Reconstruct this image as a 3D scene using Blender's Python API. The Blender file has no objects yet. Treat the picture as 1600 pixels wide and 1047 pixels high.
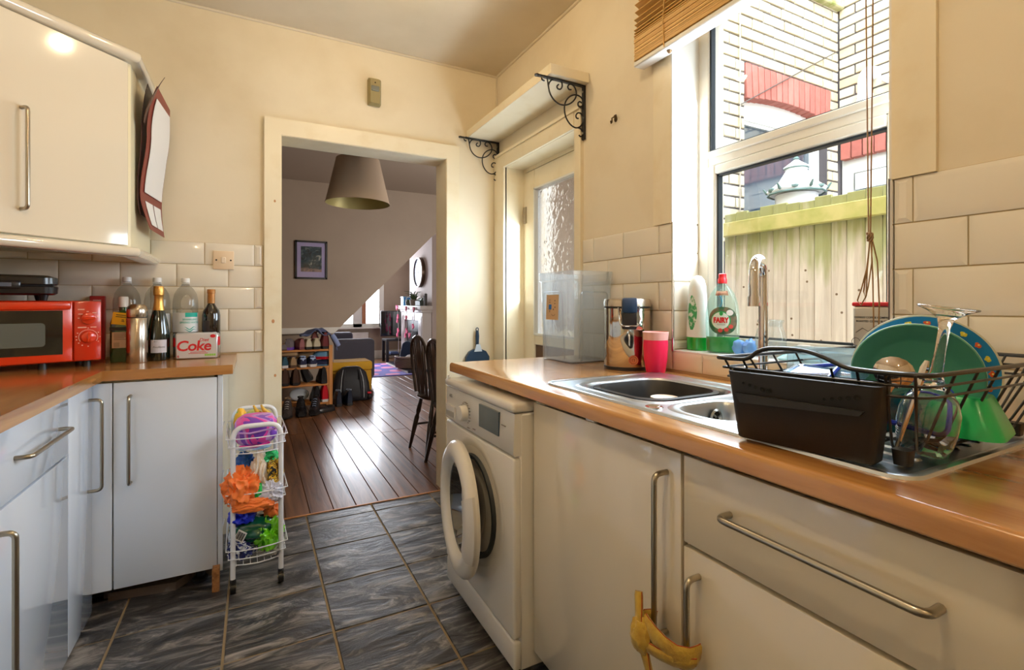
import bpy, bmesh, math, random
from math import sin, cos, pi, radians, atan2, sqrt, hypot
from mathutils import Vector, Matrix, noise

SC = bpy.context.scene
COL = SC.collection
random.seed(7)

# ---------------------------------------------------------------- camera, world, lights, exposure
cam_d = bpy.data.cameras.new('camera')
cam = bpy.data.objects.new('camera', cam_d)
COL.objects.link(cam)
cam.location = (0.0, 0.0, 1.15)
cam.rotation_euler = (radians(90), 0, radians(-27.63))
cam_d.sensor_width = 36.0
cam_d.lens = 17.29
cam_d.shift_y = -0.0305
cam_d.clip_start = 0.02
SC.camera = cam

W = bpy.data.worlds.new('overcast_sky')
SC.world = W
W.use_nodes = True
WB = W.node_tree.nodes['Background']
WB.inputs['Color'].default_value = (0.86, 0.94, 1.0, 1)
WB.inputs['Strength'].default_value = 8.0

def lamp(name, kind, loc, energy, color, size=0.1, rot=None, size_y=None, portal=False, spread=None):
    d = bpy.data.lights.new(name, kind)
    d.energy = energy
    d.color = color
    if kind == 'POINT':
        d.shadow_soft_size = size
    if kind == 'AREA':
        d.size = size
        if size_y:
            d.shape = 'RECTANGLE'
            d.size_y = size_y
        if portal:
            d.cycles.is_portal = True
        if spread:
            d.spread = spread
    o = bpy.data.objects.new(name, d)
    COL.objects.link(o)
    o.location = loc
    if rot:
        o.rotation_euler = rot
    return o

WARM = (1.0, 0.76, 0.45)
lamp('ceiling_spot_lamp', 'POINT', (0.50, 1.95, 2.50), 8, WARM, 0.03)
lamp('ceiling_spot_lamp', 'POINT', (0.02, 0.60, 2.47), 23.5, WARM, 0.03)
lamp('ceiling_spot_lamp', 'POINT', (0.10, -0.90, 2.47), 14, WARM, 0.03)
# daylight that enters through the openings; the last lamp is an added fill
lamp('window_portal', 'AREA', (1.60, 0.985, 1.63), 1, (1, 1, 1), 0.62, (0, radians(90), 0), 1.26, portal=True)
lamp('door_portal', 'AREA', (1.60, 2.33, 1.40), 1, (1, 1, 1), 0.50, (0, radians(90), 0), 0.92, portal=True)
lamp('bay_window_portal', 'AREA', (1.8, 10.62, 1.48), 1, (1, 1, 1), 1.2, (radians(-90), 0, 0), 1.6, portal=True)
lamp('window_daylight', 'AREA', (1.494, 0.985, 1.62), 35, (0.76, 0.88, 1.0), 0.60, (0, radians(90), 0), 1.2)
lamp('door_daylight', 'AREA', (1.47, 2.33, 1.40), 14, (0.74, 0.88, 1.0), 0.48, (0, radians(90), 0), 0.86)
lamp('bay_window_daylight', 'AREA', (1.75, 10.36, 1.48), 85, (0.86, 0.90, 1.0), 1.1, (radians(-90), 0, 0), 1.5)
lamp('stair_wall_fill', 'AREA', (2.2, 3.02, 1.55), 42, (1.0, 0.93, 0.85), 0.8, (radians(90), 0, 0), 1.2)  # added out-of-view fill lamp that brightens the stair wall

SC.view_settings.view_transform = 'Standard'
SC.view_settings.look = 'None'
SC.view_settings.gamma = 1.0
SC.view_settings.exposure = 0.0
SC.view_settings.use_curve_mapping = False
SC.cycles.use_denoising = True
SC.cycles.max_bounces = 10
SC.cycles.transparent_max_bounces = 24
SC.cycles.sample_clamp_indirect = 6.0
SC.cycles.caustics_reflective = False
SC.cycles.caustics_refractive = False

# ---------------------------------------------------------------- materials
def C(r, g, b):
    f = lambda c: (c / 255 / 12.92) if c / 255 <= 0.04045 else ((c / 255 + 0.055) / 1.055) ** 2.4
    return (f(r), f(g), f(b), 1.0)

class NT:
    def __init__(s, name):
        s.m = bpy.data.materials.new(name)
        s.m.use_nodes = True
        s.t = s.m.node_tree
        s.b = s.t.nodes['Principled BSDF']
        s.out = s.t.nodes['Material Output']
    def n(s, typ, **kw):
        nd = s.t.nodes.new(typ)
        for k, v in kw.items():
            if k.startswith('i_'):
                nd.inputs[k[2:].replace('_', ' ')].default_value = v
            else:
                setattr(nd, k, v)
        return nd
    def l(s, a, b):
        s.t.links.new(a, b)
    def coords(s, scale=(1, 1, 1), rnd=0.0, rot=(0, 0, 0)):
        tc = s.n('ShaderNodeTexCoord')
        mp = s.n('ShaderNodeMapping')
        mp.inputs['Scale'].default_value = scale
        mp.inputs['Rotation'].default_value = rot
        if rnd:
            oi = s.n('ShaderNodeObjectInfo')
            ml = s.n('ShaderNodeMath', operation='MULTIPLY')
            ml.inputs[1].default_value = rnd
            s.l(oi.outputs['Random'], ml.inputs[0])
            ad = s.n('ShaderNodeVectorMath', operation='ADD')
            s.l(tc.outputs['Object'], ad.inputs[0])
            s.l(ml.outputs[0], ad.inputs[1])
            s.l(ad.outputs[0], mp.inputs['Vector'])
        else:
            s.l(tc.outputs['Object'], mp.inputs['Vector'])
        return mp.outputs[0]
    def ramp(s, fac, stops):
        r = s.n('ShaderNodeValToRGB')
        el = r.color_ramp.elements
        while len(el) < len(stops):
            el.new(0.5)
        for e, (p, c) in zip(el, stops):
            e.position = p
            e.color = c
        s.l(fac, r.inputs['Fac'])
        return r.outputs['Color']
    def noise(s, vec, scale, detail=4, rough=0.55, dist=0.0):
        nd = s.n('ShaderNodeTexNoise')
        nd.inputs['Scale'].default_value = scale
        nd.inputs['Detail'].default_value = detail
        nd.inputs['Roughness'].default_value = rough
        nd.inputs['Distortion'].default_value = dist
        s.l(vec, nd.inputs['Vector'])
        return nd.outputs['Fac']
    def bump(s, fac, strength=0.3, dist=0.004):
        bp = s.n('ShaderNodeBump')
        bp.inputs['Strength'].default_value = strength
        bp.inputs['Distance'].default_value = dist
        s.l(fac, bp.inputs['Height'])
        s.l(bp.outputs[0], s.b.inputs['Normal'])

def mat(name, col, rough=0.5, metal=0.0, coat=0.0, emis=None, trans=0.0, alpha=1.0, var=None, bump=None, sheen=0.0, spec=0.5, sss=0.0):
    """plain principled; var=(scale, colour2, lo, hi) mixes a noise tone in; bump=(scale, strength)"""
    k = NT(name)
    b = k.b
    b.inputs['Base Color'].default_value = col
    b.inputs['Roughness'].default_value = rough
    b.inputs['Metallic'].default_value = metal
    b.inputs['Coat Weight'].default_value = coat
    b.inputs['Coat Roughness'].default_value = 0.05
    b.inputs['Transmission Weight'].default_value = trans
    b.inputs['Alpha'].default_value = alpha
    b.inputs['Sheen Weight'].default_value = sheen
    b.inputs['Specular IOR Level'].default_value = spec
    if sss:
        b.inputs['Subsurface Weight'].default_value = sss
        b.inputs['Subsurface Radius'].default_value = (0.02, 0.01, 0.01)
    if emis:
        b.inputs['Emission Color'].default_value = emis[0]
        b.inputs['Emission Strength'].default_value = emis[1]
    if var:
        v = k.coords((1, 1, 1), 13.0)
        f = k.noise(v, var[0], 5)
        k.l(k.ramp(f, [(var[2], col), (var[3], var[1])]), b.inputs['Base Color'])
    if bump:
        v = k.coords((1, 1, 1), 5.0)
        k.bump(k.noise(v, bump[0], 3), bump[1])
    return k.m

def thin(name, tint=(1, 1, 1, 1), refl=1.0, rough=0.02, milk=0.0, milk_col=(1, 1, 1, 1), ior=1.45):
    """clear thin-walled glass or plastic: straight-through transparency under a fresnel gloss, milk = diffuse haze"""
    k = NT(name)
    tr = k.n('ShaderNodeBsdfTransparent')
    tr.inputs['Color'].default_value = tint
    gl = k.n('ShaderNodeBsdfGlossy')
    gl.inputs['Roughness'].default_value = rough
    lw = k.n('ShaderNodeLayerWeight')
    lw.inputs['Blend'].default_value = 0.5
    pw = k.n('ShaderNodeMath', operation='POWER')
    pw.inputs[1].default_value = 4.0
    k.l(lw.outputs['Facing'], pw.inputs[0])
    f0 = ((ior - 1) / (ior + 1)) ** 2
    mu = k.n('ShaderNodeMath', operation='MULTIPLY_ADD')
    mu.inputs[1].default_value = (1 - f0) * refl
    mu.inputs[2].default_value = f0 * refl
    k.l(pw.outputs[0], mu.inputs[0])
    mx = k.n('ShaderNodeMixShader')
    base = tr.outputs[0]
    if milk:
        df = k.n('ShaderNodeBsdfDiffuse')
        df.inputs['Color'].default_value = milk_col
        tl = k.n('ShaderNodeBsdfTranslucent')
        tl.inputs['Color'].default_value = milk_col
        m1 = k.n('ShaderNodeMixShader')
        m1.inputs[0].default_value = 0.6
        k.l(df.outputs[0], m1.inputs[1])
        k.l(tl.outputs[0], m1.inputs[2])
        m2 = k.n('ShaderNodeMixShader')
        m2.inputs[0].default_value = milk
        k.l(tr.outputs[0], m2.inputs[1])
        k.l(m1.outputs[0], m2.inputs[2])
        base = m2.outputs[0]
    k.l(mu.outputs[0], mx.inputs[0])
    k.l(base, mx.inputs[1])
    k.l(gl.outputs[0], mx.inputs[2])
    k.l(mx.outputs[0], k.out.inputs['Surface'])
    return k.m

def wood(name, dark, light, axis='Y', rough=0.35, fine=26, stretch=1.3, coat=0.0, rnd=9.0, bump=0.08, tone=0.0):
    k = NT(name)
    sc = {'X': (stretch, fine, fine), 'Y': (fine, stretch, fine), 'Z': (fine, fine, stretch)}[axis]
    v = k.coords(sc, rnd)
    f = k.noise(v, 1.0, 6, 0.6, 0.6)
    k.l(k.ramp(f, [(0.3, dark), (0.7, light)]), k.b.inputs['Base Color'])
    k.b.inputs['Roughness'].default_value = rough
    k.b.inputs['Coat Weight'].default_value = coat
    k.b.inputs['Coat Roughness'].default_value = 0.12
    k.bump(f, bump, 0.002)
    return k.m

MT = {}
MT['paint'] = mat('cream_wall_paint', C(233, 221, 196), 0.62, var=(2.2, C(220, 205, 176), 0.45, 0.75), bump=(60, 0.06))
MT['ceil'] = mat('ceiling_paint', C(222, 210, 188), 0.8, var=(1.6, C(206, 192, 166), 0.4, 0.75))
MT['trim'] = mat('cream_gloss_paint', C(238, 226, 198), 0.35, var=(7, C(226, 208, 170), 0.5, 0.85))
MT['white_trim'] = mat('white_gloss_paint', C(232, 230, 224), 0.35)
MT['upvc'] = mat('window_frame_white', C(232, 228, 216), 0.3)
MT['gasket'] = mat('black_rubber_gasket', C(30, 42, 52), 0.5)
MT['tile'] = mat('white_glazed_tile', C(236, 228, 212), 0.16, coat=0.4)
MT['floor_grout'] = mat('brown_floor_grout', C(142, 122, 92), 0.9)
MT['grout'] = mat('sandy_grout', C(196, 176, 136), 0.85)
MT['taupe'] = mat('taupe_wall_paint', C(176, 160, 144), 0.75, var=(1.4, C(164, 148, 133), 0.4, 0.8))
MT['taupe_ceil'] = mat('living_room_ceiling_paint', C(190, 178, 165), 0.85)
MT['gloss'] = mat('daylight_tinted_white_laminate', C(226, 234, 246), 0.08, coat=1.0)  # bluish daylight tint put into the white of the lower left units
MT['gloss_cream'] = mat('cream_gloss_laminate', C(232, 220, 198), 0.1, coat=1.0)
MT['carcass'] = mat('cream_melamine', C(235, 222, 186), 0.4)
MT['steel'] = mat('brushed_nickel', C(176, 168, 152), 0.28, 1.0)
MT['chrome'] = mat('polished_chrome', C(225, 225, 225), 0.06, 1.0)
MT['sink'] = mat('stainless_sink_steel', C(214, 220, 226), 0.3, 1.0, bump=(180, 0.05))
MT['black'] = mat('black_plastic', C(26, 24, 23), 0.42)
MT['blackmetal'] = mat('black_painted_iron', C(24, 22, 22), 0.4)
MT['dark'] = mat('dark_void', C(30, 26, 22), 0.9)
MT['white'] = mat('white_plastic', C(236, 234, 230), 0.35)
MT['ivory'] = mat('ivory_plastic', C(232, 208, 176), 0.4)
MT['glass'] = thin('clear_window_glass', (0.97, 0.985, 0.98, 1), 0.9)
MT['bottle_clear'] = thin('clear_bottle_plastic', (0.86, 0.86, 0.84, 1), 1.0, 0.04, 0.10, C(230, 228, 220))
MT['tub'] = thin('clear_tub_plastic', (0.95, 0.97, 0.98, 1), 1.2, 0.10, 0.17, C(232, 236, 240))
MT['wood_top'] = wood('oiled_beech_worktop', C(150, 94, 44), C(204, 150, 88), 'Y', 0.22, 16, 1.1, 0.55, 0.0, 0.03)
MT['wood_top_x'] = wood('oiled_beech_worktop_return', C(150, 94, 44), C(204, 150, 88), 'X', 0.25, 16, 1.1, 0.4, 0.0, 0.03)
MT['pine'] = wood('pale_pine', C(188, 120, 62), C(222, 160, 98), 'Z', 0.4, 30, 2)
MT['pine_x'] = wood('pale_pine_shelf', C(188, 120, 62), C(222, 160, 98), 'X', 0.4, 30, 2)
MT['board'] = wood('stained_floorboard', C(70, 44, 28), C(150, 102, 68), 'Y', 0.33, 20, 1.4, 0.2, 17.0, 0.9)
MT['darkwood'] = wood('dark_stained_wood', C(22, 14, 10), C(48, 32, 24), 'Z', 0.28, 30, 2, 0.5)
MT['paper'] = mat('white_paper', C(232, 228, 224), 0.7)
MT['red_print'] = mat('red_print', C(204, 24, 34), 0.5)
MT['dark_print'] = mat('dark_print', C(30, 30, 34), 0.6)
MT['white_print'] = mat('white_print', C(245, 235, 228), 0.6)
MT['teal_print'] = mat('teal_print', C(22, 170, 150), 0.5)

def slate():
    k = NT('slate_effect_tile')
    v = k.coords((2.2, 7.0, 5.0), 31.0, (0, 0, radians(24)))
    f = k.noise(v, 1.8, 9, 0.68, 1.4)
    g = k.noise(k.coords((1, 1, 1), 7.0), 5.0, 3)
    c1 = k.ramp(f, [(0.34, C(24, 26, 30)), (0.50, C(62, 66, 72)), (0.68, C(158, 160, 164))])
    c2 = k.ramp(f, [(0.34, C(28, 24, 20)), (0.50, C(70, 62, 54)), (0.68, C(158, 142, 122))])
    mx = k.n('ShaderNodeMix', data_type='RGBA')
    k.l(g, mx.inputs['Factor'])
    k.l(c1, mx.inputs['A'])
    k.l(c2, mx.inputs['B'])
    k.l(mx.outputs['Result'], k.b.inputs['Base Color'])
    k.b.inputs['Roughness'].default_value = 0.3
    k.bump(f, 0.75, 0.006)
    return k.m
MT['slate'] = slate()

def obscure():
    k = NT('obscured_leaf_pattern_glass')
    v = k.coords((1, 1, 1))
    vo = k.n('ShaderNodeTexVoronoi', feature='SMOOTH_F1')
    nz = k.n('ShaderNodeTexNoise')
    nz.inputs['Scale'].default_value = 14
    nz.inputs['Detail'].default_value = 2
    k.l(v, nz.inputs['Vector'])
    ad = k.n('ShaderNodeVectorMath', operation='MULTIPLY_ADD')
    ad.inputs[1].default_value = (0.09, 0.09, 0.09)
    k.l(nz.outputs['Color'], ad.inputs[0])
    k.l(v, ad.inputs[2])
    k.l(ad.outputs[0], vo.inputs['Vector'])
    vo.inputs['Scale'].default_value = 26
    bp = k.n('ShaderNodeBump')
    bp.inputs['Strength'].default_value = 0.75
    bp.inputs['Distance'].default_value = 0.010
    k.l(vo.outputs['Distance'], bp.inputs['Height'])
    rf = k.n('ShaderNodeBsdfRefraction')
    rf.inputs['IOR'].default_value = 1.4
    rf.inputs['Roughness'].default_value = 0.12
    k.l(bp.outputs[0], rf.inputs['Normal'])
    tr = k.n('ShaderNodeBsdfTransparent')
    gl = k.n('ShaderNodeBsdfGlossy')
    gl.inputs['Roughness'].default_value = 0.08
    k.l(bp.outputs[0], gl.inputs['Normal'])
    m1 = k.n('ShaderNodeMixShader')
    m1.inputs[0].default_value = 0.25
    k.l(rf.outputs[0], m1.inputs[1])
    k.l(tr.outputs[0], m1.inputs[2])
    m2 = k.n('ShaderNodeMixShader')
    m2.inputs[0].default_value = 0.05
    k.l(m1.outputs[0], m2.inputs[1])
    k.l(gl.outputs[0], m2.inputs[2])
    k.l(m2.outputs[0], k.out.inputs['Surface'])
    return k.m
MT['obscure'] = obscure()

def brickmat(name, cols):
    k = NT(name)
    oi = k.n('ShaderNodeObjectInfo')
    n = len(cols)
    c = k.ramp(oi.outputs['Random'], [(i / max(1, n - 1), col) for i, col in enumerate(cols)])
    f = k.noise(k.coords((1, 1, 1), 19.0), 22, 4)
    mx = k.n('ShaderNodeMix', data_type='RGBA', blend_type='MULTIPLY')
    mx.inputs['Factor'].default_value = 0.35
    k.l(c, mx.inputs['A'])
    k.l(k.ramp(f, [(0.3, C(200, 190, 180)), (0.7, C(255, 255, 255))]), mx.inputs['B'])
    k.l(mx.outputs['Result'], k.b.inputs['Base Color'])
    k.b.inputs['Roughness'].default_value = 0.85
    k.bump(f, 0.3, 0.004)
    return k.m
MT['brick'] = brickmat('cream_brick', [C(216, 206, 184), C(206, 188, 154), C(222, 214, 196), C(212, 196, 166)])
MT['redbrick'] = brickmat('red_brick', [C(190, 112, 100), C(178, 100, 90), C(200, 124, 112)])
MT['mortar'] = mat('grey_mortar', C(86, 80, 84), 0.9)

# ---------------------------------------------------------------- mesh builder
class MB:
    def __init__(s):
        s.v, s.f, s.mi = [], [], []
        s.cur = 0
    def add(s, vs, fs):
        o = len(s.v)
        s.v += [tuple(p) for p in vs]
        s.f += [tuple(i + o for i in f) for f in fs]
        s.mi += [s.cur] * len(fs)
        return s
    def box(s, x0, x1, y0, y1, z0, z1, r=0.0, seg=2):
        if r <= 0:
            return s.add([(x0, y0, z0), (x1, y0, z0), (x1, y1, z0), (x0, y1, z0), (x0, y0, z1), (x1, y0, z1), (x1, y1, z1), (x0, y1, z1)],
                         [(3, 2, 1, 0), (4, 5, 6, 7), (0, 1, 5, 4), (1, 2, 6, 5), (2, 3, 7, 6), (3, 0, 4, 7)])
        bm = bmesh.new()
        bmesh.ops.create_cube(bm, size=1)
        for v in bm.verts:
            v.co = Vector(((x0 + x1) / 2 + v.co.x * (x1 - x0), (y0 + y1) / 2 + v.co.y * (y1 - y0), (z0 + z1) / 2 + v.co.z * (z1 - z0)))
        bmesh.ops.bevel(bm, geom=bm.edges[:], offset=r, segments=seg, affect='EDGES', profile=0.5)
        bm.verts.index_update()
        s.add([v.co[:] for v in bm.verts], [[v.index for v in f.verts] for f in bm.faces])
        bm.free()
        return s
    def loft(s, rings, cap0=True, cap1=True, closed=True):
        n = len(rings[0])
        o = len(s.v)
        vs = [p for r in rings for p in r]
        fs = []
        for i in range(len(rings) - 1):
            for j in range(n if closed else n - 1):
                k = (j + 1) % n
                fs.append((i * n + j, i * n + k, (i + 1) * n + k, (i + 1) * n + j))
        if cap0:
            fs.append(tuple(range(n - 1, -1, -1)))
        if cap1:
            fs.append(tuple((len(rings) - 1) * n + j for j in range(n)))
        return s.add(vs, fs)
    def lathe(s, prof, c=(0, 0, 0), n=24, sx=1.0, sy=1.0, cap0=False, cap1=False):
        rings = [[(c[0] + r * sx * cos(2 * pi * j / n), c[1] + r * sy * sin(2 * pi * j / n), c[2] + z) for j in range(n)] for r, z in prof]
        return s.loft(rings, cap0, cap1)
    def cyl(s, p0, p1, r0, r1=None, n=12):
        r1 = r0 if r1 is None else r1
        a, b = Vector(p0), Vector(p1)
        d = (b - a).normalized()
        u = d.orthogonal().normalized()
        w = d.cross(u)
        ring = lambda p, r: [tuple(p + (u * cos(2 * pi * j / n) + w * sin(2 * pi * j / n)) * r) for j in range(n)]
        return s.loft([ring(a, r0), ring(b, r1)])
    def tube(s, pts, r, n=8, closed=False):
        P = [Vector(p) for p in pts]
        m = len(P)
        rr = r if isinstance(r, (list, tuple)) else [r] * m
        T = []
        for i in range(m):
            a = P[(i - 1) % m] if (closed or i > 0) else P[i]
            b = P[(i + 1) % m] if (closed or i < m - 1) else P[i]
            t = b - a
            T.append(t.normalized() if t.length > 1e-9 else Vector((0, 0, 1)))
        u = T[0].orthogonal().normalized()
        rings = []
        for i in range(m):
            u = (u - T[i] * u.dot(T[i]))
            u = u.normalized() if u.length > 1e-6 else T[i].orthogonal().normalized()
            w = T[i].cross(u)
            rings.append([tuple(P[i] + (u * cos(2 * pi * j / n) + w * sin(2 * pi * j / n)) * rr[i]) for j in range(n)])
        if closed:
            rings.append(rings[0])
        return s.loft(rings, not closed, not closed)
    def prism(s, poly, axis, a, b):
        """extrude 2-D polygon along axis: X->(y,z) Y->(x,z) Z->(x,y)"""
        f = {'X': lambda p, t: (t, p[0], p[1]), 'Y': lambda p, t: (p[0], t, p[1]), 'Z': lambda p, t: (p[0], p[1], t)}[axis]
        n = len(poly)
        vs = [f(p, a) for p in poly] + [f(p, b) for p in poly]
        fs = [(j, (j + 1) % n, n + (j + 1) % n, n + j) for j in range(n)]
        fs += [tuple(range(n - 1, -1, -1)), tuple(range(n, 2 * n))]
        return s.add(vs, fs)
    def folds(s, c, rx, ry, rz, seed=0, amp=0.3, freq=1.6, sub=5, flat=None):
        bm = bmesh.new()
        bmesh.ops.create_icosphere(bm, subdivisions=sub, radius=1)
        for v in bm.verts:
            d = v.co.normalized()
            o = Vector((seed * 7.3, seed * 3.1, seed * 1.7))
            w = Vector((noise.noise(d * 1.3 + o), noise.noise(d * 1.3 + o + Vector((9, 2, 5))), noise.noise(d * 1.3 + o + Vector((3, 8, 1)))))
            p = d * freq + w * 0.9 + o
            a = 0.7 * noise.noise(d * 1.4 + o) + 0.55 * (1 - 3.2 * abs(noise.noise(p))) + 0.30 * (1 - 3.2 * abs(noise.noise(p * 2.3 + w)))
            q = d * (1 + amp * (a - 0.25))
            z = q.z * rz
            if flat is not None and z < -flat * rz:
                z = -flat * rz
            v.co = Vector((c[0] + q.x * rx, c[1] + q.y * ry, c[2] + z))
        bm.verts.index_update()
        s.add([v.co[:] for v in bm.verts], [[v.index for v in f.verts] for f in bm.faces])
        bm.free()
        return s
    def sphere(s, c, rx, ry=None, rz=None, n=16, m=10):
        ry = rx if ry is None else ry
        rz = rx if rz is None else rz
        rings = []
        for i in range(m + 1):
            t = pi * i / m
            rr = max(sin(t), 1e-3)
            rings.append([(c[0] + rx * rr * cos(2 * pi * j / n), c[1] + ry * rr * sin(2 * pi * j / n), c[2] - rz * cos(t)) for j in range(n)])
        return s.loft(rings)
    def blob(s, c, rx, ry, rz, seed=0, amp=0.2, freq=2.0, sub=3, flat=None):
        bm = bmesh.new()
        bmesh.ops.create_icosphere(bm, subdivisions=sub, radius=1)
        for v in bm.verts:
            d = v.co.normalized()
            p = d * freq + Vector((seed * 7.3, seed * 3.1, seed))
            a = noise.noise(p) + 0.5 * abs(noise.noise(p * 2.3)) + 0.25 * noise.noise(p * 4.6)
            q = d * (1 + amp * a)
            z = q.z * rz
            if flat is not None and z < -flat:
                z = -flat
            v.co = Vector((c[0] + q.x * rx, c[1] + q.y * ry, c[2] + z))
        bm.verts.index_update()
        s.add([v.co[:] for v in bm.verts], [[v.index for v in f.verts] for f in bm.faces])
        bm.free()
        return s
    def xf(s, M, start=0):
        for i in range(start, len(s.v)):
            s.v[i] = tuple(M @ Vector(s.v[i]))
        return s
    def mesh(s, name, mats, smooth=40):
        me = bpy.data.meshes.new(name)
        me.from_pydata(s.v, [], s.f)
        for m in (mats if isinstance(mats, (list, tuple)) else [mats]):
            me.materials.append(m)
        me.polygons.foreach_set('material_index', s.mi)
        if smooth:
            me.polygons.foreach_set('use_smooth', [True] * len(me.polygons))
            me.set_sharp_from_angle(angle=radians(smooth))
        bm = bmesh.new()
        bm.from_mesh(me)
        bmesh.ops.recalc_face_normals(bm, faces=bm.faces[:])
        bm.to_mesh(me)
        bm.free()
        me.update()
        return me
    def build(s, name, mats, parent=None, loc=(0, 0, 0), rot=(0, 0, 0), smooth=40):
        o = bpy.data.objects.new(name, s.mesh(name, mats, smooth))
        COL.objects.link(o)
        o.location = loc
        o.rotation_euler = rot
        if parent:
            o.parent = parent
        return o

def rrect(x0, x1, y0, y1, r, z, n=5):
    pts = []
    for cx, cy, a in ((x1 - r, y1 - r, 0), (x0 + r, y1 - r, 90), (x0 + r, y0 + r, 180), (x1 - r, y0 + r, 270)):
        for i in range(n + 1):
            t = radians(a + 90 * i / n)
            pts.append((cx + r * cos(t), cy + r * sin(t), z))
    return pts

def round_path(pts, r, n=5):
    """polyline with rounded corners"""
    P = [Vector(p) for p in pts]
    out = [P[0]]
    for i in range(1, len(P) - 1):
        a = (P[i - 1] - P[i])
        b = (P[i + 1] - P[i])
        rr = min(r, a.length * 0.49, b.length * 0.49)
        p0, p1 = P[i] + a.normalized() * rr, P[i] + b.normalized() * rr
        for k in range(n + 1):
            t = k / n
            out.append(p0 * (1 - t) ** 2 + P[i] * 2 * t * (1 - t) + p1 * t ** 2)
    out.append(P[-1])
    return out

def thing(name, label, cat, loc=(0, 0, 0), rotz=0.0, group=None, rot=None):
    o = bpy.data.objects.new(name, None)
    COL.objects.link(o)
    o.empty_display_size = 0.05
    o.location = loc
    o.rotation_euler = rot if rot else (0, 0, rotz)
    o['label'] = label
    o['category'] = cat
    if group:
        o['group'] = group
    return o

def tag(o, label, cat, group=None):
    o['label'] = label
    o['category'] = cat
    if group:
        o['group'] = group
    return o

def struct(o, label=None):
    o['kind'] = 'structure'
    if label:
        o['label'] = label
        o['category'] = 'building part'
    return o

def pieces(mesh_list, name, m, parent):
    for q in mesh_list:
        q.build(name, m, parent)

def stuff(o):
    o['kind'] = 'stuff'
    return o

def inst(me, name, parent, loc, rot=(0, 0, 0), scale=None):
    o = bpy.data.objects.new(name, me)
    COL.objects.link(o)
    o.location = loc
    o.rotation_euler = rot
    if scale:
        o.scale = scale
    o.parent = parent
    return o

def copy_tree(o, parent=None):
    c = o.copy()
    COL.objects.link(c)
    c.parent = parent
    for ch in list(o.children):
        copy_tree(ch, c)
    return c

def text_geo(body, size, bold=0.0, shear=0.0, align='CENTER', spacing=1.0):
    d = bpy.data.curves.new('lettering', 'FONT')
    d.body = body
    d.size = size
    d.offset = bold
    d.shear = shear
    d.align_x = align
    d.align_y = 'CENTER'
    d.space_character = spacing
    d.resolution_u = 3
    d.fill_mode = 'FRONT'
    o = bpy.data.objects.new('lettering', d)
    COL.objects.link(o)
    bpy.context.view_layer.update()
    me = o.evaluated_get(bpy.context.evaluated_depsgraph_get()).to_mesh()
    vs = [v.co[:] for v in me.vertices]
    fs = [tuple(p.vertices) for p in me.polygons]
    bpy.data.objects.remove(o)
    bpy.data.curves.remove(d)
    return vs, fs

def lettering(body, size, m, parent, fmap, name='lettering', **kw):
    """flat print: fmap turns (x, y) of the text plane into a point on the thing's surface"""
    vs, fs = text_geo(body, size, **kw)
    return MB().add([fmap(p[0], p[1]) for p in vs], fs).build(name, m, parent, smooth=0)

def bow_handle(mb, p0, p1, out, r, rc=0.018):
    """bow handle between two fixing points standing off by vector out"""
    a, b, o = Vector(p0), Vector(p1), Vector(out)
    return mb.tube(round_path([a, a + o, b + o, b], rc, 6), r, 10)
# ================================================================ SETTING
XW, XL, YB, ZC, ZW = 1.378, -1.11, 2.84, 2.605, 0.90

# ---- kitchen floor: slate-effect tiles on sandy grout
kf = struct(MB().box(XL, XW, -1.6, 2.887, -0.06, -0.004).build('floor', MT['floor_grout']))
tile_cache = {}
def slab_mesh(key, w, h, d, bev, m, name='tile'):
    """bevelled slab, origin at its centre, face towards +Z"""
    k = (key, round(w, 3), round(h, 3))
    if k not in tile_cache:
        b = min(bev, w * 0.3, h * 0.3)
        a = [(-w / 2, -h / 2, 0), (w / 2, -h / 2, 0), (w / 2, h / 2, 0), (-w / 2, h / 2, 0)]
        c = [(-w / 2 + b, -h / 2 + b, d), (w / 2 - b, -h / 2 + b, d), (w / 2 - b, h / 2 - b, d), (-w / 2 + b, h / 2 - b, d)]
        a2 = [(x, y, d * 0.45) for x, y, z in a]
        tile_cache[k] = MB().loft([a, a2, c]).mesh(name, m, 20)
    return tile_cache[k]
ys = [-1.6, -1.424, -1.1, -0.776, -0.452, -0.128, 0.196, 0.52, 0.844, 1.168, 1.494, 1.818, 2.137, 2.465, 2.776, 2.887]
xs = [XL, -0.778, -0.434, -0.092, 0.247, 0.592, 0.936, 1.28, XW]
for i in range(len(xs) - 1):
    for j in range(len(ys) - 1):
        g = 0.004
        w, h = xs[i + 1] - xs[i] - 2 * g, ys[j + 1] - ys[j] - 2 * g
        inst(slab_mesh('slate', w, h, 0.006, 0.002, MT['slate']), 'tile', kf, ((xs[i] + xs[i + 1]) / 2, (ys[j] + ys[j + 1]) / 2, -0.006 + random.uniform(-0.0006, 0.0006)))

# ---- living-room floor: stained boards
lf = struct(MB().box(-1.2, 3.05, 2.887, 10.7, -0.06, -0.016).build('floor', MT['dark']))
bw = 0.1225
bx = -1.2
plank_cache = {}
while bx < 3.0:
    cuts = [2.888, 2.888 + random.uniform(1.2, 3.6)]
    while cuts[-1] < 10.6:
        cuts.append(min(10.66, cuts[-1] + random.uniform(2.2, 3.8)))
    for a, b in zip(cuts[:-1], cuts[1:]):
        me = MB().box(-bw / 2 + 0.0010, bw / 2 - 0.0010, -(b - a) / 2 + 0.001, (b - a) / 2 - 0.001, -0.018, 0, 0.0025, 1).mesh('plank', MT['board'])
        inst(me, 'plank', lf, (bx + bw / 2, (a + b) / 2, 0.001 + random.uniform(-0.001, 0.001)), (0, radians(random.uniform(-0.25, 0.25)), 0))
    bx += bw
struct(MB().box(0.11, 1.04, 2.88, 2.892, -0.01, 0.004).build('trim_1', MT['pine']))

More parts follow.
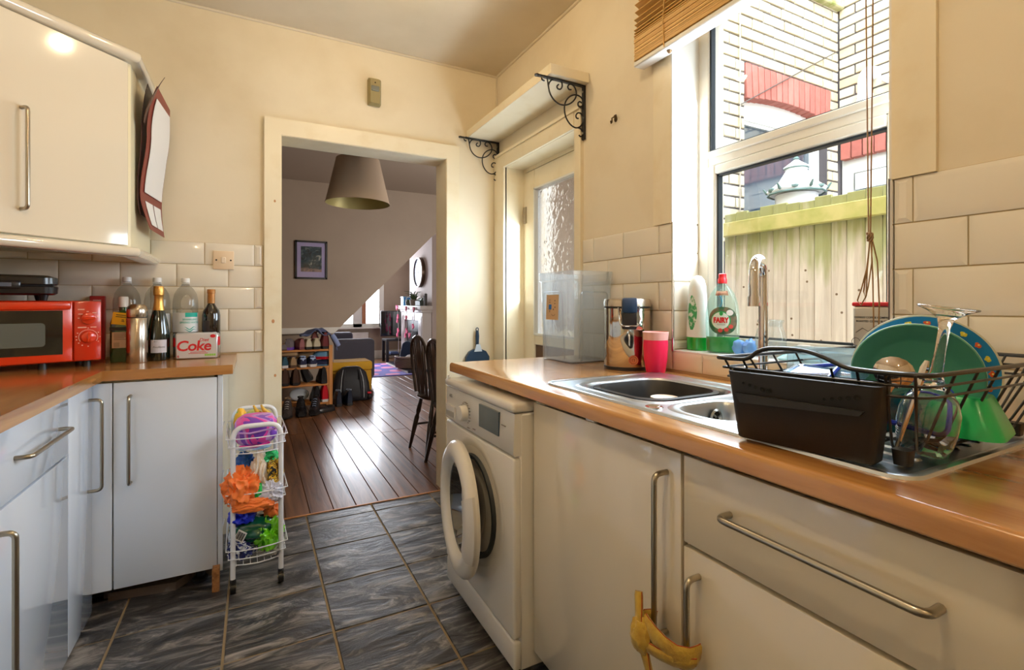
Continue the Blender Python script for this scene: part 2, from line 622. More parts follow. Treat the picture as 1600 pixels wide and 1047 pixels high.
# ---- walls
def wall(name, boxes, mats):
    mb = MB()
    for b in boxes:
        mb.cur = b[6] if len(b) > 6 else 0
        mb.box(*b[:6])
    return struct(mb.build(name, mats, smooth=0))

wall_back = wall('wall_back', [(-1.3, 0.11, YB, 2.92, 0, 2.65), (1.041, 1.65, YB, 2.92, 0, 2.65), (0.11, 1.041, YB, 2.92, 2.039, 2.65),
                               (-1.3, 0.11, 2.92, 3.0, 0, 2.65, 1), (1.041, 1.8, 2.92, 3.0, 0, 2.65, 1), (2.6, 3.2, 2.92, 3.0, 0, 2.65, 1), (1.8, 2.6, 2.92, 3.0, 0, 0.95, 1), (1.8, 2.6, 2.92, 3.0, 2.15, 2.65, 1), (0.11, 1.041, 2.92, 3.0, 2.039, 2.65, 1),
                               (1.65, 1.8, 2.84, 2.92, -0.3, 4.0, 3), (2.6, 3.2, 2.84, 2.92, -0.3, 4.0, 2), (1.8, 2.6, 2.84, 2.92, -0.3, 0.95, 2), (1.8, 2.6, 2.84, 2.92, 2.15, 4.0, 2)], [MT['paint'], MT['taupe'], MT['brick'], MT['white_trim']])  # unseen window opening right of the doorway, added along with the stair wall fill
wall_right = wall('wall_right', [(XW, 1.65, 2.72, YB, 0, 2.65), (XW, 1.65, 1.945, 2.72, 2.005, 2.65), (XW, 1.65, 1.341, 1.945, 0, 2.65),
                                 (XW, 1.65, 0.629, 1.341, 0, 0.945), (XW, 1.65, 0.629, 1.341, 2.30, 2.65), (XW, 1.65, -1.75, 0.629, 0, 2.65)], [MT['paint']])
wall_left = wall('wall_left', [(XL - 0.15, XL, -1.75, YB, 0, 2.65)], [MT['paint']])
wall_front = wall('wall_front', [(XL, XW, -1.75, -1.6, 0, 2.65)], [MT['paint']])
ceiling = wall('ceiling', [(XL - 0.15, 1.65, -1.75, YB, ZC, ZC + 0.1)], [MT['ceil']])
# thin plaster bead where walls and ceiling meet
struct(MB().tube([(XL, YB - 0.004, ZC - 0.004), (XW, YB - 0.004, ZC - 0.004)], 0.008, 8).build('trim_2', MT['ceil']))
struct(MB().tube([(XW - 0.004, -1.6, ZC - 0.004), (XW - 0.004, YB, ZC - 0.004)], 0.008, 8).build('trim_3', MT['ceil']))
struct(MB().tube([(XW - 0.004, YB - 0.004, 2.15), (XW - 0.004, YB - 0.004, ZC)], 0.006, 8).build('trim_4', MT['ceil']))

# ---- wall tiles
PZ = 0.109
def wall_tile(parent, kind, u0, u1, z0, z1):
    g = 0.0016
    w, h = u1 - u0 - 2 * g, z1 - z0 - 2 * g
    if w < 0.006 or h < 0.006:
        return
    me = slab_mesh('metro', w, h, 0.0075, 0.013, MT['tile'])
    uc, zc = (u0 + u1) / 2, (z0 + z1) / 2
    if kind == 'back':
        inst(me, 'tile', parent, (uc, YB - 0.0015, zc), (radians(90), 0, 0))
    elif kind == 'right':
        inst(me, 'tile', parent, (XW - 0.0015, uc, zc), (radians(90), 0, radians(-90)))
    elif kind == 'reveal':
        inst(me, 'tile', parent, (uc, 1.341 - 0.0015, zc), (radians(90), 0, 0))
def tile_row(parent, kind, lo, hi, anchor, pitch, z0, z1):
    n = math.floor((lo - anchor) / pitch)
    a = anchor + n * pitch
    while a < hi:
        wall_tile(parent, kind, max(a, lo), min(a + pitch, hi), z0, z1)
        a += pitch
struct(MB().box(XL, 0.04, YB - 0.0015, YB, 0.9, 1.451).build('trim_5', MT['grout']))
gr = MB()
gr.box(XW - 0.0015, XW, 1.341, 1.905, 0.9, 1.451)
gr.box(XW - 0.0015, XW, -0.9, 0.629, 0.9, 1.451)
gr.box(XW - 0.0015, XW, 0.629, 1.341, 0.9, 0.945)
gr.box(XW, 1.505, 1.3395, 1.341, 0.98, 1.451)
struct(gr.build('trim_6', MT['grout']))
for r in range(5):
    z1 = 1.451 - r * PZ
    z0 = z1 - PZ
    tile_row(wall_back, 'back', XL, 0.038, -0.217 if r % 2 == 0 else -0.331, 0.2155, z0, z1)
    tile_row(wall_right, 'right', 1.341, 1.903, 1.410 if r % 2 == 0 else 1.511, 0.2045, z0, z1)
    tile_row(wall_right, 'right', -0.75, 0.627, 0.588 if r % 2 == 0 else 0.4865, 0.2053, z0, z1)
    if z1 > 1.0:
        wall_tile(wall_right, 'reveal', XW, 1.505, max(z0, 0.982), z1)
tile_row(wall_right, 'right', 0.629, 1.341, 1.203, 0.205, 0.906, 0.972)
# chrome edge strips at the tile corners by the window
es = MB()
es.cyl((XW - 0.004, 0.633, 0.98), (XW - 0.004, 0.633, 1.455), 0.006, n=8)
es.cyl((XW - 0.003, 1.339, 0.975), (XW - 0.003, 1.339, 1.455), 0.005, n=8)
struct(es.build('trim_7', MT['chrome']))

# ---- doorway to the living room: lining and architrave
dl = MB()
dl.box(0.11, 0.125, 2.822, 3.002, 0, 2.024)
dl.box(1.026, 1.041, 2.822, 3.002, 0, 2.024)
dl.box(0.11, 1.041, 2.822, 3.002, 2.024, 2.039)
struct(dl.build('trim_8', MT['trim'], smooth=0))
dc = MB()
dc.prism([(0.044, 0), (0.122, 0), (0.122, 2.027), (1.029, 2.027), (1.029, 0), (1.109, 0), (1.109, 2.112), (0.044, 2.112)], 'Y', 2.815, YB)
struct(dc.build('trim_9', MT['trim'], smooth=0))
# knots showing through the paint on the left architrave
kn = MB()
for z, rr in ((1.06, 0.010), (0.78, 0.008), (1.68, 0.007)):
    kn.lathe([(rr, 0), (rr * 0.9, 0.0008), (0.0005, 0.001)], (0, 0, 0), 14, 0.7, 1.0)
    kn.xf(Matrix.Translation((0.086 + 0.012 * sin(z * 9), 2.815, z)) @ Matrix.Rotation(radians(90), 4, 'X'), len(kn.v) - 42)
struct(kn.build('trim_10', mat('knot_stain', C(196, 140, 92), 0.5)))

# ---- back door in the right wall
dr = struct(MB().box(1.37, 1.65, 1.945, 1.96, 0, 1.99).build('trim_11', MT['trim']))
fr = MB()
fr.box(1.37, 1.60, 2.705, 2.72, 0, 1.99)
fr.box(1.37, 1.60, 1.945, 2.72, 1.99, 2.005)
fr.box(1.50, 1.56, 2.68, 2.705, 0, 1.965)
fr.box(1.50, 1.56, 1.96, 1.985, 0, 1.965)
fr.box(1.50, 1.56, 1.96, 2.705, 1.967, 1.99)
struct(fr.build('trim_12', MT['trim'], smooth=0))
ca = MB()
ca.box(XW - 0.022, XW, 2.705, 2.836, 0, 2.075)
ca.box(XW - 0.018, XW, 1.903, 1.955, 0, 2.075)
ca.box(XW - 0.022, XW, 1.955, 2.705, 1.992, 2.075)
ca.box(XW - 0.03, XW, 1.903, 2.836, 2.07, 2.085)
struct(ca.build('trim_13', MT['trim'], smooth=0))
dm = MB()
for b in ((2.565, 2.678, 0.02, 1.962), (1.987, 2.075, 0.02, 1.962), (2.075, 2.565, 1.848, 1.962), (2.075, 2.565, 0.905, 0.962), (2.075, 2.565, 0.02, 0.2)):
    dm.box(1.495, 1.535, b[0], b[1], b[2], b[3], 0.004, 1)
door = struct(dm.build('door_1', MT['trim']))
bd = MB()
for (a, b, c, d) in ((2.555, 2.565, 0.962, 1.848), (2.075, 2.085, 0.962, 1.848), (2.075, 2.565, 1.838, 1.848), (2.075, 2.565, 0.962, 0.972)):
    bd.box(1.488, 1.54, a, b, c, d)
bd.build('glazing_bead', MT['white_trim'], door)
MB().box(1.512, 1.516, 2.08, 2.56, 0.967, 1.843).build('pane', MT['obscure'], door, smooth=0)
MB().box(1.505, 1.53, 2.07, 2.57, 0.2, 0.905).build('panel', mat('brown_door_panel', C(96, 66, 44), 0.6), door)
for z in (1.70, 0.30):
    hg = MB().cyl((1.492, 2.684, z - 0.05), (1.492, 2.684, z + 0.05), 0.006, n=10)
    for dz in (-0.017, 0.017):
        hg.cyl((1.492, 2.684, z + dz - 0.001), (1.492, 2.684, z + dz + 0.001), 0.007, n=10)
    hg.box(1.490, 1.496, 2.660, 2.684, z - 0.05, z + 0.05)
    hg.build('hinge', MT['steel'], door)

# ---- kitchen window
win = MB()
XG = 1.505
win.box(XG, XG + 0.06, 1.290, 1.341, 0.972, 2.30, 0.003, 1)
win.box(XG, XG + 0.06, 0.629, 0.680, 0.972, 2.30, 0.003, 1)
win.box(XG, XG + 0.06, 0.680, 1.290, 0.972, 0.998, 0.003, 1)
win.box(XG, XG + 0.06, 0.680, 1.290, 2.25, 2.30, 0.003, 1)
win.box(XG, XG + 0.055, 0.680, 1.290, 1.662, 1.710, 0.003, 1)
win.box(XG - 0.008, XG + 0.02, 0.680, 1.290, 1.690, 1.716, 0.004, 1)
window = struct(win.build('window_1', MT['upvc']))
sash = MB()
sash.box(XG - 0.006, XG + 0.04, 1.258, 1.289, 0.999, 1.660, 0.004, 1)
sash.box(XG - 0.006, XG + 0.04, 0.681, 0.702, 0.999, 1.660, 0.004, 1)
sash.box(XG - 0.006, XG + 0.04, 0.702, 1.258, 0.999, 1.030, 0.004, 1)
sash.box(XG - 0.006, XG + 0.04, 0.702, 1.258, 1.628, 1.660, 0.004, 1)
sash.build('sash', MT['upvc'], window)
gk = MB()
for (ya, yb, za, zb) in ((0.702, 1.258, 1.030, 1.628), (0.680, 1.290, 1.716, 2.25)):
    t = 0.007
    gk.box(XG + 0.008, XG + 0.03, ya, ya + t, za, zb)
    gk.box(XG + 0.008, XG + 0.03, yb - t, yb, za, zb)
    gk.box(XG + 0.008, XG + 0.03, ya, yb, za, za + t)
    gk.box(XG + 0.008, XG + 0.03, ya, yb, zb - t, zb)
gk.build('gasket', MT['gasket'], window)
MB().box(XG + 0.018, XG + 0.022, 0.705, 1.255, 1.033, 1.625).build('pane', MT['glass'], window, smooth=0)
MB().box(XG + 0.018, XG + 0.022, 0.683, 1.287, 1.719, 2.247).build('pane', MT['glass'], window, smooth=0)
hd = MB().box(XG - 0.022, XG - 0.004, 0.90, 0.94, 1.006, 1.024, 0.004, 1)
hd.box(XG - 0.034, XG - 0.020, 0.80, 0.93, 1.009, 1.023, 0.005, 1)
hd.build('handle', MT['white'], window)
MB().box(XW - 0.004, XG, 0.629, 1.341, 0.945, 0.98, 0.004, 1).build('sill', MT['white_trim'], window)
# plain boards boxing in the window opening
ar = MB()
ar.box(XW - 0.012, XW, 1.341, 1.432, 1.451, 2.36)
ar.box(XW - 0.012, XW, 0.541, 0.629, 1.451, 2.36)
ar.box(XW - 0.012, XW, 0.541, 1.432, 2.30, 2.39)
struct(ar.build('trim_14', MT['trim'], smooth=0))
rv = MB()
rv.box(XW - 0.012, XG, 1.3345, 1.341, 1.453, 2.30)
rv.box(XW - 0.012, XG, 0.629, 0.634, 1.453, 2.30)
struct(rv.build('trim_15', MT['white_trim'], smooth=0))

# ---- living room shell
wall('wall_left', [(-1.35, -1.2, 3.0, 10.7, 0, 2.65)], [MT['taupe']])
wall('wall_right', [(3.0, 3.15, 3.0, 10.7, 0, 2.65)], [MT['taupe']])
wall('ceiling', [(-1.35, 3.15, 3.0, 10.8, ZC, ZC + 0.1)], [MT['taupe_ceil']])
wall('wall_far', [(-1.35, 1.2, 10.5, 10.7, 0, 2.65), (2.43, 3.15, 10.5, 10.7, 0, 2.65), (1.2, 2.43, 10.5, 10.7, 0, 0.66), (1.2, 2.43, 10.5, 10.7, 2.3, 2.65)], [MT['taupe']])
struct(MB().box(-1.2, 3.0, 10.47, 10.5, 0, 0.17, 0.004, 1).build('baseboard_far', MT['white_trim']))
struct(MB().box(2.62, 2.655, 7.95, 9.34, 0, 0.16).build('baseboard_right', MT['white_trim']))
wall('wall_chimney_breast', [(2.65, 3.0, 7.97, 9.32, 0, 2.62)], [mat('pale_pink_grey_wall_paint', C(206, 190, 182), 0.75)])
# underside of the stairs: a wall cut off along the slope of the flight
st = MB().prism([(-1.2, 0.86), (0.925, 0.86), (2.65, 2.605), (-1.2, 2.605)], 'Y', 6.3, 6.42)
struct(st.build('wall_stair', MT['taupe'], smooth=0))
struct(MB().box(-1.2, 0.86, 6.34, 6.42, 0, 0.86).build('wall_under_stair', MT['taupe'], smooth=0))
tr = MB().box(-1.2, 0.80, 6.275, 6.30, 0.795, 0.865, 0.004, 1)
tr.prism([(0.80, 0.795), (0.855, 0.795), (0.93, 0.865), (0.80, 0.865)], 'Y', 6.275, 6.30)
struct(tr.build('trim_16', MT['white_trim']))
# bay window
fw = MB()
for b in ((1.2, 1.26, 0.66, 2.3), (1.80, 1.98, 0.66, 2.3), (2.33, 2.43, 0.66, 2.3)):
    fw.box(b[0], b[1], 10.5, 10.58, b[2], b[3], 0.004, 1)
fw.box(1.2, 2.43, 10.5, 10.58, 0.66, 0.735, 0.004, 1)
fw.box(1.2, 2.43, 10.5, 10.58, 2.22, 2.3, 0.004, 1)
w2 = struct(fw.build('window_2', MT['white_trim']))
MB().box(1.98, 2.06, 10.49, 10.57, 0.735, 2.22, 0.004, 1).build('wooden_post', wood('varnished_pine_post', C(150, 84, 40), C(196, 122, 66), 'Z'), w2)
MB().box(1.26, 1.80, 10.545, 10.549, 0.735, 2.22).build('pane', MT['glass'], w2)
MB().box(2.06, 2.33, 10.545, 10.549, 0.735, 2.22).build('pane', MT['glass'], w2)
MB().box(1.15, 2.47, 10.38, 10.5, 0.635, 0.665, 0.004, 1).build('sill', MT['white_trim'], w2)
for (xa, xb) in ((1.28, 1.79), (2.07, 2.325)):
    me = MB().box(-(xb - xa) / 2, (xb - xa) / 2, -0.011, 0.011, -0.0008, 0.0008).mesh('slat', MT['white_trim'], 0)
    for q in range(46):
        inst(me, 'slat', w2, ((xa + xb) / 2, 10.515, 0.76 + q * 0.0315), (radians(18), 0, 0))

# ================================================================ OUTSIDE
struct(MB().box(1.65, 9.0, -6, 12, -0.36, -0.3).build('ground', mat('concrete_paving', C(150, 146, 140), 0.9)))
struct(MB().box(-6, 9.0, 10.9, 40, -0.7, -0.6).build('ground', mat('street_tarmac', C(120, 120, 124), 0.9)))

YN, XN = 2.16, 3.93
arch = lambda x: 2.505 + 0.045 * (1 - ((x - 3.33) / 0.47) ** 2)
nb = MB()
nb.box(2.6, 2.87, YN + 0.012, YN + 0.3, -0.3, 4.4)
nb.box(3.80, 5.2, YN + 0.012, YN + 0.3, -0.3, 4.4)
nb.box(2.87, 3.80, YN + 0.012, YN + 0.3, 2.74, 4.4)
nb.box(2.87, 3.80, YN + 0.012, YN + 0.3, -0.3, 1.2)
neigh = struct(nb.build('neighbour_wall', MT['mortar'], smooth=0))
BH = 0.0755
brick_cache = {}
def brick_mesh(w, h, m):
    k = (round(w, 3), round(h, 3), m.name)
    if k not in brick_cache:
        brick_cache[k] = MB().box(-w / 2, w / 2, 0, 0.10, -h / 2, h / 2, 0.0035, 1).mesh('brick', m)
    return brick_cache[k]
nrow = 0
z = 1.545
while z < 3.62:
    zc = z + BH / 2
    header = nrow % 6 == 3
    pitch = 0.118 if header else 0.228
    x = 2.6 - (0.059 if header else (0.114 if nrow % 2 else 0.0))
    while x < XN:
        a, b = max(x, 2.6), min(x + pitch, XN)
        segs = [(a, b)]
        if z + BH > 1.55 and zc < 2.76:
            segs = []
            if a < 2.865:
                segs.append((a, min(b, 2.865)))
            if b > 3.80:
                segs.append((max(a, 3.80), b))
        for p, q in segs:
            if q - p > 0.03:
                inst(brick_mesh(q - p - 0.011, BH - 0.012, MT['brick']), 'brick', neigh, ((p + q) / 2, YN + random.uniform(-0.002, 0.002), zc))
        x += pitch
    z += BH
    nrow += 1
# red arch of upright bricks
n_ar = 15
for i in range(n_ar):
    x = 2.872 + (i + 0.5) * (3.825 - 2.872) / n_ar
    zb = arch(x)
    w = (3.825 - 2.872) / n_ar - 0.007
    tilt = (x - 3.33) * 0.10
    me = brick_mesh(w, 2.745 - zb, MT['redbrick'])
    inst(me, 'arch_brick', neigh, (x, YN - 0.004, (zb + 2.745) / 2), (0, tilt, 0))
    inst(brick_mesh(w, 0.03, MT['redbrick']), 'arch_brick', neigh, (x, YN + 0.02, zb + 0.016), (0, 0, 0))
# its window
nw = MB()
pts = [(2.87 + 0.93 * t / 12, arch(2.87 + 0.93 * t / 12) + 0.004) for t in range(13)]
nw.prism([(2.87, 2.40)] + pts + [(3.80, 2.40)], 'Y', YN + 0.07, YN + 0.13)
nw.box(2.87, 2.90, YN + 0.07, YN + 0.13, 1.2, 2.42)
nw.box(3.72, 3.80, YN + 0.07, YN + 0.13, 1.2, 2.42)
nw.box(2.90, 3.72, YN + 0.08, YN + 0.12, 2.375, 2.40)
nw.box(3.05, 3.42, YN + 0.066, YN + 0.08, 2.415, 2.428)
w3 = struct(nw.build('window_3', MT['white_trim']))
MB().box(2.89, 3.74, YN + 0.10, YN + 0.104, 1.2, 2.38).build('pane', mat('dark_reflective_glass', C(70, 84, 98), 0.03, 0.0, 1.0, spec=1.0), w3)
# side wall of the yard with its own lintel and window
sb = MB()
sb.box(XN + 0.012, XN + 0.3, -2.0, YN + 0.3, 2.47, 4.4)
sb.box(XN + 0.012, XN + 0.3, -2.0, 1.0, -0.3, 2.47)
sb.box(XN + 0.012, XN + 0.3, 1.0, YN, -0.3, 1.1)
side = struct(sb.build('neighbour_wall', MT['mortar'], smooth=0))
nrow = 0
z = 2.47
while z < 3.62:
    pitch = 0.228
    y = YN - (0.114 if nrow % 2 else 0.0)
    y = YN
    first = True
    while y > 1.15:
        ln = 0.114 if (first and nrow % 2) else pitch
        first = False
        inst(brick_mesh(ln - 0.011, BH - 0.012, MT['brick']), 'brick', side, (XN, y - ln / 2, z + BH / 2), (0, 0, radians(-90)))
        y -= ln
    z += BH
    nrow += 1
for i in range(11):
    inst(brick_mesh(0.069, 0.235, MT['redbrick']), 'arch_brick', side, (XN - 0.004, YN - 0.012 - 0.038 - i * 0.0765, 2.352), (0, 0, radians(-90)))
sw = MB()
sw.box(XN + 0.05, XN + 0.11, 1.0, YN, 2.13, 2.24)
sw.box(XN + 0.05, XN + 0.11, 1.0, YN, 1.1, 1.2)
sw.box(XN + 0.05, XN + 0.11, YN - 0.08, YN, 1.2, 2.13)
sw.box(XN + 0.05, XN + 0.11, 1.5, 1.58, 1.2, 2.13)
sw.box(XN + 0.035, XN + 0.06, 1.1, YN - 0.1, 2.0, 2.12)
w4 = struct(sw.build('window_4', MT['white_trim']))
MB().box(XN + 0.085, XN + 0.089, 1.0, YN, 1.2, 2.13).build('pane', mat('pale_reflective_glass', C(150, 170, 190), 0.05, 0.0, 1.0), w4)

# mossy stone course
ms = MB().box(3.56, XN, YN - 0.045, YN + 0.02, 3.365, 3.44, 0.008, 1)
ms.build('mossy_ledge', mat('mossy_stone', C(190, 186, 150), 0.9, var=(9, C(128, 140, 62), 0.4, 0.65)), neigh)

# fence of upright boards with a mossy rail
def fencewood():
    k = NT('weathered_fence_board')
    v = k.coords((22, 22, 1.2), 11.0)
    f = k.noise(v, 1.0, 6, 0.6, 0.7)
    base = k.ramp(f, [(0.3, C(184, 164, 146)), (0.7, C(226, 210, 192))])
    tc = k.n('ShaderNodeTexCoord')
    sp = k.n('ShaderNodeSeparateXYZ')
    k.l(tc.outputs['Object'], sp.inputs[0])
    nz = k.noise(k.coords((14, 14, 2.2), 23.0), 1.0, 3)
    ml = k.n('ShaderNodeMath', operation='MULTIPLY_ADD')
    ml.inputs[1].default_value = 0.75
    k.l(nz, ml.inputs[0])
    k.l(sp.outputs['Z'], ml.inputs[2])
    rm = k.ramp(ml.outputs[0], [(0.0, (0, 0, 0, 1)), (0.16, (0, 0, 0, 1)), (0.36, (0.8, 0.8, 0.8, 1))])
    mx = k.n('ShaderNodeMix', data_type='RGBA')
    k.l(rm, mx.inputs['Factor'])
    k.l(base, mx.inputs['A'])
    mx.inputs['B'].default_value = C(136, 138, 66)
    k.l(mx.outputs['Result'], k.b.inputs['Base Color'])
    k.b.inputs['Roughness'].default_value = 0.85
    k.bump(f, 0.3, 0.003)
    return k.m
MT['fence'] = fencewood()
MT['moss_rail'] = mat('mossy_rail_wood', C(196, 180, 112), 0.85, var=(7, C(152, 152, 66), 0.4, 0.7))
fence = thing('fence', 'weathered wooden board fence with a mossy green top rail outside the window', 'fence', (2.6, 1.3, -0.3))
yb = 2.10
i = 0
knot = mat('fence_knot', C(110, 84, 60), 0.8)
while yb > 0.2:
    w = 0.077 * random.uniform(0.92, 1.1)
    hgt = 2.005 + random.uniform(-0.012, 0.008)
    b = MB().box(-0.008, 0.010, -w / 2 + 0.001, w / 2 - 0.001, -1.86, hgt - 1.86, 0.003, 1)
    for q in range(3):
        zz, yy = random.uniform(-1.0, -0.2), random.uniform(-w * 0.3, w * 0.3)
        b.cur = 1
        st0 = len(b.v)
        b.lathe([(0.0065, 0), (0.0004, 0.0006)], (0, 0, 0), 8)
        b.xf(Matrix.Translation((-0.0082, yy, zz)) @ Matrix.Rotation(radians(-90), 4, 'Y'), st0)
        b.cur = 0
    o = b.build('board', [MT['fence'], knot], fence, (random.uniform(-0.002, 0.002), yb - w / 2 - 1.3, 1.86), (0, 0, radians(random.uniform(2, 5))))
    yb -= w
    i += 1
MB().box(-0.05, -0.012, -1.1, 0.82, 1.862, 1.945, 0.004, 1).build('rail', MT['moss_rail'], fence)
MB().box(-0.05, -0.012, -1.1, 0.80, 0.9, 0.98, 0.004, 1).build('rail', MT['moss_rail'], fence)
# pagoda lantern beyond the fence
pg = thing('garden_lantern', 'white pagoda-roofed garden lantern showing above the fence', 'lantern', (3.0, 1.9, -0.3))
pw = mat('white_painted_metal', C(238, 238, 240), 0.5)
pd = mat('verdigris_edge', C(96, 120, 116), 0.6)
hexr = lambda r, z, up=0.0: [(r * (1 + (0.10 if j % 2 == 0 and up else 0)) * cos(pi * j / 6), r * (1 + (0.10 if j % 2 == 0 and up else 0)) * sin(pi * j / 6), z + (up if j % 2 == 0 else 0)) for j in range(12)]
MB().loft([hexr(0.15, 2.135), hexr(0.155, 2.15, 0.012), hexr(0.10, 2.215), hexr(0.055, 2.29)]).build('roof', pw, pg, smooth=10)
MB().loft([hexr(0.062, 2.285), hexr(0.066, 2.30, 0.006), hexr(0.03, 2.335), hexr(0.012, 2.35)]).build('upper_roof', pw, pg, smooth=10)
fi = MB()
for j in range(0, 12, 2):
    a = pi * j / 6
    fi.tube([(0.13 * cos(a), 0.13 * sin(a), 2.15), (0.165 * cos(a), 0.165 * sin(a), 2.158), (0.185 * cos(a), 0.185 * sin(a), 2.185)], [0.010, 0.010, 0.004], 6)
    b2 = pi * (j + 1) / 6
    fi.blob((0.148 * cos(b2), 0.148 * sin(b2), 2.16), 0.022, 0.022, 0.014, j, 0.4, 3, 1)
fi.lathe([(0.16, 2.128), (0.165, 2.134), (0.16, 2.142)], (0, 0, 0), 12)
fi.lathe([(0.066, 2.29), (0.070, 2.296), (0.060, 2.305)], (0, 0, 0), 12)
fi.lathe([(0.012, 2.345), (0.02, 2.355), (0.012, 2.366), (0.008, 2.37)], (0, 0, 0), 10, cap1=True)
fi.build('ornament', pd, pg)
MB().lathe([(0.10, 0.0), (0.10, 0.04), (0.03, 0.08), (0.03, 1.95), (0.11, 2.0), (0.12, 2.13)], (0, 0, 0), 12).build('post', pw, pg)
# drain pipe elbow and cables on the neighbouring walls
dp = thing('vent_pipe', 'white plastic waste pipe elbow on the side brick wall', 'pipe', (XN, 1.93, 2.6))
MB().tube(round_path([(-0.055, 0.02, -0.14), (-0.055, 0.02, 0.16), (-0.055, -0.0, 0.2), (0.03, -0.02, 0.2)], 0.1, 6), 0.045, 14).build('pipe', pw, dp)
MB().tube([(-0.055, 0.02, -0.02), (-0.055, 0.02, 0.02)], 0.052, 14).tube([(-0.055, 0.02, 0.03), (-0.055, 0.02, 0.045)], 0.05, 14).build('collar', pw, dp)
MB().tube([(-0.04, -0.16, 0.12), (-0.045, -0.12, 0.1), (-0.03, -0.09, 0.13), (0.02, -0.09, 0.13)], 0.022, 10).build('spout', pw, dp)
tag(MB().tube([(2.80, YN - 0.012, 1.4), (2.801, YN - 0.012, 2.4), (2.80, YN - 0.012, 3.62)], 0.0045, 6).build('wall_cable', mat('grey_cable', C(176, 164, 150), 0.6)), 'thin cream cable running straight up the far brick wall', 'cable')
tag(MB().tube([(2.795, YN - 0.012, 2.443), (3.93 - 0.02, 2.15, 3.062), (3.9, 1.2, 3.06)], 0.004, 6).build('washing_line', mat('dark_wire', C(90, 80, 74), 0.6)), 'thin dark line strung between the two brick walls', 'cable')
# ================================================================ KITCHEN UNITS, LEFT
# wall cabinet across the corner
cab = thing('corner_wall_cabinet', 'cream gloss diagonal corner wall cabinet above the red microwave', 'cabinet', (0, 0, 0))
ft = [(-0.435, 2.838), (-0.435, 2.43), (-0.445, 2.42), (-0.80, 2.065), (-1.108, 2.065), (-1.108, 2.838)]
MB().prism(ft, 'Z', 1.372, 2.10).build('body', MT['carcass'], cab, smooth=0)
d45 = Vector((-0.7071, -0.7071, 0))
nrm = Vector((0.7071, -0.7071, 0))
p0 = Vector((-0.452, 2.415, 0)) + nrm * 0.002
dm = MB().box(0, 0.44, -0.019, 0, 1.377, 2.093, 0.0025, 1)
dm.xf(Matrix(((d45.x, -nrm.x, 0, p0.x), (d45.y, -nrm.y, 0, p0.y), (0, 0, 1, 0), (0, 0, 0, 1))))
cd = dm.build('door', MT['gloss_cream'], cab)
hb = p0 + d45 * 0.335 + nrm * 0.019
bow_handle(MB(), (hb.x, hb.y, 1.46), (hb.x, hb.y, 1.79), nrm * 0.032, 0.006).build('handle', MT['steel'], cd)
# bullnose cornice and pelmet strips with a mitred return
def bull(z0, z1, fwd, name):
    off = nrm * fwd
    a = p0 + d45 * 0.46 + off
    b = Vector((-0.418 + fwd * 0.4, 2.405 - fwd * 0.6, 0))
    c = Vector((-0.418 + fwd * 0.4, 2.838, 0))
    r = (z1 - z0) / 2
    mb = MB()
    for q0, q1, side in ((a, b, nrm), (b, c, Vector((1, 0, 0)))):
        rings = []
        for q in (q0, q1):
            if q is b:
                sd = (nrm + Vector((1, 0, 0))).normalized() * 1.08
            else:
                sd = side
            ring = []
            for k in range(9):
                t = -pi / 2 + pi * k / 8
                pt = q + sd * (cos(t) * r * 0.9)
                ring.append((pt.x, pt.y, (z0 + z1) / 2 + sin(t) * r))
            bk = q - sd * 0.045
            ring += [(bk.x, bk.y, z1), (bk.x, bk.y, z0)]
            rings.append(ring)
        mb.loft(rings)
    mb.build(name, MT['gloss_cream'], cab)
bull(2.098, 2.138, 0.012, 'cornice')
bull(1.335, 1.372, 0.010, 'pelmet')

# calendar hanging on the cabinet side
cl = thing('calendar', 'dark red paper wall organiser curling open on the side of the corner wall cabinet', 'calendar', (-0.432, 2.66, 1.86))
redc = mat('maroon_card', C(128, 48, 40), 0.45)
dkred = mat('dark_maroon_card', C(62, 24, 22), 0.4)
def curl_sheet(zs, y0, y1, xf, th=0.002):
    vs, fs = [], []
    n = len(zs)
    for k, zz in enumerate(zs):
        x = xf(zz)
        for yy in (y0(zz), y1(zz)):
            vs.append((x[0] if yy == y0(zz) else x[1], yy, zz))
    top = [(v[0] + th, v[1], v[2]) for v in vs]
    for k in range(n - 1):
        fs.append((2 * k, 2 * k + 1, 2 * k + 3, 2 * k + 2))
        fs.append((2 * n + 2 * k, 2 * n + 2 * k + 2, 2 * n + 2 * k + 3, 2 * n + 2 * k + 1))
        fs.append((2 * k, 2 * k + 2, 2 * n + 2 * k + 2, 2 * n + 2 * k))
        fs.append((2 * k + 1, 2 * n + 2 * k + 1, 2 * n + 2 * k + 3, 2 * k + 3))
    return MB().add(vs + top, fs)
zs = [-0.40 + 0.60 * k / 20 for k in range(21)]
nearx = lambda z: 0.024 + 0.055 * max(0, (z - 0.02) / 0.18) ** 1.6 * (1 if z > 0 else 0) + 0.012 * cos(z * 12) + 0.022 * max(0, (-0.27 - z) / 0.13)
farx = lambda z: 0.055 + 0.03 * max(0, (z + 0.05) / 0.25) + 0.010 * cos(z * 12)
curl_sheet(zs, lambda z: -0.15, lambda z: 0.14, lambda z: (nearx(z), farx(z))).build('cover', redc, cl)
curl_sheet([-0.24 + 0.40 * k / 14 for k in range(15)], lambda z: -0.112, lambda z: 0.115, lambda z: (nearx(z) + 0.005 + (farx(z) - nearx(z)) * 0.13, farx(z) + 0.003)).build('page', MT['paper'], cl)
for (ya, yb) in ((-0.10, -0.005), (0.01, 0.11)):
    curl_sheet([-0.375 + 0.10 * k / 5 for k in range(6)], lambda z: ya, lambda z: yb, lambda z: (nearx(z) + (farx(z) - nearx(z)) * (ya + 0.15) / 0.29 + 0.004, nearx(z) + (farx(z) - nearx(z)) * (yb + 0.15) / 0.29 + 0.004), 0.0012).build('label_panel', MT['paper'], cl)
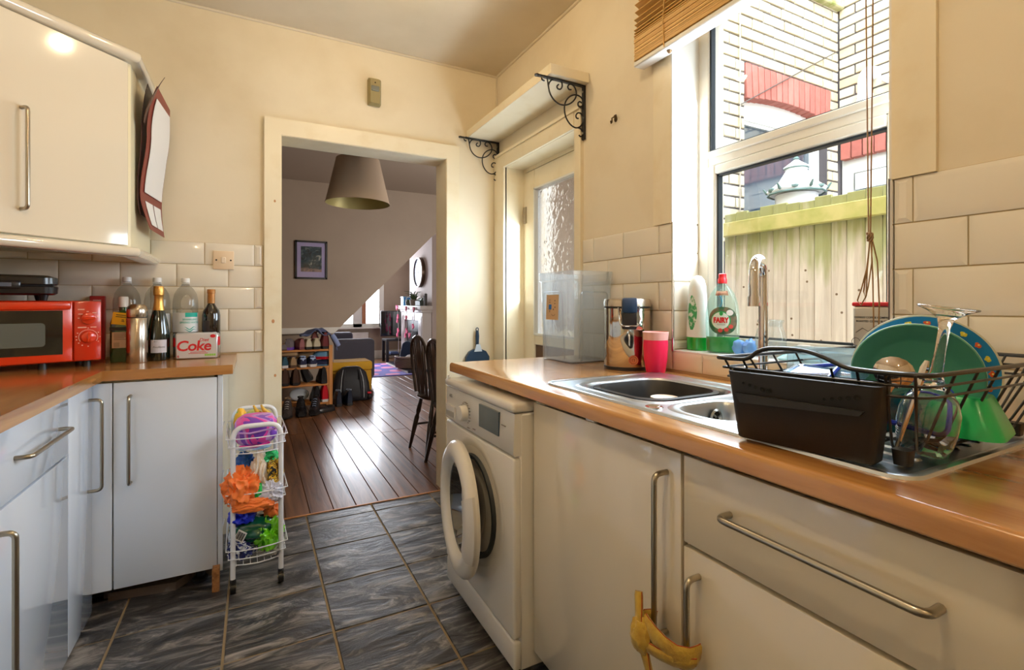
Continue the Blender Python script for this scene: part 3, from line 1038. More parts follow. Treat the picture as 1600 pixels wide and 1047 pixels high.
curl_sheet(zs[2:], lambda z: -0.16, lambda z: 0.12, lambda z: (max(0.006, nearx(z) * 0.62 - 0.004), farx(z) * 0.4)).build('back_sheet', dkred, cl)
curl_sheet([0.03 + 0.19 * k / 8 for k in range(9)], lambda z: -0.19 - 0.1 * (z - 0.03), lambda z: -0.10, lambda z: (0.03 + 0.9 * max(0, z - 0.03) ** 1.5, 0.028 + 0.5 * max(0, z - 0.03) ** 1.5)).build('curled_leaf', dkred, cl)

# L-shaped worktop
wt = thing('worktop', 'oiled wooden L-shaped worktop under the microwave and bottles', 'worktop', (0, 0, 0))
MB().prism([(-1.108, -1.5), (-0.50, -1.5), (-0.50, 2.318), (-0.515, 2.335), (-0.515, 2.838), (-1.108, 2.838)], 'Z', 0.862, 0.90).build('left_run', MT['wood_top'], wt)
MB().prism([(-0.515, 2.335), (-0.50, 2.318), (-0.079, 2.318), (-0.079, 2.838), (-0.515, 2.838)], 'Z', 0.862, 0.90).build('return', MT['wood_top_x'], wt)

def front(name, parent, x0, x1, y0, y1, z0, z1, m):
    return MB().box(x0, x1, y0, y1, z0, z1, 0.0025, 2).build(name, m, parent)
# drawer unit
du = thing('drawer_unit', 'white gloss base unit with a drawer above a door, left edge of the kitchen', 'cabinet', (0, 0, 0))
MB().box(-1.1, -0.552, 1.16, 2.058, 0.02, 0.86).build('body', MT['carcass'], du, smooth=0)
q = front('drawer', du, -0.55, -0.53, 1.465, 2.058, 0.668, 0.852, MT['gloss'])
bow_handle(MB(), (-0.53, 1.66, 0.765), (-0.53, 1.98, 0.765), (0.033, 0, 0), 0.006).build('handle', MT['steel'], q)
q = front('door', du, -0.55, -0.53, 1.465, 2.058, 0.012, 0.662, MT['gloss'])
bow_handle(MB(), (-0.53, 1.56, 0.19), (-0.53, 1.56, 0.615), (0.034, 0, 0), 0.0065).build('handle', MT['steel'], q)
du2 = thing('base_cabinet', 'white gloss base cabinet nearest the camera on the left, only its edge in view', 'cabinet', (0, 0, 0))
MB().box(-1.1, -0.552, 0.3, 1.158, 0.02, 0.86).build('body', MT['carcass'], du2, smooth=0)
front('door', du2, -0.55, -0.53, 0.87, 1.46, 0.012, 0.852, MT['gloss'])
# corner unit with two doors meeting at the inside corner
cu = thing('corner_base_cabinet', 'white gloss corner base cabinet with two tall handles under the bottles', 'cabinet', (0, 0, 0))
bm_ = MB().prism([(-1.1, 2.062), (-0.552, 2.062), (-0.552, 2.352), (-0.145, 2.352), (-0.145, 2.83), (-1.1, 2.83)], 'Z', 0.10, 0.86)
bm_.build('body', MT['carcass'], cu, smooth=0)
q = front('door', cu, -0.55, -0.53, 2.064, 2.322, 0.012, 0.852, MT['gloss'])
bow_handle(MB(), (-0.53, 2.285, 0.47), (-0.53, 2.285, 0.80), (0.036, 0, 0), 0.006).build('handle', MT['steel'], q)
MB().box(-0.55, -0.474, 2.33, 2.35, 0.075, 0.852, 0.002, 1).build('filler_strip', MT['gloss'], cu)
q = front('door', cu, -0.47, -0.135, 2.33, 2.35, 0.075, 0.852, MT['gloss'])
bow_handle(MB(), (-0.418, 2.33, 0.470), (-0.418, 2.33, 0.80), (0, -0.034, 0), 0.006).build('handle', MT['steel'], q)
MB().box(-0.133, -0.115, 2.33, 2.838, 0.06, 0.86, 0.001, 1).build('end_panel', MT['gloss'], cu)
MB().box(-0.150, -0.125, 2.285, 2.33, 0.0, 0.088).build('chipboard_foot', mat('raw_chipboard', C(176, 122, 74), 0.8, var=(60, C(140, 92, 54), 0.4, 0.6)), cu)
lg = MB().lathe([(0.03, 0), (0.03, 0.012), (0.018, 0.02), (0.018, 0.1)], (-0.20, 2.42, 0.0), 14)
lg.lathe([(0.022, 0.045), (0.022, 0.055)], (-0.20, 2.42, 0.0), 14)
lg.build('leg', MT['black'], cu)
MB().box(-0.24, -0.19, 2.395, 2.405, 0.068, 0.082).build('plinth_clip', MT['chrome'], cu)
rb = MB().box(-0.52, -0.16, 2.43, 2.80, 0.002, 0.03)
rb.prism([(-0.50, 2.40), (-0.28, 2.37), (-0.20, 2.47), (-0.24, 2.62), (-0.48, 2.60)], 'Z', 0.002, 0.035)
tag(rb.build('loose_floor_slab', mat('dusty_concrete', C(98, 84, 72), 0.9, var=(9, C(150, 142, 134), 0.5, 0.72))), 'dusty broken slab lying in the dark gap under the corner base cabinet', 'slab')

# ================================================================ THINGS ON THE LEFT WORKTOP
# red microwave
mw = thing('microwave', 'glossy red microwave oven with black glass door on the left worktop', 'microwave', (-0.546, 2.52, 0.90), radians(20.6))
RED = mat('glossy_red_enamel', C(224, 58, 20), 0.22, coat=0.7)
REDD = mat('dark_red_enamel', C(206, 46, 18), 0.25, coat=0.5)
Wm, Dm, Hm, zf = 0.475, 0.26, 0.262, 0.022
MB().box(-Wm, 0, 0.012, Dm, zf, Hm, 0.008, 2).build('body', RED, mw)
q = MB().box(-Wm, -0.086, 0.0, 0.014, zf + 0.004, Hm - 0.002, 0.006, 2).build('door', RED, mw)
MB().box(-Wm, -0.092, -0.010, 0.0, Hm - 0.034, Hm - 0.004, 0.007, 2).build('grip', RED, q)
MB().box(-Wm + 0.02, -0.116, -0.0025, 0.0, zf + 0.034, Hm - 0.038).build('glass_panel', mat('black_door_glass', C(16, 20, 22), 0.05, 0, 1.0), q, smooth=0)
MB().prism([(a[0], a[1]) for a in [(p[0], p[1]) for p in rrect(-Wm + 0.06, -0.165, zf + 0.066, Hm - 0.085, 0.012, 0)]], 'Y', -0.0032, -0.0024).build('window_mesh', mat('grey_door_mesh', C(92, 100, 98), 0.15, 0, 0.8), q)
cp = MB().box(-0.083, 0, -0.002, 0.014, zf + 0.004, Hm - 0.002, 0.005, 2).build('control_panel', REDD, mw)
for zz in (0.192, 0.118):
    dk = MB()
    dk.lathe([(0.0235, 0), (0.022, 0.010), (0.019, 0.012), (0.0005, 0.0125)], n=22)
    dk.box(-0.020, 0.020, -0.005, 0.005, 0.010, 0.021, 0.003, 1)
    ang = radians(8 if zz > 0.15 else 82)
    dk.xf(Matrix.Translation((-0.041, -0.002, zz)) @ Matrix.Rotation(radians(90), 4, 'X') @ Matrix.Rotation(ang, 4, 'Z'))
    dk.build('dial', RED, mw)
pr = MB()
def dash(x, z, w, h=0.003):
    pr.box(x, x + w, -0.0026, -0.0019, z, z + h)
dash(-0.072, 0.226, 0.020, 0.0035); dash(-0.071, 0.208, 0.014); dash(-0.046, 0.218, 0.007); dash(-0.028, 0.213, 0.012); dash(-0.072, 0.192, 0.005); dash(-0.014, 0.196, 0.006)
dash(-0.072, 0.155, 0.026, 0.004); dash(-0.034, 0.156, 0.018)
for k in range(26):
    t = radians(-120 + 240 * k / 25)
    dash(-0.041 + 0.029 * sin(t) - 0.001, 0.118 + 0.029 * cos(t) - 0.001, 0.0028, 0.0028)
for t in (-150, -128, -105, -85, -62, 180, 90, 60, 120, 0):
    dash(-0.041 + 0.036 * sin(radians(t)) - 0.002, 0.118 + 0.036 * cos(radians(t)) - 0.0015, 0.004, 0.003)
stuff(pr.build('dial_markings', mat('white_dial_print', C(240, 190, 170), 0.5), mw))
for (x, y) in ((-0.44, 0.04), (-0.04, 0.04), (-0.44, 0.23), (-0.04, 0.23), (-0.17, 0.03)):
    MB().lathe([(0.014, 0), (0.012, zf + 0.002)], (x, y, 0), 12, cap0=True).build('foot', MT['black'], mw)

# sandwich press on the microwave
sp = thing('sandwich_press', 'black electric sandwich press lying on top of the red microwave', 'grill', (-0.672, 2.52, 1.162), radians(20.6))
bp2 = mat('black_gloss_plastic', C(28, 28, 30), 0.25, coat=0.3)
def slab(mb, x0, x1, y0, y1, r, zs_):
    mb.loft([rrect(x0 + i, x1 - i, y0 + i, y1 - i, max(0.004, r - i), z_) for z_, i in zs_])
m1 = MB(); slab(m1, -0.30, 0.0, -0.0, 0.24, 0.05, [(0.022, 0.012), (0.028, 0.002), (0.052, 0.0), (0.056, 0.004)])
m1.build('base', bp2, sp)
m2 = MB(); slab(m2, -0.30, 0.0, -0.0, 0.24, 0.05, [(0.060, 0.004), (0.064, 0.0), (0.088, 0.002), (0.098, 0.03)])
m2.build('lid', bp2, sp)
m3 = MB().box(-0.29, -0.02, 0.004, 0.22, 0.050, 0.066, 0.003, 1)
m3.build('plate_gap', MT['dark'], sp)
m4 = MB().box(-0.235, -0.11, -0.016, 0.006, 0.044, 0.074, 0.006, 2).build('handle', bp2, sp)
MB().box(-0.23, -0.135, -0.0175, -0.0155, 0.052, 0.066, 0.0005, 1).build('silver_strip', mat('blue_grey_strip', C(110, 124, 150), 0.3, 0.6), sp)
for (x, y) in ((-0.045, 0.035), (-0.25, 0.035), (-0.25, 0.20), (-0.045, 0.20)):
    MB().lathe([(0.010, 0), (0.016, 0.024)], (x, y, 0), 12, cap0=True, cap1=True).build('foot', MT['black'], sp)
# small red carton behind the microwave corner
rc = thing('red_carton', 'narrow red carton standing behind the right corner of the microwave', 'box', (-0.622, 2.813, 0.90), radians(4))
MB().box(-0.026, 0.026, -0.018, 0.018, 0, 0.285, 0.002, 1).build('carton', mat('crimson_card', C(176, 30, 26), 0.4), rc)
MB().box(-0.014, 0.014, -0.0186, -0.018, 0.245, 0.268).build('label', mat('pale_label', C(214, 150, 140), 0.6), rc)

# bottles and jars
GG = thin('green_bottle_glass', C(56, 132, 52), 1.0, 0.03)
def glassy(name, col, r=0.05):
    return mat(name, col, r, 0, 1.0, spec=0.8)
# square green spirit bottle
gb = thing('green_bottle', 'square green spirit bottle with white cap and yellow sticker beside the steel flask', 'bottle', (-0.507, 2.69, 0.90), radians(6))
MB().loft([rrect(-0.042, 0.042, -0.036, 0.036, 0.010, 0.0), rrect(-0.044, 0.044, -0.038, 0.038, 0.012, 0.006), rrect(-0.044, 0.044, -0.038, 0.038, 0.012, 0.165),
           rrect(-0.036, 0.036, -0.032, 0.032, 0.022, 0.200), rrect(-0.016, 0.016, -0.016, 0.016, 0.0155, 0.218), rrect(-0.015, 0.015, -0.015, 0.015, 0.0145, 0.246)]).build('bottle', mat('dark_green_glass', C(24, 72, 26), 0.06, 0, 1.0), gb)
MB().lathe([(0.0175, 0.236), (0.0175, 0.278), (0.015, 0.281), (0.0005, 0.2812)], n=20).build('cap', MT['white'], gb)
MB().box(-0.036, 0.038, -0.0388, -0.0378, 0.060, 0.128).build('paper_label', mat('cream_label', C(214, 190, 160), 0.6), gb)
ly = MB()
for zz, w in ((0.122, 0.04), (0.117, 0.055), (0.112, 0.05), (0.107, 0.056), (0.102, 0.035), (0.096, 0.05)):
    ly.box(-0.030, -0.030 + w, -0.0393, -0.0386, zz, zz + 0.0018)
for k in range(9):
    ly.box(-0.030 + k * 0.0022, -0.0292 + k * 0.0022, -0.0393, -0.0386, 0.064, 0.084)
stuff(ly.build('label_print', mat('grey_label_print', C(120, 104, 90), 0.6), gb))
rd = MB().lathe([(0.012, 0), (0.0004, 0.0004)], n=20)
rd.xf(Matrix.Translation((0.022, -0.0390, 0.074)) @ Matrix.Rotation(radians(90), 4, 'X'))
rd.build('red_seal', mat('red_seal_print', C(190, 60, 54), 0.5), gb)
MB().box(-0.044, 0.044, -0.0395, 0.0395, 0.135, 0.150).build('black_band', mat('black_band', C(32, 26, 22), 0.5), gb)
ys_ = MB().box(-0.029, 0.029, -0.001, 0.001, 0, 0.052)
ys_.xf(Matrix.Translation((-0.010, -0.0400, 0.160)) @ Matrix.Rotation(radians(-2), 4, 'X') @ Matrix.Rotation(radians(8), 4, 'Y'))
ysl = ys_.build('yellow_sticker', mat('yellow_sticker', C(246, 196, 32), 0.5), gb)
yp = MB()
for zz, w in ((0.040, 0.036), (0.032, 0.040), (0.020, 0.008), (0.014, 0.010)):
    x0_ = -0.018 if w > 0.02 else 0.004
    yp.box(x0_, x0_ + w, -0.0016, -0.0009, zz, zz + 0.003)
yp.xf(Matrix.Translation((-0.010, -0.0400, 0.160)) @ Matrix.Rotation(radians(-2), 4, 'X') @ Matrix.Rotation(radians(8), 4, 'Y'))
stuff(yp.build('sticker_print', MT['dark_print'], gb))
# steel vacuum flask
fl = thing('vacuum_flask', 'brushed steel vacuum flask standing in front of the green bottle', 'flask', (-0.443, 2.592, 0.90))
BR = mat('brushed_steel', C(196, 184, 168), 0.24, 1.0)
MB().lathe([(0.0005, 0), (0.036, 0), (0.0375, 0.003), (0.0375, 0.188), (0.036, 0.190)], n=36).build('body', BR, fl)
MB().lathe([(0.0355, 0.189), (0.0355, 0.194)], n=36).build('seal_ring', MT['black'], fl)
MB().lathe([(0.036, 0.193), (0.0372, 0.195), (0.0365, 0.222), (0.033, 0.237), (0.024, 0.247), (0.0005, 0.250)], n=36).build('cup_lid', BR, fl)
# champagne bottle
ch = thing('champagne_bottle', 'dark green champagne bottle with gold foil neck beside the steel flask', 'bottle', (-0.378, 2.668, 0.90))
MB().lathe([(0.0005, 0.0), (0.040, 0.0), (0.0425, 0.005), (0.0425, 0.10), (0.041, 0.125), (0.033, 0.175), (0.022, 0.222), (0.0165, 0.25), (0.0155, 0.27)], n=36).build('bottle', mat('near_black_green_glass', C(14, 28, 20), 0.05, 0, 1.0), ch)
MB().lathe([(0.0235, 0.212), (0.020, 0.238), (0.0172, 0.262), (0.0168, 0.285), (0.0205, 0.290), (0.0195, 0.297), (0.021, 0.304), (0.0195, 0.312), (0.020, 0.322), (0.0175, 0.328), (0.0005, 0.330)], n=24).build('foil', mat('gold_foil', C(222, 170, 92), 0.3, 0.85, bump=(90, 0.5)), ch)
def cyl_label(r, z0, z1, a0, a1, n=14):
    vs, fs = [], []
    for k in range(n + 1):
        t = a0 + (a1 - a0) * k / n
        vs += [(r * cos(t), r * sin(t), z0), (r * cos(t), r * sin(t), z1)]
    for k in range(n):
        fs.append((2 * k, 2 * k + 2, 2 * k + 3, 2 * k + 1))
    return MB().add(vs, fs)
af = radians(-80)   # direction of the camera seen from the bottles
cyl_label(0.0429, 0.035, 0.092, af - 0.75, af + 0.70).build('label', mat('silver_white_label', C(214, 212, 222), 0.4), ch)
wrapf = lambda r, a, z: (lambda x, y: (r * cos(a + x / r), r * sin(a + x / r), z + y))
lettering('Feuillatte', 0.0125, MT['dark_print'], ch, wrapf(0.0433, af - 0.02, 0.060), shear=0.3)
lettering('BRUT', 0.0055, MT['dark_print'], ch, wrapf(0.0433, af - 0.3, 0.084))
# three big clear water bottles
def pet(name_label, x, y, tint_label, seed):
    b = thing('water_bottle', name_label, 'bottle', (x, y, 0.90))
    prof = [(0.0005, 0.002), (0.040, 0.0), (0.049, 0.012), (0.050, 0.04), (0.0485, 0.10), (0.050, 0.108), (0.050, 0.205), (0.0515, 0.215), (0.051, 0.262), (0.045, 0.296), (0.032, 0.320), (0.017, 0.336), (0.0135, 0.345), (0.0135, 0.352)]
    MB().lathe(prof, n=32).build('bottle', MT['bottle_clear'], b)
    MB().lathe([(0.017, 0.350), (0.0172, 0.352), (0.0172, 0.368), (0.0155, 0.371), (0.0005, 0.3715)], n=20).build('cap', MT['white'], b)
    MB().lathe([(0.0165, 0.343), (0.0185, 0.345), (0.0165, 0.347)], n=20).build('neck_ring', MT['white'], b)
    return b
b1 = pet('clear plastic two litre bottle, leftmost of the row behind the flask', -0.512, 2.782, None, 1)
b2 = pet('clear plastic two litre bottle behind the champagne bottle', -0.400, 2.786, None, 2)
b3 = pet('clear two litre bottle with white and teal label behind the drinks multipack', -0.290, 2.786, None, 3)
MB().lathe([(0.0512, 0.118), (0.0512, 0.205)], n=32).build('label', mat('white_blue_label', C(222, 226, 232), 0.5), b2)
cyl_label(0.0516, 0.135, 0.150, radians(-95), radians(-35)).build('label_band', mat('slate_print', C(66, 82, 96), 0.5), b2)
cyl_label(0.0516, 0.186, 0.190, radians(-95), radians(-45)).build('label_line', MT['dark_print'], b2)
MB().lathe([(0.0512, 0.118), (0.0512, 0.208)], n=32).build('label', mat('water_label', C(226, 226, 226), 0.5), b3)
cyl_label(0.0516, 0.188, 0.208, radians(-86), radians(-20)).build('label_band', MT['teal_print'], b3)
lettering('SPARKLING', 0.0125, MT['teal_print'], b3, wrapf(0.0518, radians(-62), 0.176), bold=0.0002)
lettering('SPRING WATER', 0.0125, MT['teal_print'], b3, wrapf(0.0518, radians(-62), 0.162), bold=0.0002)
wv = MB()
for (za, amp) in ((0.148, 0.006), (0.138, 0.005)):
    pts = []
    for k in range(15):
        t = radians(-88 + 52 * k / 14)
        pts.append((0.0518 * cos(t), 0.0518 * sin(t), za - 0.012 + amp * sin(k * 0.55 + 1.5)))
    wv.tube(pts, [0.0005 + 0.0016 * sin(pi * k / 14) for k in range(15)], 5)
wv.build('wave_print', MT['teal_print'], b3)
# wine
wn = thing('wine_bottle', 'dark red wine bottle with bronze capsule behind the right end of the drinks multipack', 'bottle', (-0.186, 2.792, 0.90))
MB().lathe([(0.0005, 0.0), (0.036, 0.0), (0.0385, 0.004), (0.0385, 0.195), (0.034, 0.218), (0.022, 0.236), (0.0155, 0.25), (0.0145, 0.262)], n=32).build('bottle', mat('black_red_glass', C(20, 8, 8), 0.05, 0, 1.0), wn)
MB().lathe([(0.0162, 0.252), (0.0158, 0.30), (0.0175, 0.302), (0.0175, 0.318), (0.016, 0.320), (0.0005, 0.3205)], n=24).build('capsule', mat('bronze_capsule', C(178, 120, 62), 0.4, 0.4), wn)
cyl_label(0.0389, 0.09, 0.17, radians(-140), radians(-95)).build('label', mat('charcoal_label', C(52, 46, 50), 0.5), wn)
# multipack of cans
ck = thing('drinks_multipack', 'silver six can multipack carton with red lettering on the left worktop', 'box', (-0.232, 2.640, 0.90), radians(4))
sil = mat('silver_card', C(214, 212, 214), 0.35, 0.25)
MB().box(-0.080, 0.080, 0.0, 0.078, 0.002, 0.117, 0.004, 1).build('carton', sil, ck)
def ckm(x, y):
    return (x, -0.0007, 0.058 + y)
lettering('Coke', 0.064, MT['red_print'], ck, lambda x, y: ckm(x - 0.012, y + 0.000), bold=0.0014, shear=0.12, spacing=0.92)
lettering('Diet', 0.021, MT['red_print'], ck, lambda x, y: ckm(x + 0.026, y + 0.027), bold=0.0003, shear=0.35)
sl = MB()
for zz, w in ((0.030, 0.060), (0.024, 0.074)):
    sl.box(-w / 2 + 0.005, w / 2 + 0.005, -0.0009, 0, zz, zz + 0.0022)
stuff(sl.build('small_print', MT['red_print'], ck))
sg = MB()
for k in range(5):
    sg.box(0.030 + k * 0.0088, 0.0380 + k * 0.0088, -0.0009, 0, 0.012, 0.021)
stuff(sg.build('nutrition_panel', mat('pale_green_print', C(150, 206, 90), 0.5), ck))
sb_ = MB().lathe([(0.011, 0), (0.0004, 0.0004)], n=20, sx=1.0, sy=0.72)
sb_.xf(Matrix.Translation((0.062, -0.0006, 0.102)) @ Matrix.Rotation(radians(90), 4, 'X'))
sb_.build('round_badge', MT['red_print'], ck)
lettering('6', 0.016, MT['red_print'], ck, lambda x, y: ckm(x - 0.070, y - 0.044), bold=0.0003)
for sgn in (-1, 1):
    cn = MB().lathe([(0.0005, 0.0), (0.026, 0.0), (0.0315, 0.008), (0.0315, 0.104), (0.026, 0.113), (0.0005, 0.113)], (sgn * 0.060, 0.040, 0.002), 24)
    cq = cn.build('can', mat('aluminium_can', C(206, 206, 208), 0.2, 0.9), ck)
    a0_ = radians(-90 + sgn * 62)
    cp_ = cyl_label(0.0318, 0.055, 0.095, a0_ - 0.35, a0_ + 0.35, 6)
    cp_.build('can_print', MT['red_print'], cq, loc=(sgn * 0.060, 0.040, 0.002))
# light switch, motion sensor
sw_ = thing('light_switch', 'ivory single light switch plate on the back wall tiles', 'switch', (-0.136, YB - 0.009, 1.366))
MB().box(-0.045, 0.045, -0.009, 0.0, -0.046, 0.046, 0.003, 2).build('plate', MT['ivory'], sw_)
MB().box(-0.010, 0.010, -0.013, -0.008, -0.015, 0.015, 0.002, 1).build('rocker', mat('rocker_ivory', C(238, 220, 196), 0.35), sw_)
for sx_ in (-0.031, 0.031):
    MB().cyl((sx_, -0.0085, 0), (sx_, -0.0102, 0), 0.004, n=10).build('screw', MT['dark'], sw_)
ms_ = thing('motion_sensor', 'small olive grey alarm sensor box high on the back wall above the doorway', 'sensor', (0.600, YB, 2.345))
olive = mat('olive_grey_plastic', C(150, 136, 92), 0.45)
MB().loft([rrect(-0.036, 0.036, -0.074, 0.074, 0.008, 0.0), rrect(-0.036, 0.036, -0.074, 0.074, 0.008, 0.022), rrect(-0.026, 0.026, -0.068, 0.068, 0.008, 0.040)]).xf(Matrix.Rotation(radians(90), 4, 'X')).build('case', olive, ms_)
MB().box(-0.022, 0.022, -0.045, -0.034, -0.002, 0.028, 0.003, 1).build('lens', mat('grey_lens', C(120, 124, 116), 0.2), ms_)
MB().cyl((0.0, -0.036, 0.046), (0.0, -0.041, 0.046), 0.004, n=8).build('indicator', MT['dark'], ms_)
# ================================================================ RIGHT-HAND RUN
rt = thing('worktop', 'oiled wooden worktop around the sink on the window side', 'worktop', (0, 0, 0))
SY0, SY1, SX0, SX1 = 0.352, 1.325, 0.812, 1.275
nose = [(0.835, 0.862), (0.738, 0.862), (0.735, 0.865), (0.735, 0.889)] + [(0.735 + 0.011 * (1 - cos(t)), 0.889 + 0.011 * sin(t)) for t in (radians(22), radians(45), radians(67), radians(90))] + [(0.835, 0.90)]
tp = MB().prism(nose, 'Y', -1.2, 1.975)
tp.box(0.835, SX1 - 0.02, SY1 - 0.02, 1.975, 0.862, 0.90)
tp.box(0.835, SX1 - 0.02, -1.2, SY0 + 0.02, 0.862, 0.90)
tp.box(SX1 - 0.02, XW - 0.001, -1.2, 1.975, 0.862, 0.90)
tp.build('board', MT['wood_top'], rt)
tag(MB().box(0.755, 0.775, 1.0, 1.035, 0.850, 0.8615, 0.002, 1).build('door_bumper', MT['white']), 'small white plastic catch under the worktop edge above the tall cupboard door', 'catch')

# washing machine
wm = thing('washing_machine', 'white front loading washing machine with its round door ajar', 'washing machine', (0.70, 1.325, 0.0))
WMC = mat('white_enamel', C(228, 222, 212), 0.3, coat=0.4)
WMD = 0.56
bd_ = MB()
bd_.box(0.022, WMD, 0.0, 0.60, 0.02, 0.812, 0.006, 1)
bd_.build('case', WMC, wm)
MB().box(-0.006, WMD, -0.002, 0.602, 0.814, 0.846, 0.012, 3).build('top', WMC, wm)
fpn = MB().box(0.0, 0.03, 0.001, 0.599, 0.118, 0.676, 0.010, 3)
fpn.build('front_panel', WMC, wm)
MB().box(0.002, 0.03, 0.001, 0.599, 0.022, 0.115, 0.010, 3).build('kick_panel', WMC, wm)
cpn = MB().prism([(0.03, 0.682), (0.004, 0.682), (-0.002, 0.690), (0.004, 0.812), (0.03, 0.812)], 'Y', 0.001, 0.599)
cpo = cpn.build('control_panel', WMC, wm)
fx = lambda z: -0.002 + 0.006 * (z - 0.69) / 0.122
MB().prism([(0.10, 0.722), (0.255, 0.722), (0.255, 0.800), (0.10, 0.800)], 'X', -0.004, 0.01).build('display', mat('dark_slate_display', C(48, 62, 74), 0.15, 0, 0.6), cpo)
dl_ = MB().prism([(0.49, 0.694), (0.588, 0.694), (0.588, 0.742), (0.49, 0.742)], 'X', -0.005, 0.006)
dl_.build('drawer_front', WMC, cpo)
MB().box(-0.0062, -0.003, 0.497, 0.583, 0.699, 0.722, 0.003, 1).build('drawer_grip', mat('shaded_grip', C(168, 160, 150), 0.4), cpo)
kb = MB().lathe([(0.030, 0), (0.028, 0.022), (0.025, 0.025), (0.0005, 0.0255)], n=26).xf(Matrix.Translation((-0.001, 0.385, 0.742)) @ Matrix.Rotation(radians(-90), 4, 'Y'))
kb.build('dial', WMC, cpo)
mk = MB()
for k in range(13):
    t = radians(-70 + 210 * k / 12)
    yy, zz = 0.385 - 0.042 * sin(t), 0.742 + 0.040 * cos(t)
    mk.box(-0.0052, -0.002, yy - 0.012 * (0.5 + 0.5 * abs(sin(k * 2.1))), yy, zz - 0.0012, zz + 0.0012)
for (yy, zz, w) in ((0.050, 0.765, 0.028), (0.29, 0.700, 0.02), (0.34, 0.694, 0.02)):
    mk.box(-0.0052, -0.002, yy, yy + w, zz - 0.001, zz + 0.0015)
stuff(mk.build('markings', mat('grey_panel_print', C(140, 128, 116), 0.5), cpo))
MB().box(-0.0055, -0.002, 0.44, 0.446, 0.716, 0.722).build('indicator', MT['dark_print'], cpo)
lettering('AEG', 0.017, MT['dark_print'], cpo, lambda x, y: (-0.0030, 0.535 - x, 0.782 + y), bold=0.0005)
# porthole and ajar door
PC = (0.0, 0.30, 0.432)
ph = MB().lathe([(0.178, 0.0), (0.176, 0.012), (0.168, 0.014), (0.160, 0.004), (0.150, -0.01)], n=44)
ph.xf(Matrix.Translation((0.0, 0.30, 0.432)) @ Matrix.Rotation(radians(-90), 4, 'Y'))
ph.build('door_seal', mat('dark_rubber_seal', C(40, 46, 52), 0.4), wm)
MB().lathe([(0.155, -0.004), (0.0005, -0.004)], n=44).xf(Matrix.Translation((0.0, 0.30, 0.432)) @ Matrix.Rotation(radians(-90), 4, 'Y')).build('drum_opening', mat('drum_dark', C(34, 30, 30), 0.35), wm)
bw_ = MB().lathe([(0.236, 0.001), (0.225, 0.004), (0.200, -0.001)], n=48).xf(Matrix.Translation((0.0, 0.30, 0.432)) @ Matrix.Rotation(radians(-90), 4, 'Y'))
bw_.build('recess_ring', WMC, wm)
dr_ = bpy.data.objects.new('porthole_door', None)
COL.objects.link(dr_)
dr_.parent = wm
dr_.location = (-0.018, 0.30 + 0.218, 0.432)
dr_.rotation_euler = (0, 0, radians(-7.5))
RY = lambda m: m.xf(Matrix.Translation((0, -0.218, 0)) @ Matrix.Rotation(radians(-90), 4, 'Y'))
RY(MB().lathe([(0.226, 0.0), (0.230, 0.008), (0.228, 0.020), (0.214, 0.034), (0.192, 0.040), (0.172, 0.036), (0.158, 0.020), (0.154, 0.002), (0.226, 0.0)], n=56)).build('ring', WMC, dr_)
RY(MB().lathe([(0.160, 0.012), (0.15, 0.008), (0.130, -0.03), (0.10, -0.055), (0.0005, -0.062)], n=44)).build('glass_bowl', mat('dark_smoked_glass', C(40, 36, 36), 0.04, 0, 1.0, spec=0.8), dr_)
hd_ = MB()
n_ = 10
rings = []
for k in range(n_ + 1):
    t = radians(-118 + 56 * k / n_)       # towards the camera side of the ring
    ct, st_ = cos(t), sin(t)
    bulge = 0.022 * sin(pi * k / n_)
    rings.append([(rr * ct, rr * st_, zz) for rr, zz in ((0.150 - bulge, 0.030), (0.165, 0.0425), (0.19, 0.0455), (0.215, 0.040), (0.2315, 0.022), (0.2315, 0.014), (0.16, 0.014))])
hd_.loft(rings)
RY(hd_).build('handle', mat('pearl_white_plastic', C(214, 208, 200), 0.3, coat=0.3), dr_)
for (x, y) in ((0.06, 0.05), (0.06, 0.55), (0.5, 0.05), (0.5, 0.55)):
    MB().cyl((x, y, 0), (x, y, 0.025), 0.018, n=10).build('foot', MT['black'], wm)
hs = MB().tube(round_path([(0.0, 0.565, 0.845), (0.0, 0.565, 0.860)], 0.01), 0.005, 8)
hs.build('transit_bolt', MT['white'], wm)

# tall cupboard door (integrated appliance) and drawer unit
XD = 0.765
du_ = thing('sink_cupboard', 'cream gloss base cupboard with a tall bow handle beside the washing machine', 'cabinet', (0, 0, 0))
MB().box(XD + 0.022, 1.37, 0.722, 1.322, 0.10, 0.70).build('body', MT['carcass'], du_, smooth=0)
q = front('door', du_, XD, XD + 0.02, 0.724, 1.318, 0.075, 0.846, MT['gloss_cream'])
bow_handle(MB(), (XD, 0.762, 0.465), (XD, 0.762, 0.798), (-0.036, 0, 0), 0.006).build('handle', MT['steel'], q)
MB().box(0.84, 0.86, 0.722, 1.322, 0.0, 0.098).build('plinth', MT['gloss_cream'], du_)
dw_ = thing('drawer_unit', 'cream gloss base unit with a wide drawer over a door, nearest on the right', 'cabinet', (0, 0, 0))
MB().box(XD + 0.022, 1.37, 0.118, 0.718, 0.10, 0.70).build('body', MT['carcass'], dw_, smooth=0)
q = front('drawer', dw_, XD, XD + 0.02, 0.120, 0.717, 0.672, 0.846, MT['gloss_cream'])
bow_handle(MB(), (XD, 0.298, 0.767), (XD, 0.608, 0.767), (-0.034, 0, 0), 0.0062).build('handle', MT['steel'], q)
q = front('door', dw_, XD, XD + 0.02, 0.120, 0.717, 0.075, 0.664, MT['gloss_cream'])
bow_handle(MB(), (XD, 0.678, 0.29), (XD, 0.678, 0.620), (-0.034, 0, 0), 0.006).build('handle', MT['steel'], q)
MB().box(0.84, 0.86, 0.118, 0.718, 0.0, 0.098).build('plinth', MT['gloss_cream'], dw_)
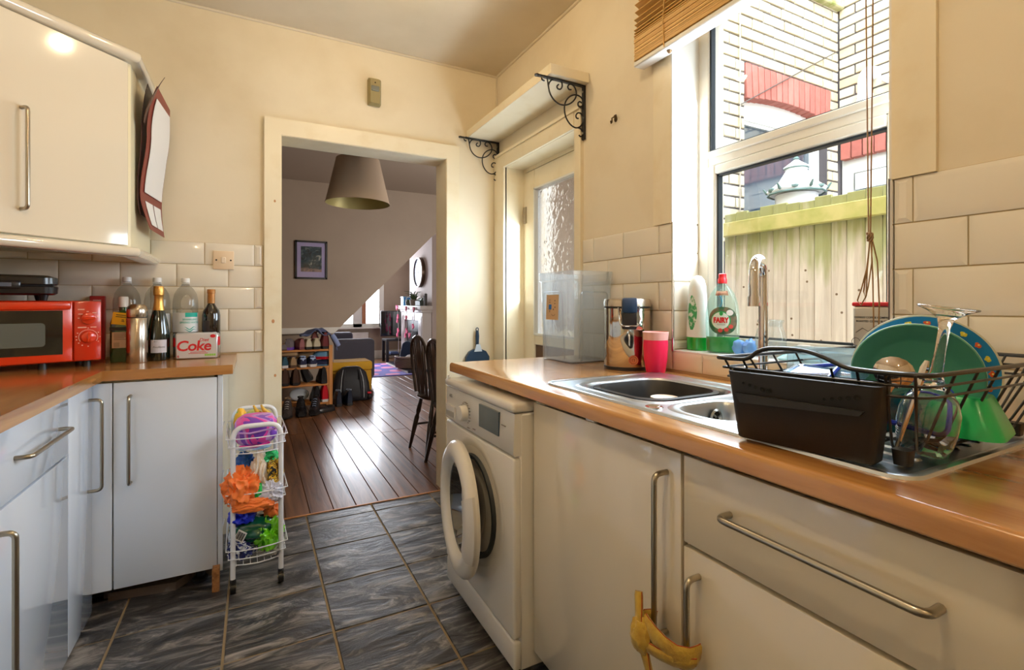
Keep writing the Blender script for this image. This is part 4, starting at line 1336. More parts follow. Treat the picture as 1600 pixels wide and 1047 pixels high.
dn = thing('base_cabinet', 'cream gloss base cabinet past the wide drawer unit, behind the camera side', 'cabinet', (0, 0, 0))
MB().box(XD + 0.022, 1.37, -1.18, 0.114, 0.10, 0.86).build('body', MT['carcass'], dn, smooth=0)
front('door', dn, XD, XD + 0.02, -0.48, 0.116, 0.075, 0.846, MT['gloss_cream'])

# yellow cloth tied round the two handles
YEL = mat('mustard_cloth', C(196, 160, 58), 0.85, var=(40, C(168, 128, 40), 0.4, 0.7), bump=(120, 0.4), sheen=0.3)
REDS = mat('rust_hem_stitching', C(160, 62, 30), 0.8)
yc = thing('tied_cloth', 'mustard yellow cloth with rust hem knotted around two cupboard handles', 'cloth', (XD - 0.036, 0.735, 0.48))
def band(pts, w, th, name, twist=0.0, hem=True):
    P = [Vector(p) for p in pts]
    P = [P[0]] + [a.lerp(b, 0.5) for a, b in zip(P[:-1], P[1:])] + [P[-1]]
    rings, hems = [], ([], [])
    for i, p in enumerate(P):
        t = (P[min(i + 1, len(P) - 1)] - P[max(i - 1, 0)]).normalized()
        ref = Vector((0, 0, 1)) if abs(t.z) < 0.8 else Vector((0, 1, 0))
        u = (ref - t * ref.dot(t)).normalized()
        u = Matrix.Rotation(twist * i, 3, t) @ u
        v = t.cross(u)
        ww = w[i] if isinstance(w, list) else w
        ring = []
        for k in range(12):
            a = 2 * pi * k / 12
            cr = 1 + 0.25 * noise.noise(Vector((k * 1.7, i * 0.9, len(P))))
            ring.append(tuple(p + u * (cos(a) * ww / 2) + v * (sin(a) * th * cr)))
        rings.append(ring)
        hems[0].append(p + u * ww / 2)
        hems[1].append(p - u * ww / 2)
    o = MB().loft(rings).build(name, YEL, yc)
    if hem:
        MB().tube(hems[0], 0.0010, 5).build('hem', REDS, o)
        MB().tube(hems[1], 0.0010, 5).build('hem', REDS, o)
band([(-0.020, 0.030, 0.02), (-0.026, 0.012, 0.018), (-0.026, -0.012, 0.010), (-0.024, -0.040, 0.004), (-0.016, -0.062, 0.000), (0.004, -0.070, -0.002), (0.020, -0.066, -0.002)], [0.034, 0.036, 0.040, 0.042, 0.046, 0.052, 0.054, 0.054], 0.008, 'loop', 0.04)
band([(0.020, 0.040, 0.01), (0.012, 0.05, 0.012), (-0.008, 0.050, 0.010), (-0.022, 0.042, -0.008), (-0.028, 0.024, -0.022), (-0.026, 0.0, -0.020), (-0.022, -0.03, -0.014), (-0.014, -0.058, -0.012), (0.01, -0.066, -0.012)], [0.026, 0.030, 0.034, 0.036, 0.034, 0.030, 0.032, 0.036, 0.040, 0.042], 0.009, 'loop', 0.08)
band([(-0.018, 0.052, 0.070), (-0.022, 0.048, 0.056), (-0.026, 0.042, 0.036), (-0.030, 0.036, 0.012), (-0.030, 0.030, -0.012), (-0.026, 0.026, -0.03)], [0.016, 0.022, 0.026, 0.028, 0.030, 0.030, 0.026], 0.008, 'tail', 0.16)
band([(-0.026, 0.034, -0.012), (-0.028, 0.028, -0.034), (-0.024, 0.020, -0.056), (-0.020, 0.018, -0.085), (-0.016, 0.014, -0.13)], [0.026, 0.028, 0.028, 0.028, 0.032, 0.036], 0.008, 'tail', 0.14)
MB().folds((-0.028, 0.032, -0.006), 0.020, 0.027, 0.036, 5, 0.18, 1.2, 4).build('knot', YEL, yc)

# ---- sink
sk = thing('sink', 'stainless steel inset sink with one and a half bowls and a drainer', 'sink', (0, 0, 0.90))
def sheet_with_holes(outer, holes, z, name, m, parent):
    bm = bmesh.new()
    edges = []
    for lp in [outer] + holes:
        vs = [bm.verts.new((p[0], p[1], z)) for p in lp]
        for a, b in zip(vs, vs[1:] + vs[:1]):
            edges.append(bm.edges.new((a, b)))
    bmesh.ops.triangle_fill(bm, use_beauty=True, use_dissolve=False, edges=edges)
    bmesh.ops.recalc_face_normals(bm, faces=bm.faces[:])
    me = bpy.data.meshes.new(name)
    bm.to_mesh(me)
    bm.free()
    me.materials.append(m)
    o = bpy.data.objects.new(name, me)
    COL.objects.link(o)
    o.parent = parent
    return o
outer = rrect(SX0, SX1, SY0, SY1, 0.035, 0, 8)
bowl = rrect(0.868, 1.205, 0.915, 1.245, 0.075, 0, 8)
half = rrect(0.868, 1.075, 0.690, 0.862, 0.065, 0, 8)
grow = lambda lp, g: [(cx + (p[0] - cx) * (1 + g / 0.12), cy + (p[1] - cy) * (1 + g / 0.12), 0) for p in lp for cx, cy in [(sum(a[0] for a in lp) / len(lp), sum(a[1] for a in lp) / len(lp))]]
sheet_with_holes(outer, [bowl, half], 0.0035, 'deck', MT['sink'], sk)
rim = MB()
rings = []
for off, zz in ((-0.006, 0.0), (-0.004, 0.005), (0.001, 0.0065), (0.007, 0.0055), (0.011, 0.0034)):
    rings.append(rrect(SX0 + off, SX1 - off, SY0 + off, SY1 - off, max(0.012, 0.035 - off), zz, 8))
rim.loft(rings, False, False)
rim.build('rim', MT['sink'], sk)
def bowl_mesh(x0, x1, y0, y1, r, depth, name, m):
    rings = []
    for off, zz in ((-0.022, 0.0036), (-0.016, 0.0062), (-0.008, 0.0058), (0.0, 0.0030), (0.004, -0.006), (0.010, -depth * 0.6), (0.016, -depth * 0.88), (0.03, -depth * 0.98), (0.055, -depth)):
        rings.append(rrect(x0 + off, x1 - off, y0 + off, y1 - off, max(0.02, r - off * 0.4), zz, 8))
    return MB().loft(rings, False, True).build(name, m, sk)
bo1 = bowl_mesh(0.868, 1.205, 0.915, 1.245, 0.075, 0.165, 'bowl', MT['sink'])
bo2 = bowl_mesh(0.868, 1.075, 0.690, 0.862, 0.065, 0.12, 'half_bowl', MT['sink'])
# overflow rosette on the far wall of the half bowl
ov = MB().lathe([(0.020, 0.004), (0.0215, 0.002), (0.0175, 0.006), (0.015, 0.003)], n=24)
for k in range(3):
    a = 2 * pi * k / 3 + 0.4
    ov.box(0.003, 0.016, -0.0022, 0.0022, 0.002, 0.005)
    ov.xf(Matrix.Rotation(a, 4, 'Z'), len(ov.v) - 8)
ov.xf(Matrix.Translation((1.020, 0.852, -0.034)) @ Matrix.Rotation(radians(90), 4, 'X'))
ov.build('overflow', mat('grey_metal', C(150, 150, 146), 0.35, 0.8), bo2)
MB().lathe([(0.018, 0.0), (0.0005, 0.0)], n=20).xf(Matrix.Translation((1.020, 0.8505, -0.034)) @ Matrix.Rotation(radians(90), 4, 'X')).build('overflow_hole', MT['dark'], bo2)
MB().lathe([(0.022, 0.0045), (0.020, 0.0065), (0.014, 0.0060), (0.010, 0.0045), (0.0005, 0.0045)], (0.842, 0.88, 0), 24).build('tap_hole_plug', MT['chrome'], sk)
for k in range(9):
    x0 = 0.875 + k * 0.043
    MB().loft([rrect(x0, x0 + 0.016, 0.385, 0.645, 0.007, 0.0036), rrect(x0 + 0.003, x0 + 0.013, 0.388, 0.642, 0.004, 0.0068)], False, True).build('drainer_ridge', MT['sink'], sk)
# tap
tpp = thing('tap', 'tall chrome swan neck kitchen tap behind the drying rack', 'tap', (1.232, 0.872, 0.9035))
MB().lathe([(0.028, 0), (0.028, 0.004), (0.022, 0.010), (0.020, 0.03), (0.0005, 0.031)], n=24, cap0=True).build('base', MT['chrome'], tpp)
dirv = Vector((-0.93, -0.37, 0)).normalized()
R_ = 0.047
pts = [Vector((0, 0, 0.02)), Vector((0, 0, 0.16)), Vector((0, 0, 0.30))]
pts += [Vector((0, 0, 0.318)) + dirv * (R_ * (1 - cos(t))) + Vector((0, 0, R_ * sin(t))) for t in [pi * k / 12 for k in range(13)]]
pts += [dirv * (2 * R_) + Vector((0, 0, 0.285)), dirv * (2 * R_) + Vector((0, 0, 0.262))]
MB().tube(pts, 0.0125, 16).build('spout', MT['chrome'], tpp)
e_ = dirv * (2 * R_)
MB().cyl((e_.x, e_.y, 0.240), (e_.x, e_.y, 0.266), 0.0150, n=20).build('nozzle', MT['chrome'], tpp)
for sgn in (1, -1):
    lv = MB().cyl((0, 0, 0.028), (0.02, 0.062 * sgn, 0.048), 0.010, n=12)
    lv.cyl((0.02, 0.062 * sgn, 0.044), (0.026, 0.085 * sgn, 0.060), 0.013, n=12)
    lv.build('lever', MT['chrome'], tpp)
# washing-up bowl in the big bowl, with a white cup in it
wb = thing('washing_up_bowl', 'black plastic washing-up bowl sitting inside the large sink bowl', 'bowl', (1.036, 1.082, 0.745))
rings = []
for off, zz in ((0.055, 0.0), (0.045, 0.003), (0.026, 0.11), (0.018, 0.142), (0.004, 0.149), (0.003, 0.156), (0.018, 0.158), (0.026, 0.14), (0.05, 0.012), (0.07, 0.008)):
    rings.append(rrect(-0.150 + off * 0.8, 0.150 - off * 0.8, -0.146 + off * 0.8, 0.146 - off * 0.8, 0.07, zz, 8))
MB().loft(rings).build('bowl', MT['black'], wb)
wcup = thing('paper_cup', 'white paper cup upside down in the black washing-up bowl', 'cup', (0.985, 0.990, 0.754))
cupw = mat('ivory_paper_cup', C(240, 224, 208), 0.5)
MB().lathe([(0.0395, 0.0), (0.042, 0.004), (0.0405, 0.010), (0.037, 0.140), (0.0365, 0.1435), (0.034, 0.141), (0.0005, 0.139)], n=30).build('cup', cupw, wcup)
lettering('70', 0.010, MT['dark_print'], wcup, lambda x, y: (x * 0.46 - y * 0.88, -x * 0.88 - y * 0.46, 0.1395), shear=0.2)

# ---- shelf with scroll brackets over the back door
sh = thing('wall_shelf', 'cream painted shelf board above the back door in the corner', 'shelf', (0, 0, 0))
MB().box(1.165, XW - 0.001, 1.857, 2.836, 2.176, 2.222, 0.002, 1).build('board', MT['trim'], sh)
def bracket(y, label):
    b = thing('shelf_bracket', label, 'bracket', (XW, y, 2.175))
    L = 0.255
    MB().box(-0.012, 0.0, -0.010, 0.010, -L, 0.0, 0.002, 1).build('upright', MT['blackmetal'], b)
    ar_ = MB().box(-0.262, 0.0, -0.010, 0.010, -0.007, 0.0, 0.002, 1)
    ar_.cyl((-0.262, 0, -0.007), (-0.262, 0, 0.0), 0.0105, n=14)
    ar_.build('arm', MT['blackmetal'], b)
    def px(pts):
        out = []
        for (x, y) in pts:          # sketch grid of the scroll work -> arm / upright coordinates
            dx, dy = x - 485, y - 280
            bb_ = (dy - dx * 130 / 470) / (555 + 5 * 130 / 470)
            aa_ = -(dx + 5 * bb_) / 470
            out.append(Vector((-0.262 * aa_, 0, -0.255 * bb_)))
        sm = [out[0]]
        for i in range(len(out) - 1):
            p0_, p1_, p2_, p3_ = out[max(0, i - 1)], out[i], out[i + 1], out[min(len(out) - 1, i + 2)]
            for k in range(1, 5):
                t = k / 4
                sm.append(0.5 * ((2 * p1_) + (p2_ - p0_) * t + (2 * p0_ - 5 * p1_ + 4 * p2_ - p3_) * t * t + (3 * p1_ - p0_ - 3 * p2_ + p3_) * t ** 3))
        return sm
    R4 = 0.0036
    MB().tube(px([(86, 216), (66, 206), (60, 184), (74, 166), (98, 172), (114, 204), (122, 262), (136, 336), (170, 400), (222, 448), (282, 464), (340, 448), (384, 404), (398, 350), (384, 296), (356, 262), (328, 258), (312, 280), (324, 308), (346, 312)]), R4, 7).build('scroll', MT['blackmetal'], b)
    MB().tube(px([(122, 262), (140, 222), (178, 200), (222, 206), (252, 236), (256, 276), (238, 304), (212, 296), (206, 272), (222, 256)]), R4, 7).build('scroll', MT['blackmetal'], b)
    MB().tube(px([(452, 452), (430, 436), (414, 450), (416, 478), (440, 490), (462, 470), (462, 424), (436, 386), (392, 366), (344, 374), (302, 408), (280, 460), (278, 530), (296, 600), (336, 664), (388, 700), (432, 690), (460, 650), (460, 594), (440, 558), (412, 550), (392, 572), (396, 600), (416, 608)]), R4, 7).build('scroll', MT['blackmetal'], b)
    MB().tube(px([(388, 700), (420, 704), (448, 726), (460, 760), (452, 788), (432, 792), (420, 774)]), R4, 7).build('hook', MT['blackmetal'], b)
    for zz in (-0.03, -0.225):
        MB().cyl((-0.012, 0, zz), (-0.0155, 0, zz), 0.005, n=10).build('screw', MT['steel'], b)
    MB().cyl((-0.235, 0, -0.007), (-0.235, 0, -0.010), 0.005, n=10).build('screw', MT['steel'], b)
bracket(1.893, 'black wrought iron scroll bracket under the near end of the wall shelf')
bracket(2.815, 'black wrought iron scroll bracket under the far end of the wall shelf, in the corner')
# small hook on the wall
hk = thing('wall_hook', 'small dark brass double hook on the wall between shelf and window', 'hook', (XW, 1.666, 1.940))
brs = mat('tarnished_brass', C(84, 66, 40), 0.4, 0.7)
MB().tube([(0, 0, 0.012), (-0.012, 0, 0.012), (-0.020, 0.004, 0.006), (-0.016, 0.008, -0.008), (-0.024, 0.004, -0.016), (-0.030, 0, -0.008)], 0.0032, 7).build('prong', brs, hk)
MB().tube([(0, 0, 0.010), (-0.012, -0.012, 0.016), (-0.022, -0.016, 0.010), (-0.018, -0.014, 0.0)], 0.0032, 7).build('prong', brs, hk)
MB().sphere((-0.003, 0, 0.004), 0.006, 0.009, 0.013, 10, 6).build('plate', brs, hk)
# dustpan hanging on the back wall
dpn = thing('dustpan', 'dark blue dustpan hanging on the back wall by the worktop end', 'dustpan', (1.232, YB - 0.004, 0.868))
navy = mat('navy_plastic', C(34, 58, 82), 0.4)
MB().prism([(-0.075, -0.12), (0.075, -0.12), (0.078, -0.05), (0.055, -0.015), (0.02, 0.0), (-0.02, 0.0), (-0.055, -0.015), (-0.078, -0.05)], 'Y', -0.028, -0.002).build('pan', navy, dpn)
MB().tube([(0, -0.012, -0.02), (0, -0.014, 0.03), (0, -0.016, 0.08), (0, -0.014, 0.115)], [0.009, 0.010, 0.012, 0.009], 10).build('handle', navy, dpn)
MB().tube([(0.0 + 0.008 * cos(2 * pi * k / 12), -0.014, 0.122 + 0.010 * sin(2 * pi * k / 12)) for k in range(12)], 0.003, 6, True).build('hanging_loop', navy, dpn)
MB().prism([(-0.012, 0.03), (0.012, 0.03), (0.026, -0.015), (-0.026, -0.015)], 'Y', -0.032, -0.027).build('brush_block', mat('pale_grey_plastic', C(196, 206, 216), 0.45), dpn)

# ---- things on the right worktop
tb = thing('storage_box', 'clear plastic storage tub with a small printed label, in front of the back door', 'box', (1.262, 1.797, 0.90))
rings = []
for e, zz in ((0.0, 0.0), (0.004, 0.004), (0.011, 0.33), (0.011, 0.345), (0.018, 0.352), (0.019, 0.385), (0.016, 0.388), (0.009, 0.350), (0.002, 0.008)):
    rings.append(rrect(-0.110 - e * 0.9 + 0.003, 0.098 + e * 0.6, -0.112 - e, 0.112 + e, 0.022, zz, 6))
MB().loft(rings).build('tub', MT['tub'], tb)
RB = MB()
for (ya, yb2, x) in ((-0.075, 0.075, -0.1205),):
    RB.tube(round_path([(x + 0.008, ya, 0.02), (x - 0.004, ya, 0.30), (x - 0.004, yb2, 0.30), (x + 0.008, yb2, 0.02)], 0.02), 0.003, 6)
RB.build('moulded_rib', MT['tub'], tb)
MB().tube(round_path([(-0.065, -0.114, 0.02), (-0.065, -0.124, 0.30), (0.075, -0.124, 0.30), (0.075, -0.114, 0.02)], 0.02), 0.003, 6).build('moulded_rib', MT['tub'], tb)
lb = bpy.data.objects.new('label', None)
COL.objects.link(lb)
lb.parent = tb
lb.location = (-0.1215, 0.005, 0.235)
lb.rotation_euler = (0, radians(2), radians(2))
MB().box(-0.001, 0.0, -0.046, 0.046, -0.054, 0.054).build('card', mat('tan_label', C(196, 166, 130), 0.6), lb)
MB().box(-0.0016, -0.001, 0.006, 0.026, -0.010, 0.012).build('blue_print', mat('blue_print', C(20, 104, 186), 0.5), lb)
lp_ = MB()
for (y, z_, w, hgt) in ((0.026, 0.030, 0.012, 0.002), (0.024, 0.020, 0.008, 0.003), (-0.016, 0.026, 0.006, 0.004), (-0.016, 0.014, 0.006, 0.004), (-0.017, -0.002, 0.007, 0.004), (-0.006, -0.012, 0.006, 0.005), (0.020, -0.022, 0.003, 0.010)):
    lp_.box(-0.0016, -0.001, y - w, y, z_, z_ + hgt)
lp_.tube([(-0.0012, 0.004, -0.030), (-0.0012, -0.002, -0.036), (-0.0012, -0.012, -0.037), (-0.0012, -0.022, -0.031)], 0.0008, 4)
stuff(lp_.build('label_print', MT['dark_print'], lb))
# chrome bin
bn = thing('mini_bin', 'small polished chrome pedal bin with black lid catch on the right worktop', 'bin', (1.284, 1.488, 0.90))
CHR = mat('mirror_steel', C(206, 196, 180), 0.07, 1.0)
MB().lathe([(0.0005, 0.012), (0.087, 0.012), (0.088, 0.014), (0.088, 0.232), (0.086, 0.234)], n=48).build('body', CHR, bn)
MB().lathe([(0.0005, 0.0), (0.089, 0.0), (0.0892, 0.012), (0.085, 0.014)], n=48).build('base_ring', MT['black'], bn)
MB().lathe([(0.083, 0.232), (0.0882, 0.236), (0.0882, 0.241)], n=48).build('seal_ring', MT['black'], bn)
MB().lathe([(0.0892, 0.240), (0.0892, 0.262), (0.086, 0.268), (0.05, 0.272), (0.0005, 0.273)], n=48).build('lid', BR, bn)
av = Vector((-0.55, -0.83, 0)).normalized()
sv = Vector((-av.y, av.x, 0))
MX = Matrix(((sv.x, av.x, 0, 0), (sv.y, av.y, 0, 0), (0, 0, 1, 0), (0, 0, 0, 1)))
MB().box(-0.030, 0.024, 0.070, 0.100, 0.155, 0.268, 0.006, 2).xf(MX).build('catch', MT['black'], bn)
MB().box(-0.031, 0.025, 0.080, 0.106, 0.215, 0.272, 0.007, 2).xf(MX).build('catch_cover', mat('dark_blue_plastic', C(18, 48, 78), 0.3, coat=0.4), bn)
MB().tube([p for p in [MX @ Vector(t) for t in round_path([(-0.042, 0.080, 0.235), (-0.042, 0.106, 0.20), (-0.038, 0.118, 0.168), (0.030, 0.118, 0.168), (0.034, 0.106, 0.20), (0.034, 0.080, 0.235)], 0.02)]], 0.0036, 8).build('handle', MT['chrome'], bn)
so = MB().lathe([(0.018, 0), (0.0004, 0.0002)], n=22).xf(MX @ Matrix.Translation((0.012, 0.0888, 0.040)) @ Matrix.Rotation(radians(-90), 4, 'X'))
so.build('round_sticker', mat('orange_sticker', C(216, 130, 90), 0.5), bn)
sr = MB().tube([(0.013 * cos(2 * pi * k / 20), 0.013 * sin(2 * pi * k / 20), 0.0006) for k in range(20)], 0.0008, 4, True)
sr.tube([(-0.004, 0.004, 0.0006), (-0.004, -0.005, 0.0006), (0.004, -0.005, 0.0006), (0.004, 0.004, 0.0006)], 0.001, 4)
sr.xf(MX @ Matrix.Translation((0.012, 0.0888, 0.040)) @ Matrix.Rotation(radians(-90), 4, 'X'))
stuff(sr.build('sticker_print', mat('brown_print', C(110, 56, 36), 0.5), bn))
# pink beaker
pk = thing('pink_beaker', 'bright pink plastic beaker with a pale rim beside the chrome bin', 'cup', (1.285, 1.335, 0.90))
PINK = mat('hot_pink_plastic', C(255, 36, 92), 0.4, sss=0.1)
MB().lathe([(0.0005, 0.001), (0.030, 0.0), (0.034, 0.006), (0.041, 0.05), (0.0435, 0.10), (0.0425, 0.123), (0.0405, 0.123), (0.036, 0.05), (0.0005, 0.01)], n=36).build('cup', PINK, pk)
MB().lathe([(0.0432, 0.120), (0.0455, 0.143), (0.0465, 0.148), (0.0445, 0.149), (0.040, 0.122)], n=36).build('rim', mat('pale_pink_silicone', C(255, 196, 190), 0.35), pk)

# ---- window sill
SZ = 0.9805
wf = thing('detergent_bottle', 'opaque white bottle with green liquid at its foot, left end of the window sill', 'bottle', (1.440, 1.283, SZ))
def osec(rx, ry, z, dx=0.0, dy=0.0, n=28):
    return [(dx + rx * cos(2 * pi * k / n), dy + ry * sin(2 * pi * k / n), z) for k in range(n)]
WHT = mat('translucent_white_plastic', C(236, 240, 238), 0.35, sss=0.2)
GRN = mat('green_liquid', C(20, 158, 52), 0.15, coat=0.6, emis=None)
MB().loft([osec(0.026, 0.040, 0.0), osec(0.030, 0.044, 0.004), osec(0.0305, 0.0445, 0.048)]).build('liquid', GRN, wf)
MB().loft([osec(0.0306, 0.0447, 0.048), osec(0.030, 0.043, 0.10), osec(0.028, 0.038, 0.15), osec(0.027, 0.036, 0.20), osec(0.026, 0.033, 0.232), osec(0.021, 0.026, 0.256), osec(0.012, 0.014, 0.270), osec(0.002, 0.002, 0.273)]).build('bottle', WHT, wf)
lw_ = MB()
vs, fs = [], []
for i in range(9):
    for j in range(7):
        a = radians(150 + 60 * j / 6)
        t = i / 8
        z_ = 0.075 + 0.125 * t
        wd = sin(pi * min(1, max(0, 0.08 + 0.84 * t)))
        aa = radians(180) + (a - radians(180)) * wd
        vs.append((0.0308 * cos(aa) * (1 - 0.1 * t), 0.0438 * sin(aa) * (1 - 0.15 * t), z_))
for i in range(8):
    for j in range(6):
        k = i * 7 + j
        fs.append((k, k + 1, k + 8, k + 7))
lw_.add(vs, fs)
lw_.build('label', mat('green_leaf_label', C(60, 160, 96), 0.4, var=(60, C(226, 236, 226), 0.5, 0.6)), wf)

fy = thing('washing_up_liquid', 'clear bottle of green washing-up liquid with a red cap on the window sill', 'bottle', (1.432, 1.168, SZ), radians(37))
prof = [(0.044, 0.0), (0.0525, 0.006), (0.0535, 0.05), (0.0545, 0.09), (0.0535, 0.14), (0.048, 0.175), (0.038, 0.205), (0.024, 0.225), (0.0145, 0.236), (0.0135, 0.246)]
def fyr(z):
    for (r0, z0), (r1, z1) in zip(prof[:-1], prof[1:]):
        if z0 <= z <= z1:
            return r0 + (r1 - r0) * (z - z0) / (z1 - z0)
    return prof[-1][0]
FX = 0.52
MB().lathe(prof, n=36, sx=FX, sy=1.0, cap0=True).build('bottle', thin('clear_green_tint_plastic', (0.86, 0.97, 0.94, 1), 1.0, 0.04, 0.12, C(214, 244, 236)), fy)
MB().lathe([(0.042, 0.003), (0.0508, 0.008), (0.0518, 0.05), (0.0518, 0.056), (0.0005, 0.056)], n=36, sx=FX, sy=1.0, cap0=True).build('liquid', GRN, fy)
MB().lathe([(0.0150, 0.240), (0.0150, 0.254), (0.0135, 0.256), (0.0125, 0.262), (0.0125, 0.272), (0.010, 0.274), (0.0005, 0.2745)], n=22).build('cap', mat('red_cap', C(226, 34, 48), 0.35), fy)
# label patch on the broad face: u runs along y, height z
def face(y, z, off=0.0008):
    r = fyr(z)
    s_ = max(-0.98, min(0.98, y / r))
    return (-(FX * r * sqrt(1 - s_ * s_) + off), -y, z)
def patch(outline, cen, off, name, m, rings_=6):
    vs, fs = [face(cen[0], cen[1], off)], []
    n = len(outline)
    for k in range(1, rings_ + 1):
        for (y, z) in outline:
            vs.append(face(cen[0] + (y - cen[0]) * k / rings_, cen[1] + (z - cen[1]) * k / rings_, off))
    for j in range(n):
        fs.append((0, 1 + j, 1 + (j + 1) % n))
    for k in range(rings_ - 1):
        for j in range(n):
            a = 1 + k * n + j
            b = 1 + k * n + (j + 1) % n
            fs.append((a, a + n, b + n, b))
    return MB().add(vs, fs).build(name, m, fy, smooth=80)
ell = lambda cy, cz, a, b, n=36, pw=1.0: [(cy + a * (abs(cos(2 * pi * k / n)) ** pw) * (1 if cos(2 * pi * k / n) > 0 else -1), cz + b * (abs(sin(2 * pi * k / n)) ** pw) * (1 if sin(2 * pi * k / n) > 0 else -1)) for k in range(n)]
patch(ell(0.002, 0.112, 0.044, 0.047, 36, 0.85), (0.002, 0.112), 0.0008, 'label', mat('dark_green_label', C(22, 92, 62), 0.4, var=(26, C(128, 108, 84), 0.45, 0.62)))
patch(ell(-0.004, 0.112, 0.031, 0.032), (-0.004, 0.112), 0.0012, 'label_ring', mat('mid_green_ring', C(36, 168, 96), 0.4))
patch(ell(-0.005, 0.112, 0.028, 0.029), (-0.005, 0.112), 0.0016, 'label_centre', mat('pale_label_centre', C(226, 240, 228), 0.4))
patch(ell(-0.003, 0.136, 0.006, 0.007, 16), (-0.003, 0.136), 0.0020, 'leaf_drop', mat('leaf_green', C(20, 150, 70), 0.4), 2)
for (cy, cz, nm) in ((0.024, 0.139, 'white_roundel'),):
    patch(ell(cy, cz, 0.011, 0.010, 18), (cy, cz), 0.0020, nm, MT['paper'], 2)
for (cy, cz) in ((-0.006, 0.079), (0.013, 0.082), (0.027, 0.092)):
    patch(ell(cy, cz, 0.0075, 0.0070, 16), (cy, cz), 0.0020, 'red_roundel', mat('red_white_roundel', C(214, 80, 70), 0.4), 2)
patch([(-0.022, 0.198), (0.020, 0.198), (0.016, 0.214), (-0.018, 0.214)], (0, 0.206), 0.0008, 'neck_label', mat('orange_grey_print', C(196, 156, 130), 0.4, var=(50, C(150, 60, 60), 0.5, 0.65)), 3)
lettering('FAIRY', 0.021, MT['red_print'], fy, lambda x, y: face(-0.004 + x * 0.86, 0.113 + y * 1.15, 0.0024), bold=0.0012)
lettering('PLATINUM', 0.0052, MT['dark_print'], fy, lambda x, y: face(-0.003 + x, 0.098 + y, 0.0024))
MB().tube([(0.004 * sin(k * 1.2), 0.004 * cos(k * 0.9) + 0.006, 0.15 + k * 0.008) for k in range(9)], 0.003, 6).build('blue_swirl', mat('blue_swirl', C(60, 150, 196), 0.3), fy)
# translucent blue gloves, sponge and clear jar
bg = thing('blue_sponge', 'crumpled translucent blue scourer beside the washing-up liquid on the sill', 'sponge', (1.425, 1.082, SZ))
BLU = mat('bright_blue_translucent', C(120, 176, 246), 0.35, sss=0.4)
MB().blob((0.0, 0.014, 0.024), 0.020, 0.021, 0.027, 3, 0.25, 2.5, 3, 0.88).build('lobe', BLU, bg)
MB().blob((0.004, -0.022, 0.025), 0.021, 0.022, 0.028, 9, 0.3, 2.2, 3, 0.88).build('lobe', BLU, bg)
jr = thing('glass_jar', 'clear wide necked glass jar behind the tap on the window sill', 'jar', (1.448, 1.000, SZ))
MB().lathe([(0.0005, 0.002), (0.040, 0.0), (0.044, 0.006), (0.045, 0.06), (0.040, 0.085), (0.034, 0.096), (0.034, 0.108), (0.038, 0.112), (0.038, 0.118), (0.036, 0.119), (0.032, 0.110), (0.032, 0.098)], n=32).build('jar', thin('jar_glass', (0.93, 0.96, 0.97, 1), 1.2, 0.02, 0.06, C(230, 240, 244)), jr)
bp_ = thing('blue_cloth_pack', 'pale turquoise cleaning cloth folded flat on the sill by the window handle', 'cloth', (1.440, 0.885, SZ), radians(12))
MB().loft([rrect(-0.030, 0.030, -0.065, 0.065, 0.01, 0.0), rrect(-0.034, 0.034, -0.070, 0.070, 0.012, 0.006), rrect(-0.026, 0.026, -0.055, 0.055, 0.012, 0.016)]).build('cloth', mat('turquoise_cloth', C(150, 214, 226), 0.7, var=(30, C(220, 238, 240), 0.45, 0.65)), bp_)
tn = thing('coffee_tin', 'silver coffee canister with a red lid at the right end of the window sill', 'tin', (1.446, 0.688, SZ))
TIN = mat('pewter_tin', C(190, 184, 172), 0.35, 0.55)
MB().box(-0.042, 0.042, -0.050, 0.050, 0.0, 0.165, 0.010, 3).build('tin', TIN, tn)
MB().box(-0.043, 0.043, -0.051, 0.051, 0.163, 0.174, 0.004, 2).build('lid', mat('red_lid', C(196, 28, 36), 0.35), tn)
lettering('CONGO COFFEE COMPANY', 0.0068, MT['dark_print'], tn, lambda x, y: (-0.0425, -x + 0.0, 0.134 + y), bold=0.0002)
lettering('ROASTED COFFEE BLEND', 0.0068, MT['dark_print'], tn, lambda x, y: (-0.0425, -x + 0.0, 0.124 + y), bold=0.0002)
hl = MB().tube([(-0.0422, 0.040, 0.094), (-0.0422, 0.024, 0.106), (-0.0422, 0.010, 0.098), (-0.0422, -0.008, 0.114), (-0.0422, -0.030, 0.102), (-0.0422, -0.048, 0.100)], 0.0008, 4)
hl.tube([(-0.0422, 0.040 + 0.010 * cos(2 * pi * k / 16), 0.070 + 0.010 * sin(2 * pi * k / 16)) for k in range(16)], 0.0008, 4, True)
hl.build('hill_line_print', MT['dark_print'], tn)

# ---- venetian blind
vb = thing('venetian_blind', 'wooden venetian blind bunched up at the top of the kitchen window', 'blind', (0, 0, 0))
oak = wood('honey_oak_slat', C(206, 158, 84), C(236, 194, 122), 'Y', 0.4, 40, 2)
MB().box(1.302, 1.355, 0.56, 1.472, 2.066, 2.086, 0.004, 1).build('bottom_rail', MT['white_trim'], vb)
slm = MB().box(-0.026, 0.026, -0.455, 0.455, -0.0016, 0.0016).mesh('slat', oak, 0)
zz = 2.0905
for k in range(34):
    dz = 0.0046 if k < 20 else 0.0046 + 0.0042 * (k - 19)
    t = random.uniform(-2.0, 2.0) if k < 20 else 8 + (k - 20) * 2.2
    inst(slm, 'slat', vb, (1.329 + random.uniform(-0.001, 0.001), 1.014 + random.uniform(-0.003, 0.003), zz), (0, radians(t), 0))
    zz += dz
    if zz > 2.5:
        break
MB().box(1.30, 1.36, 0.555, 1.476, 2.5, 2.555, 0.004, 1).build('head_rail', oak, vb)
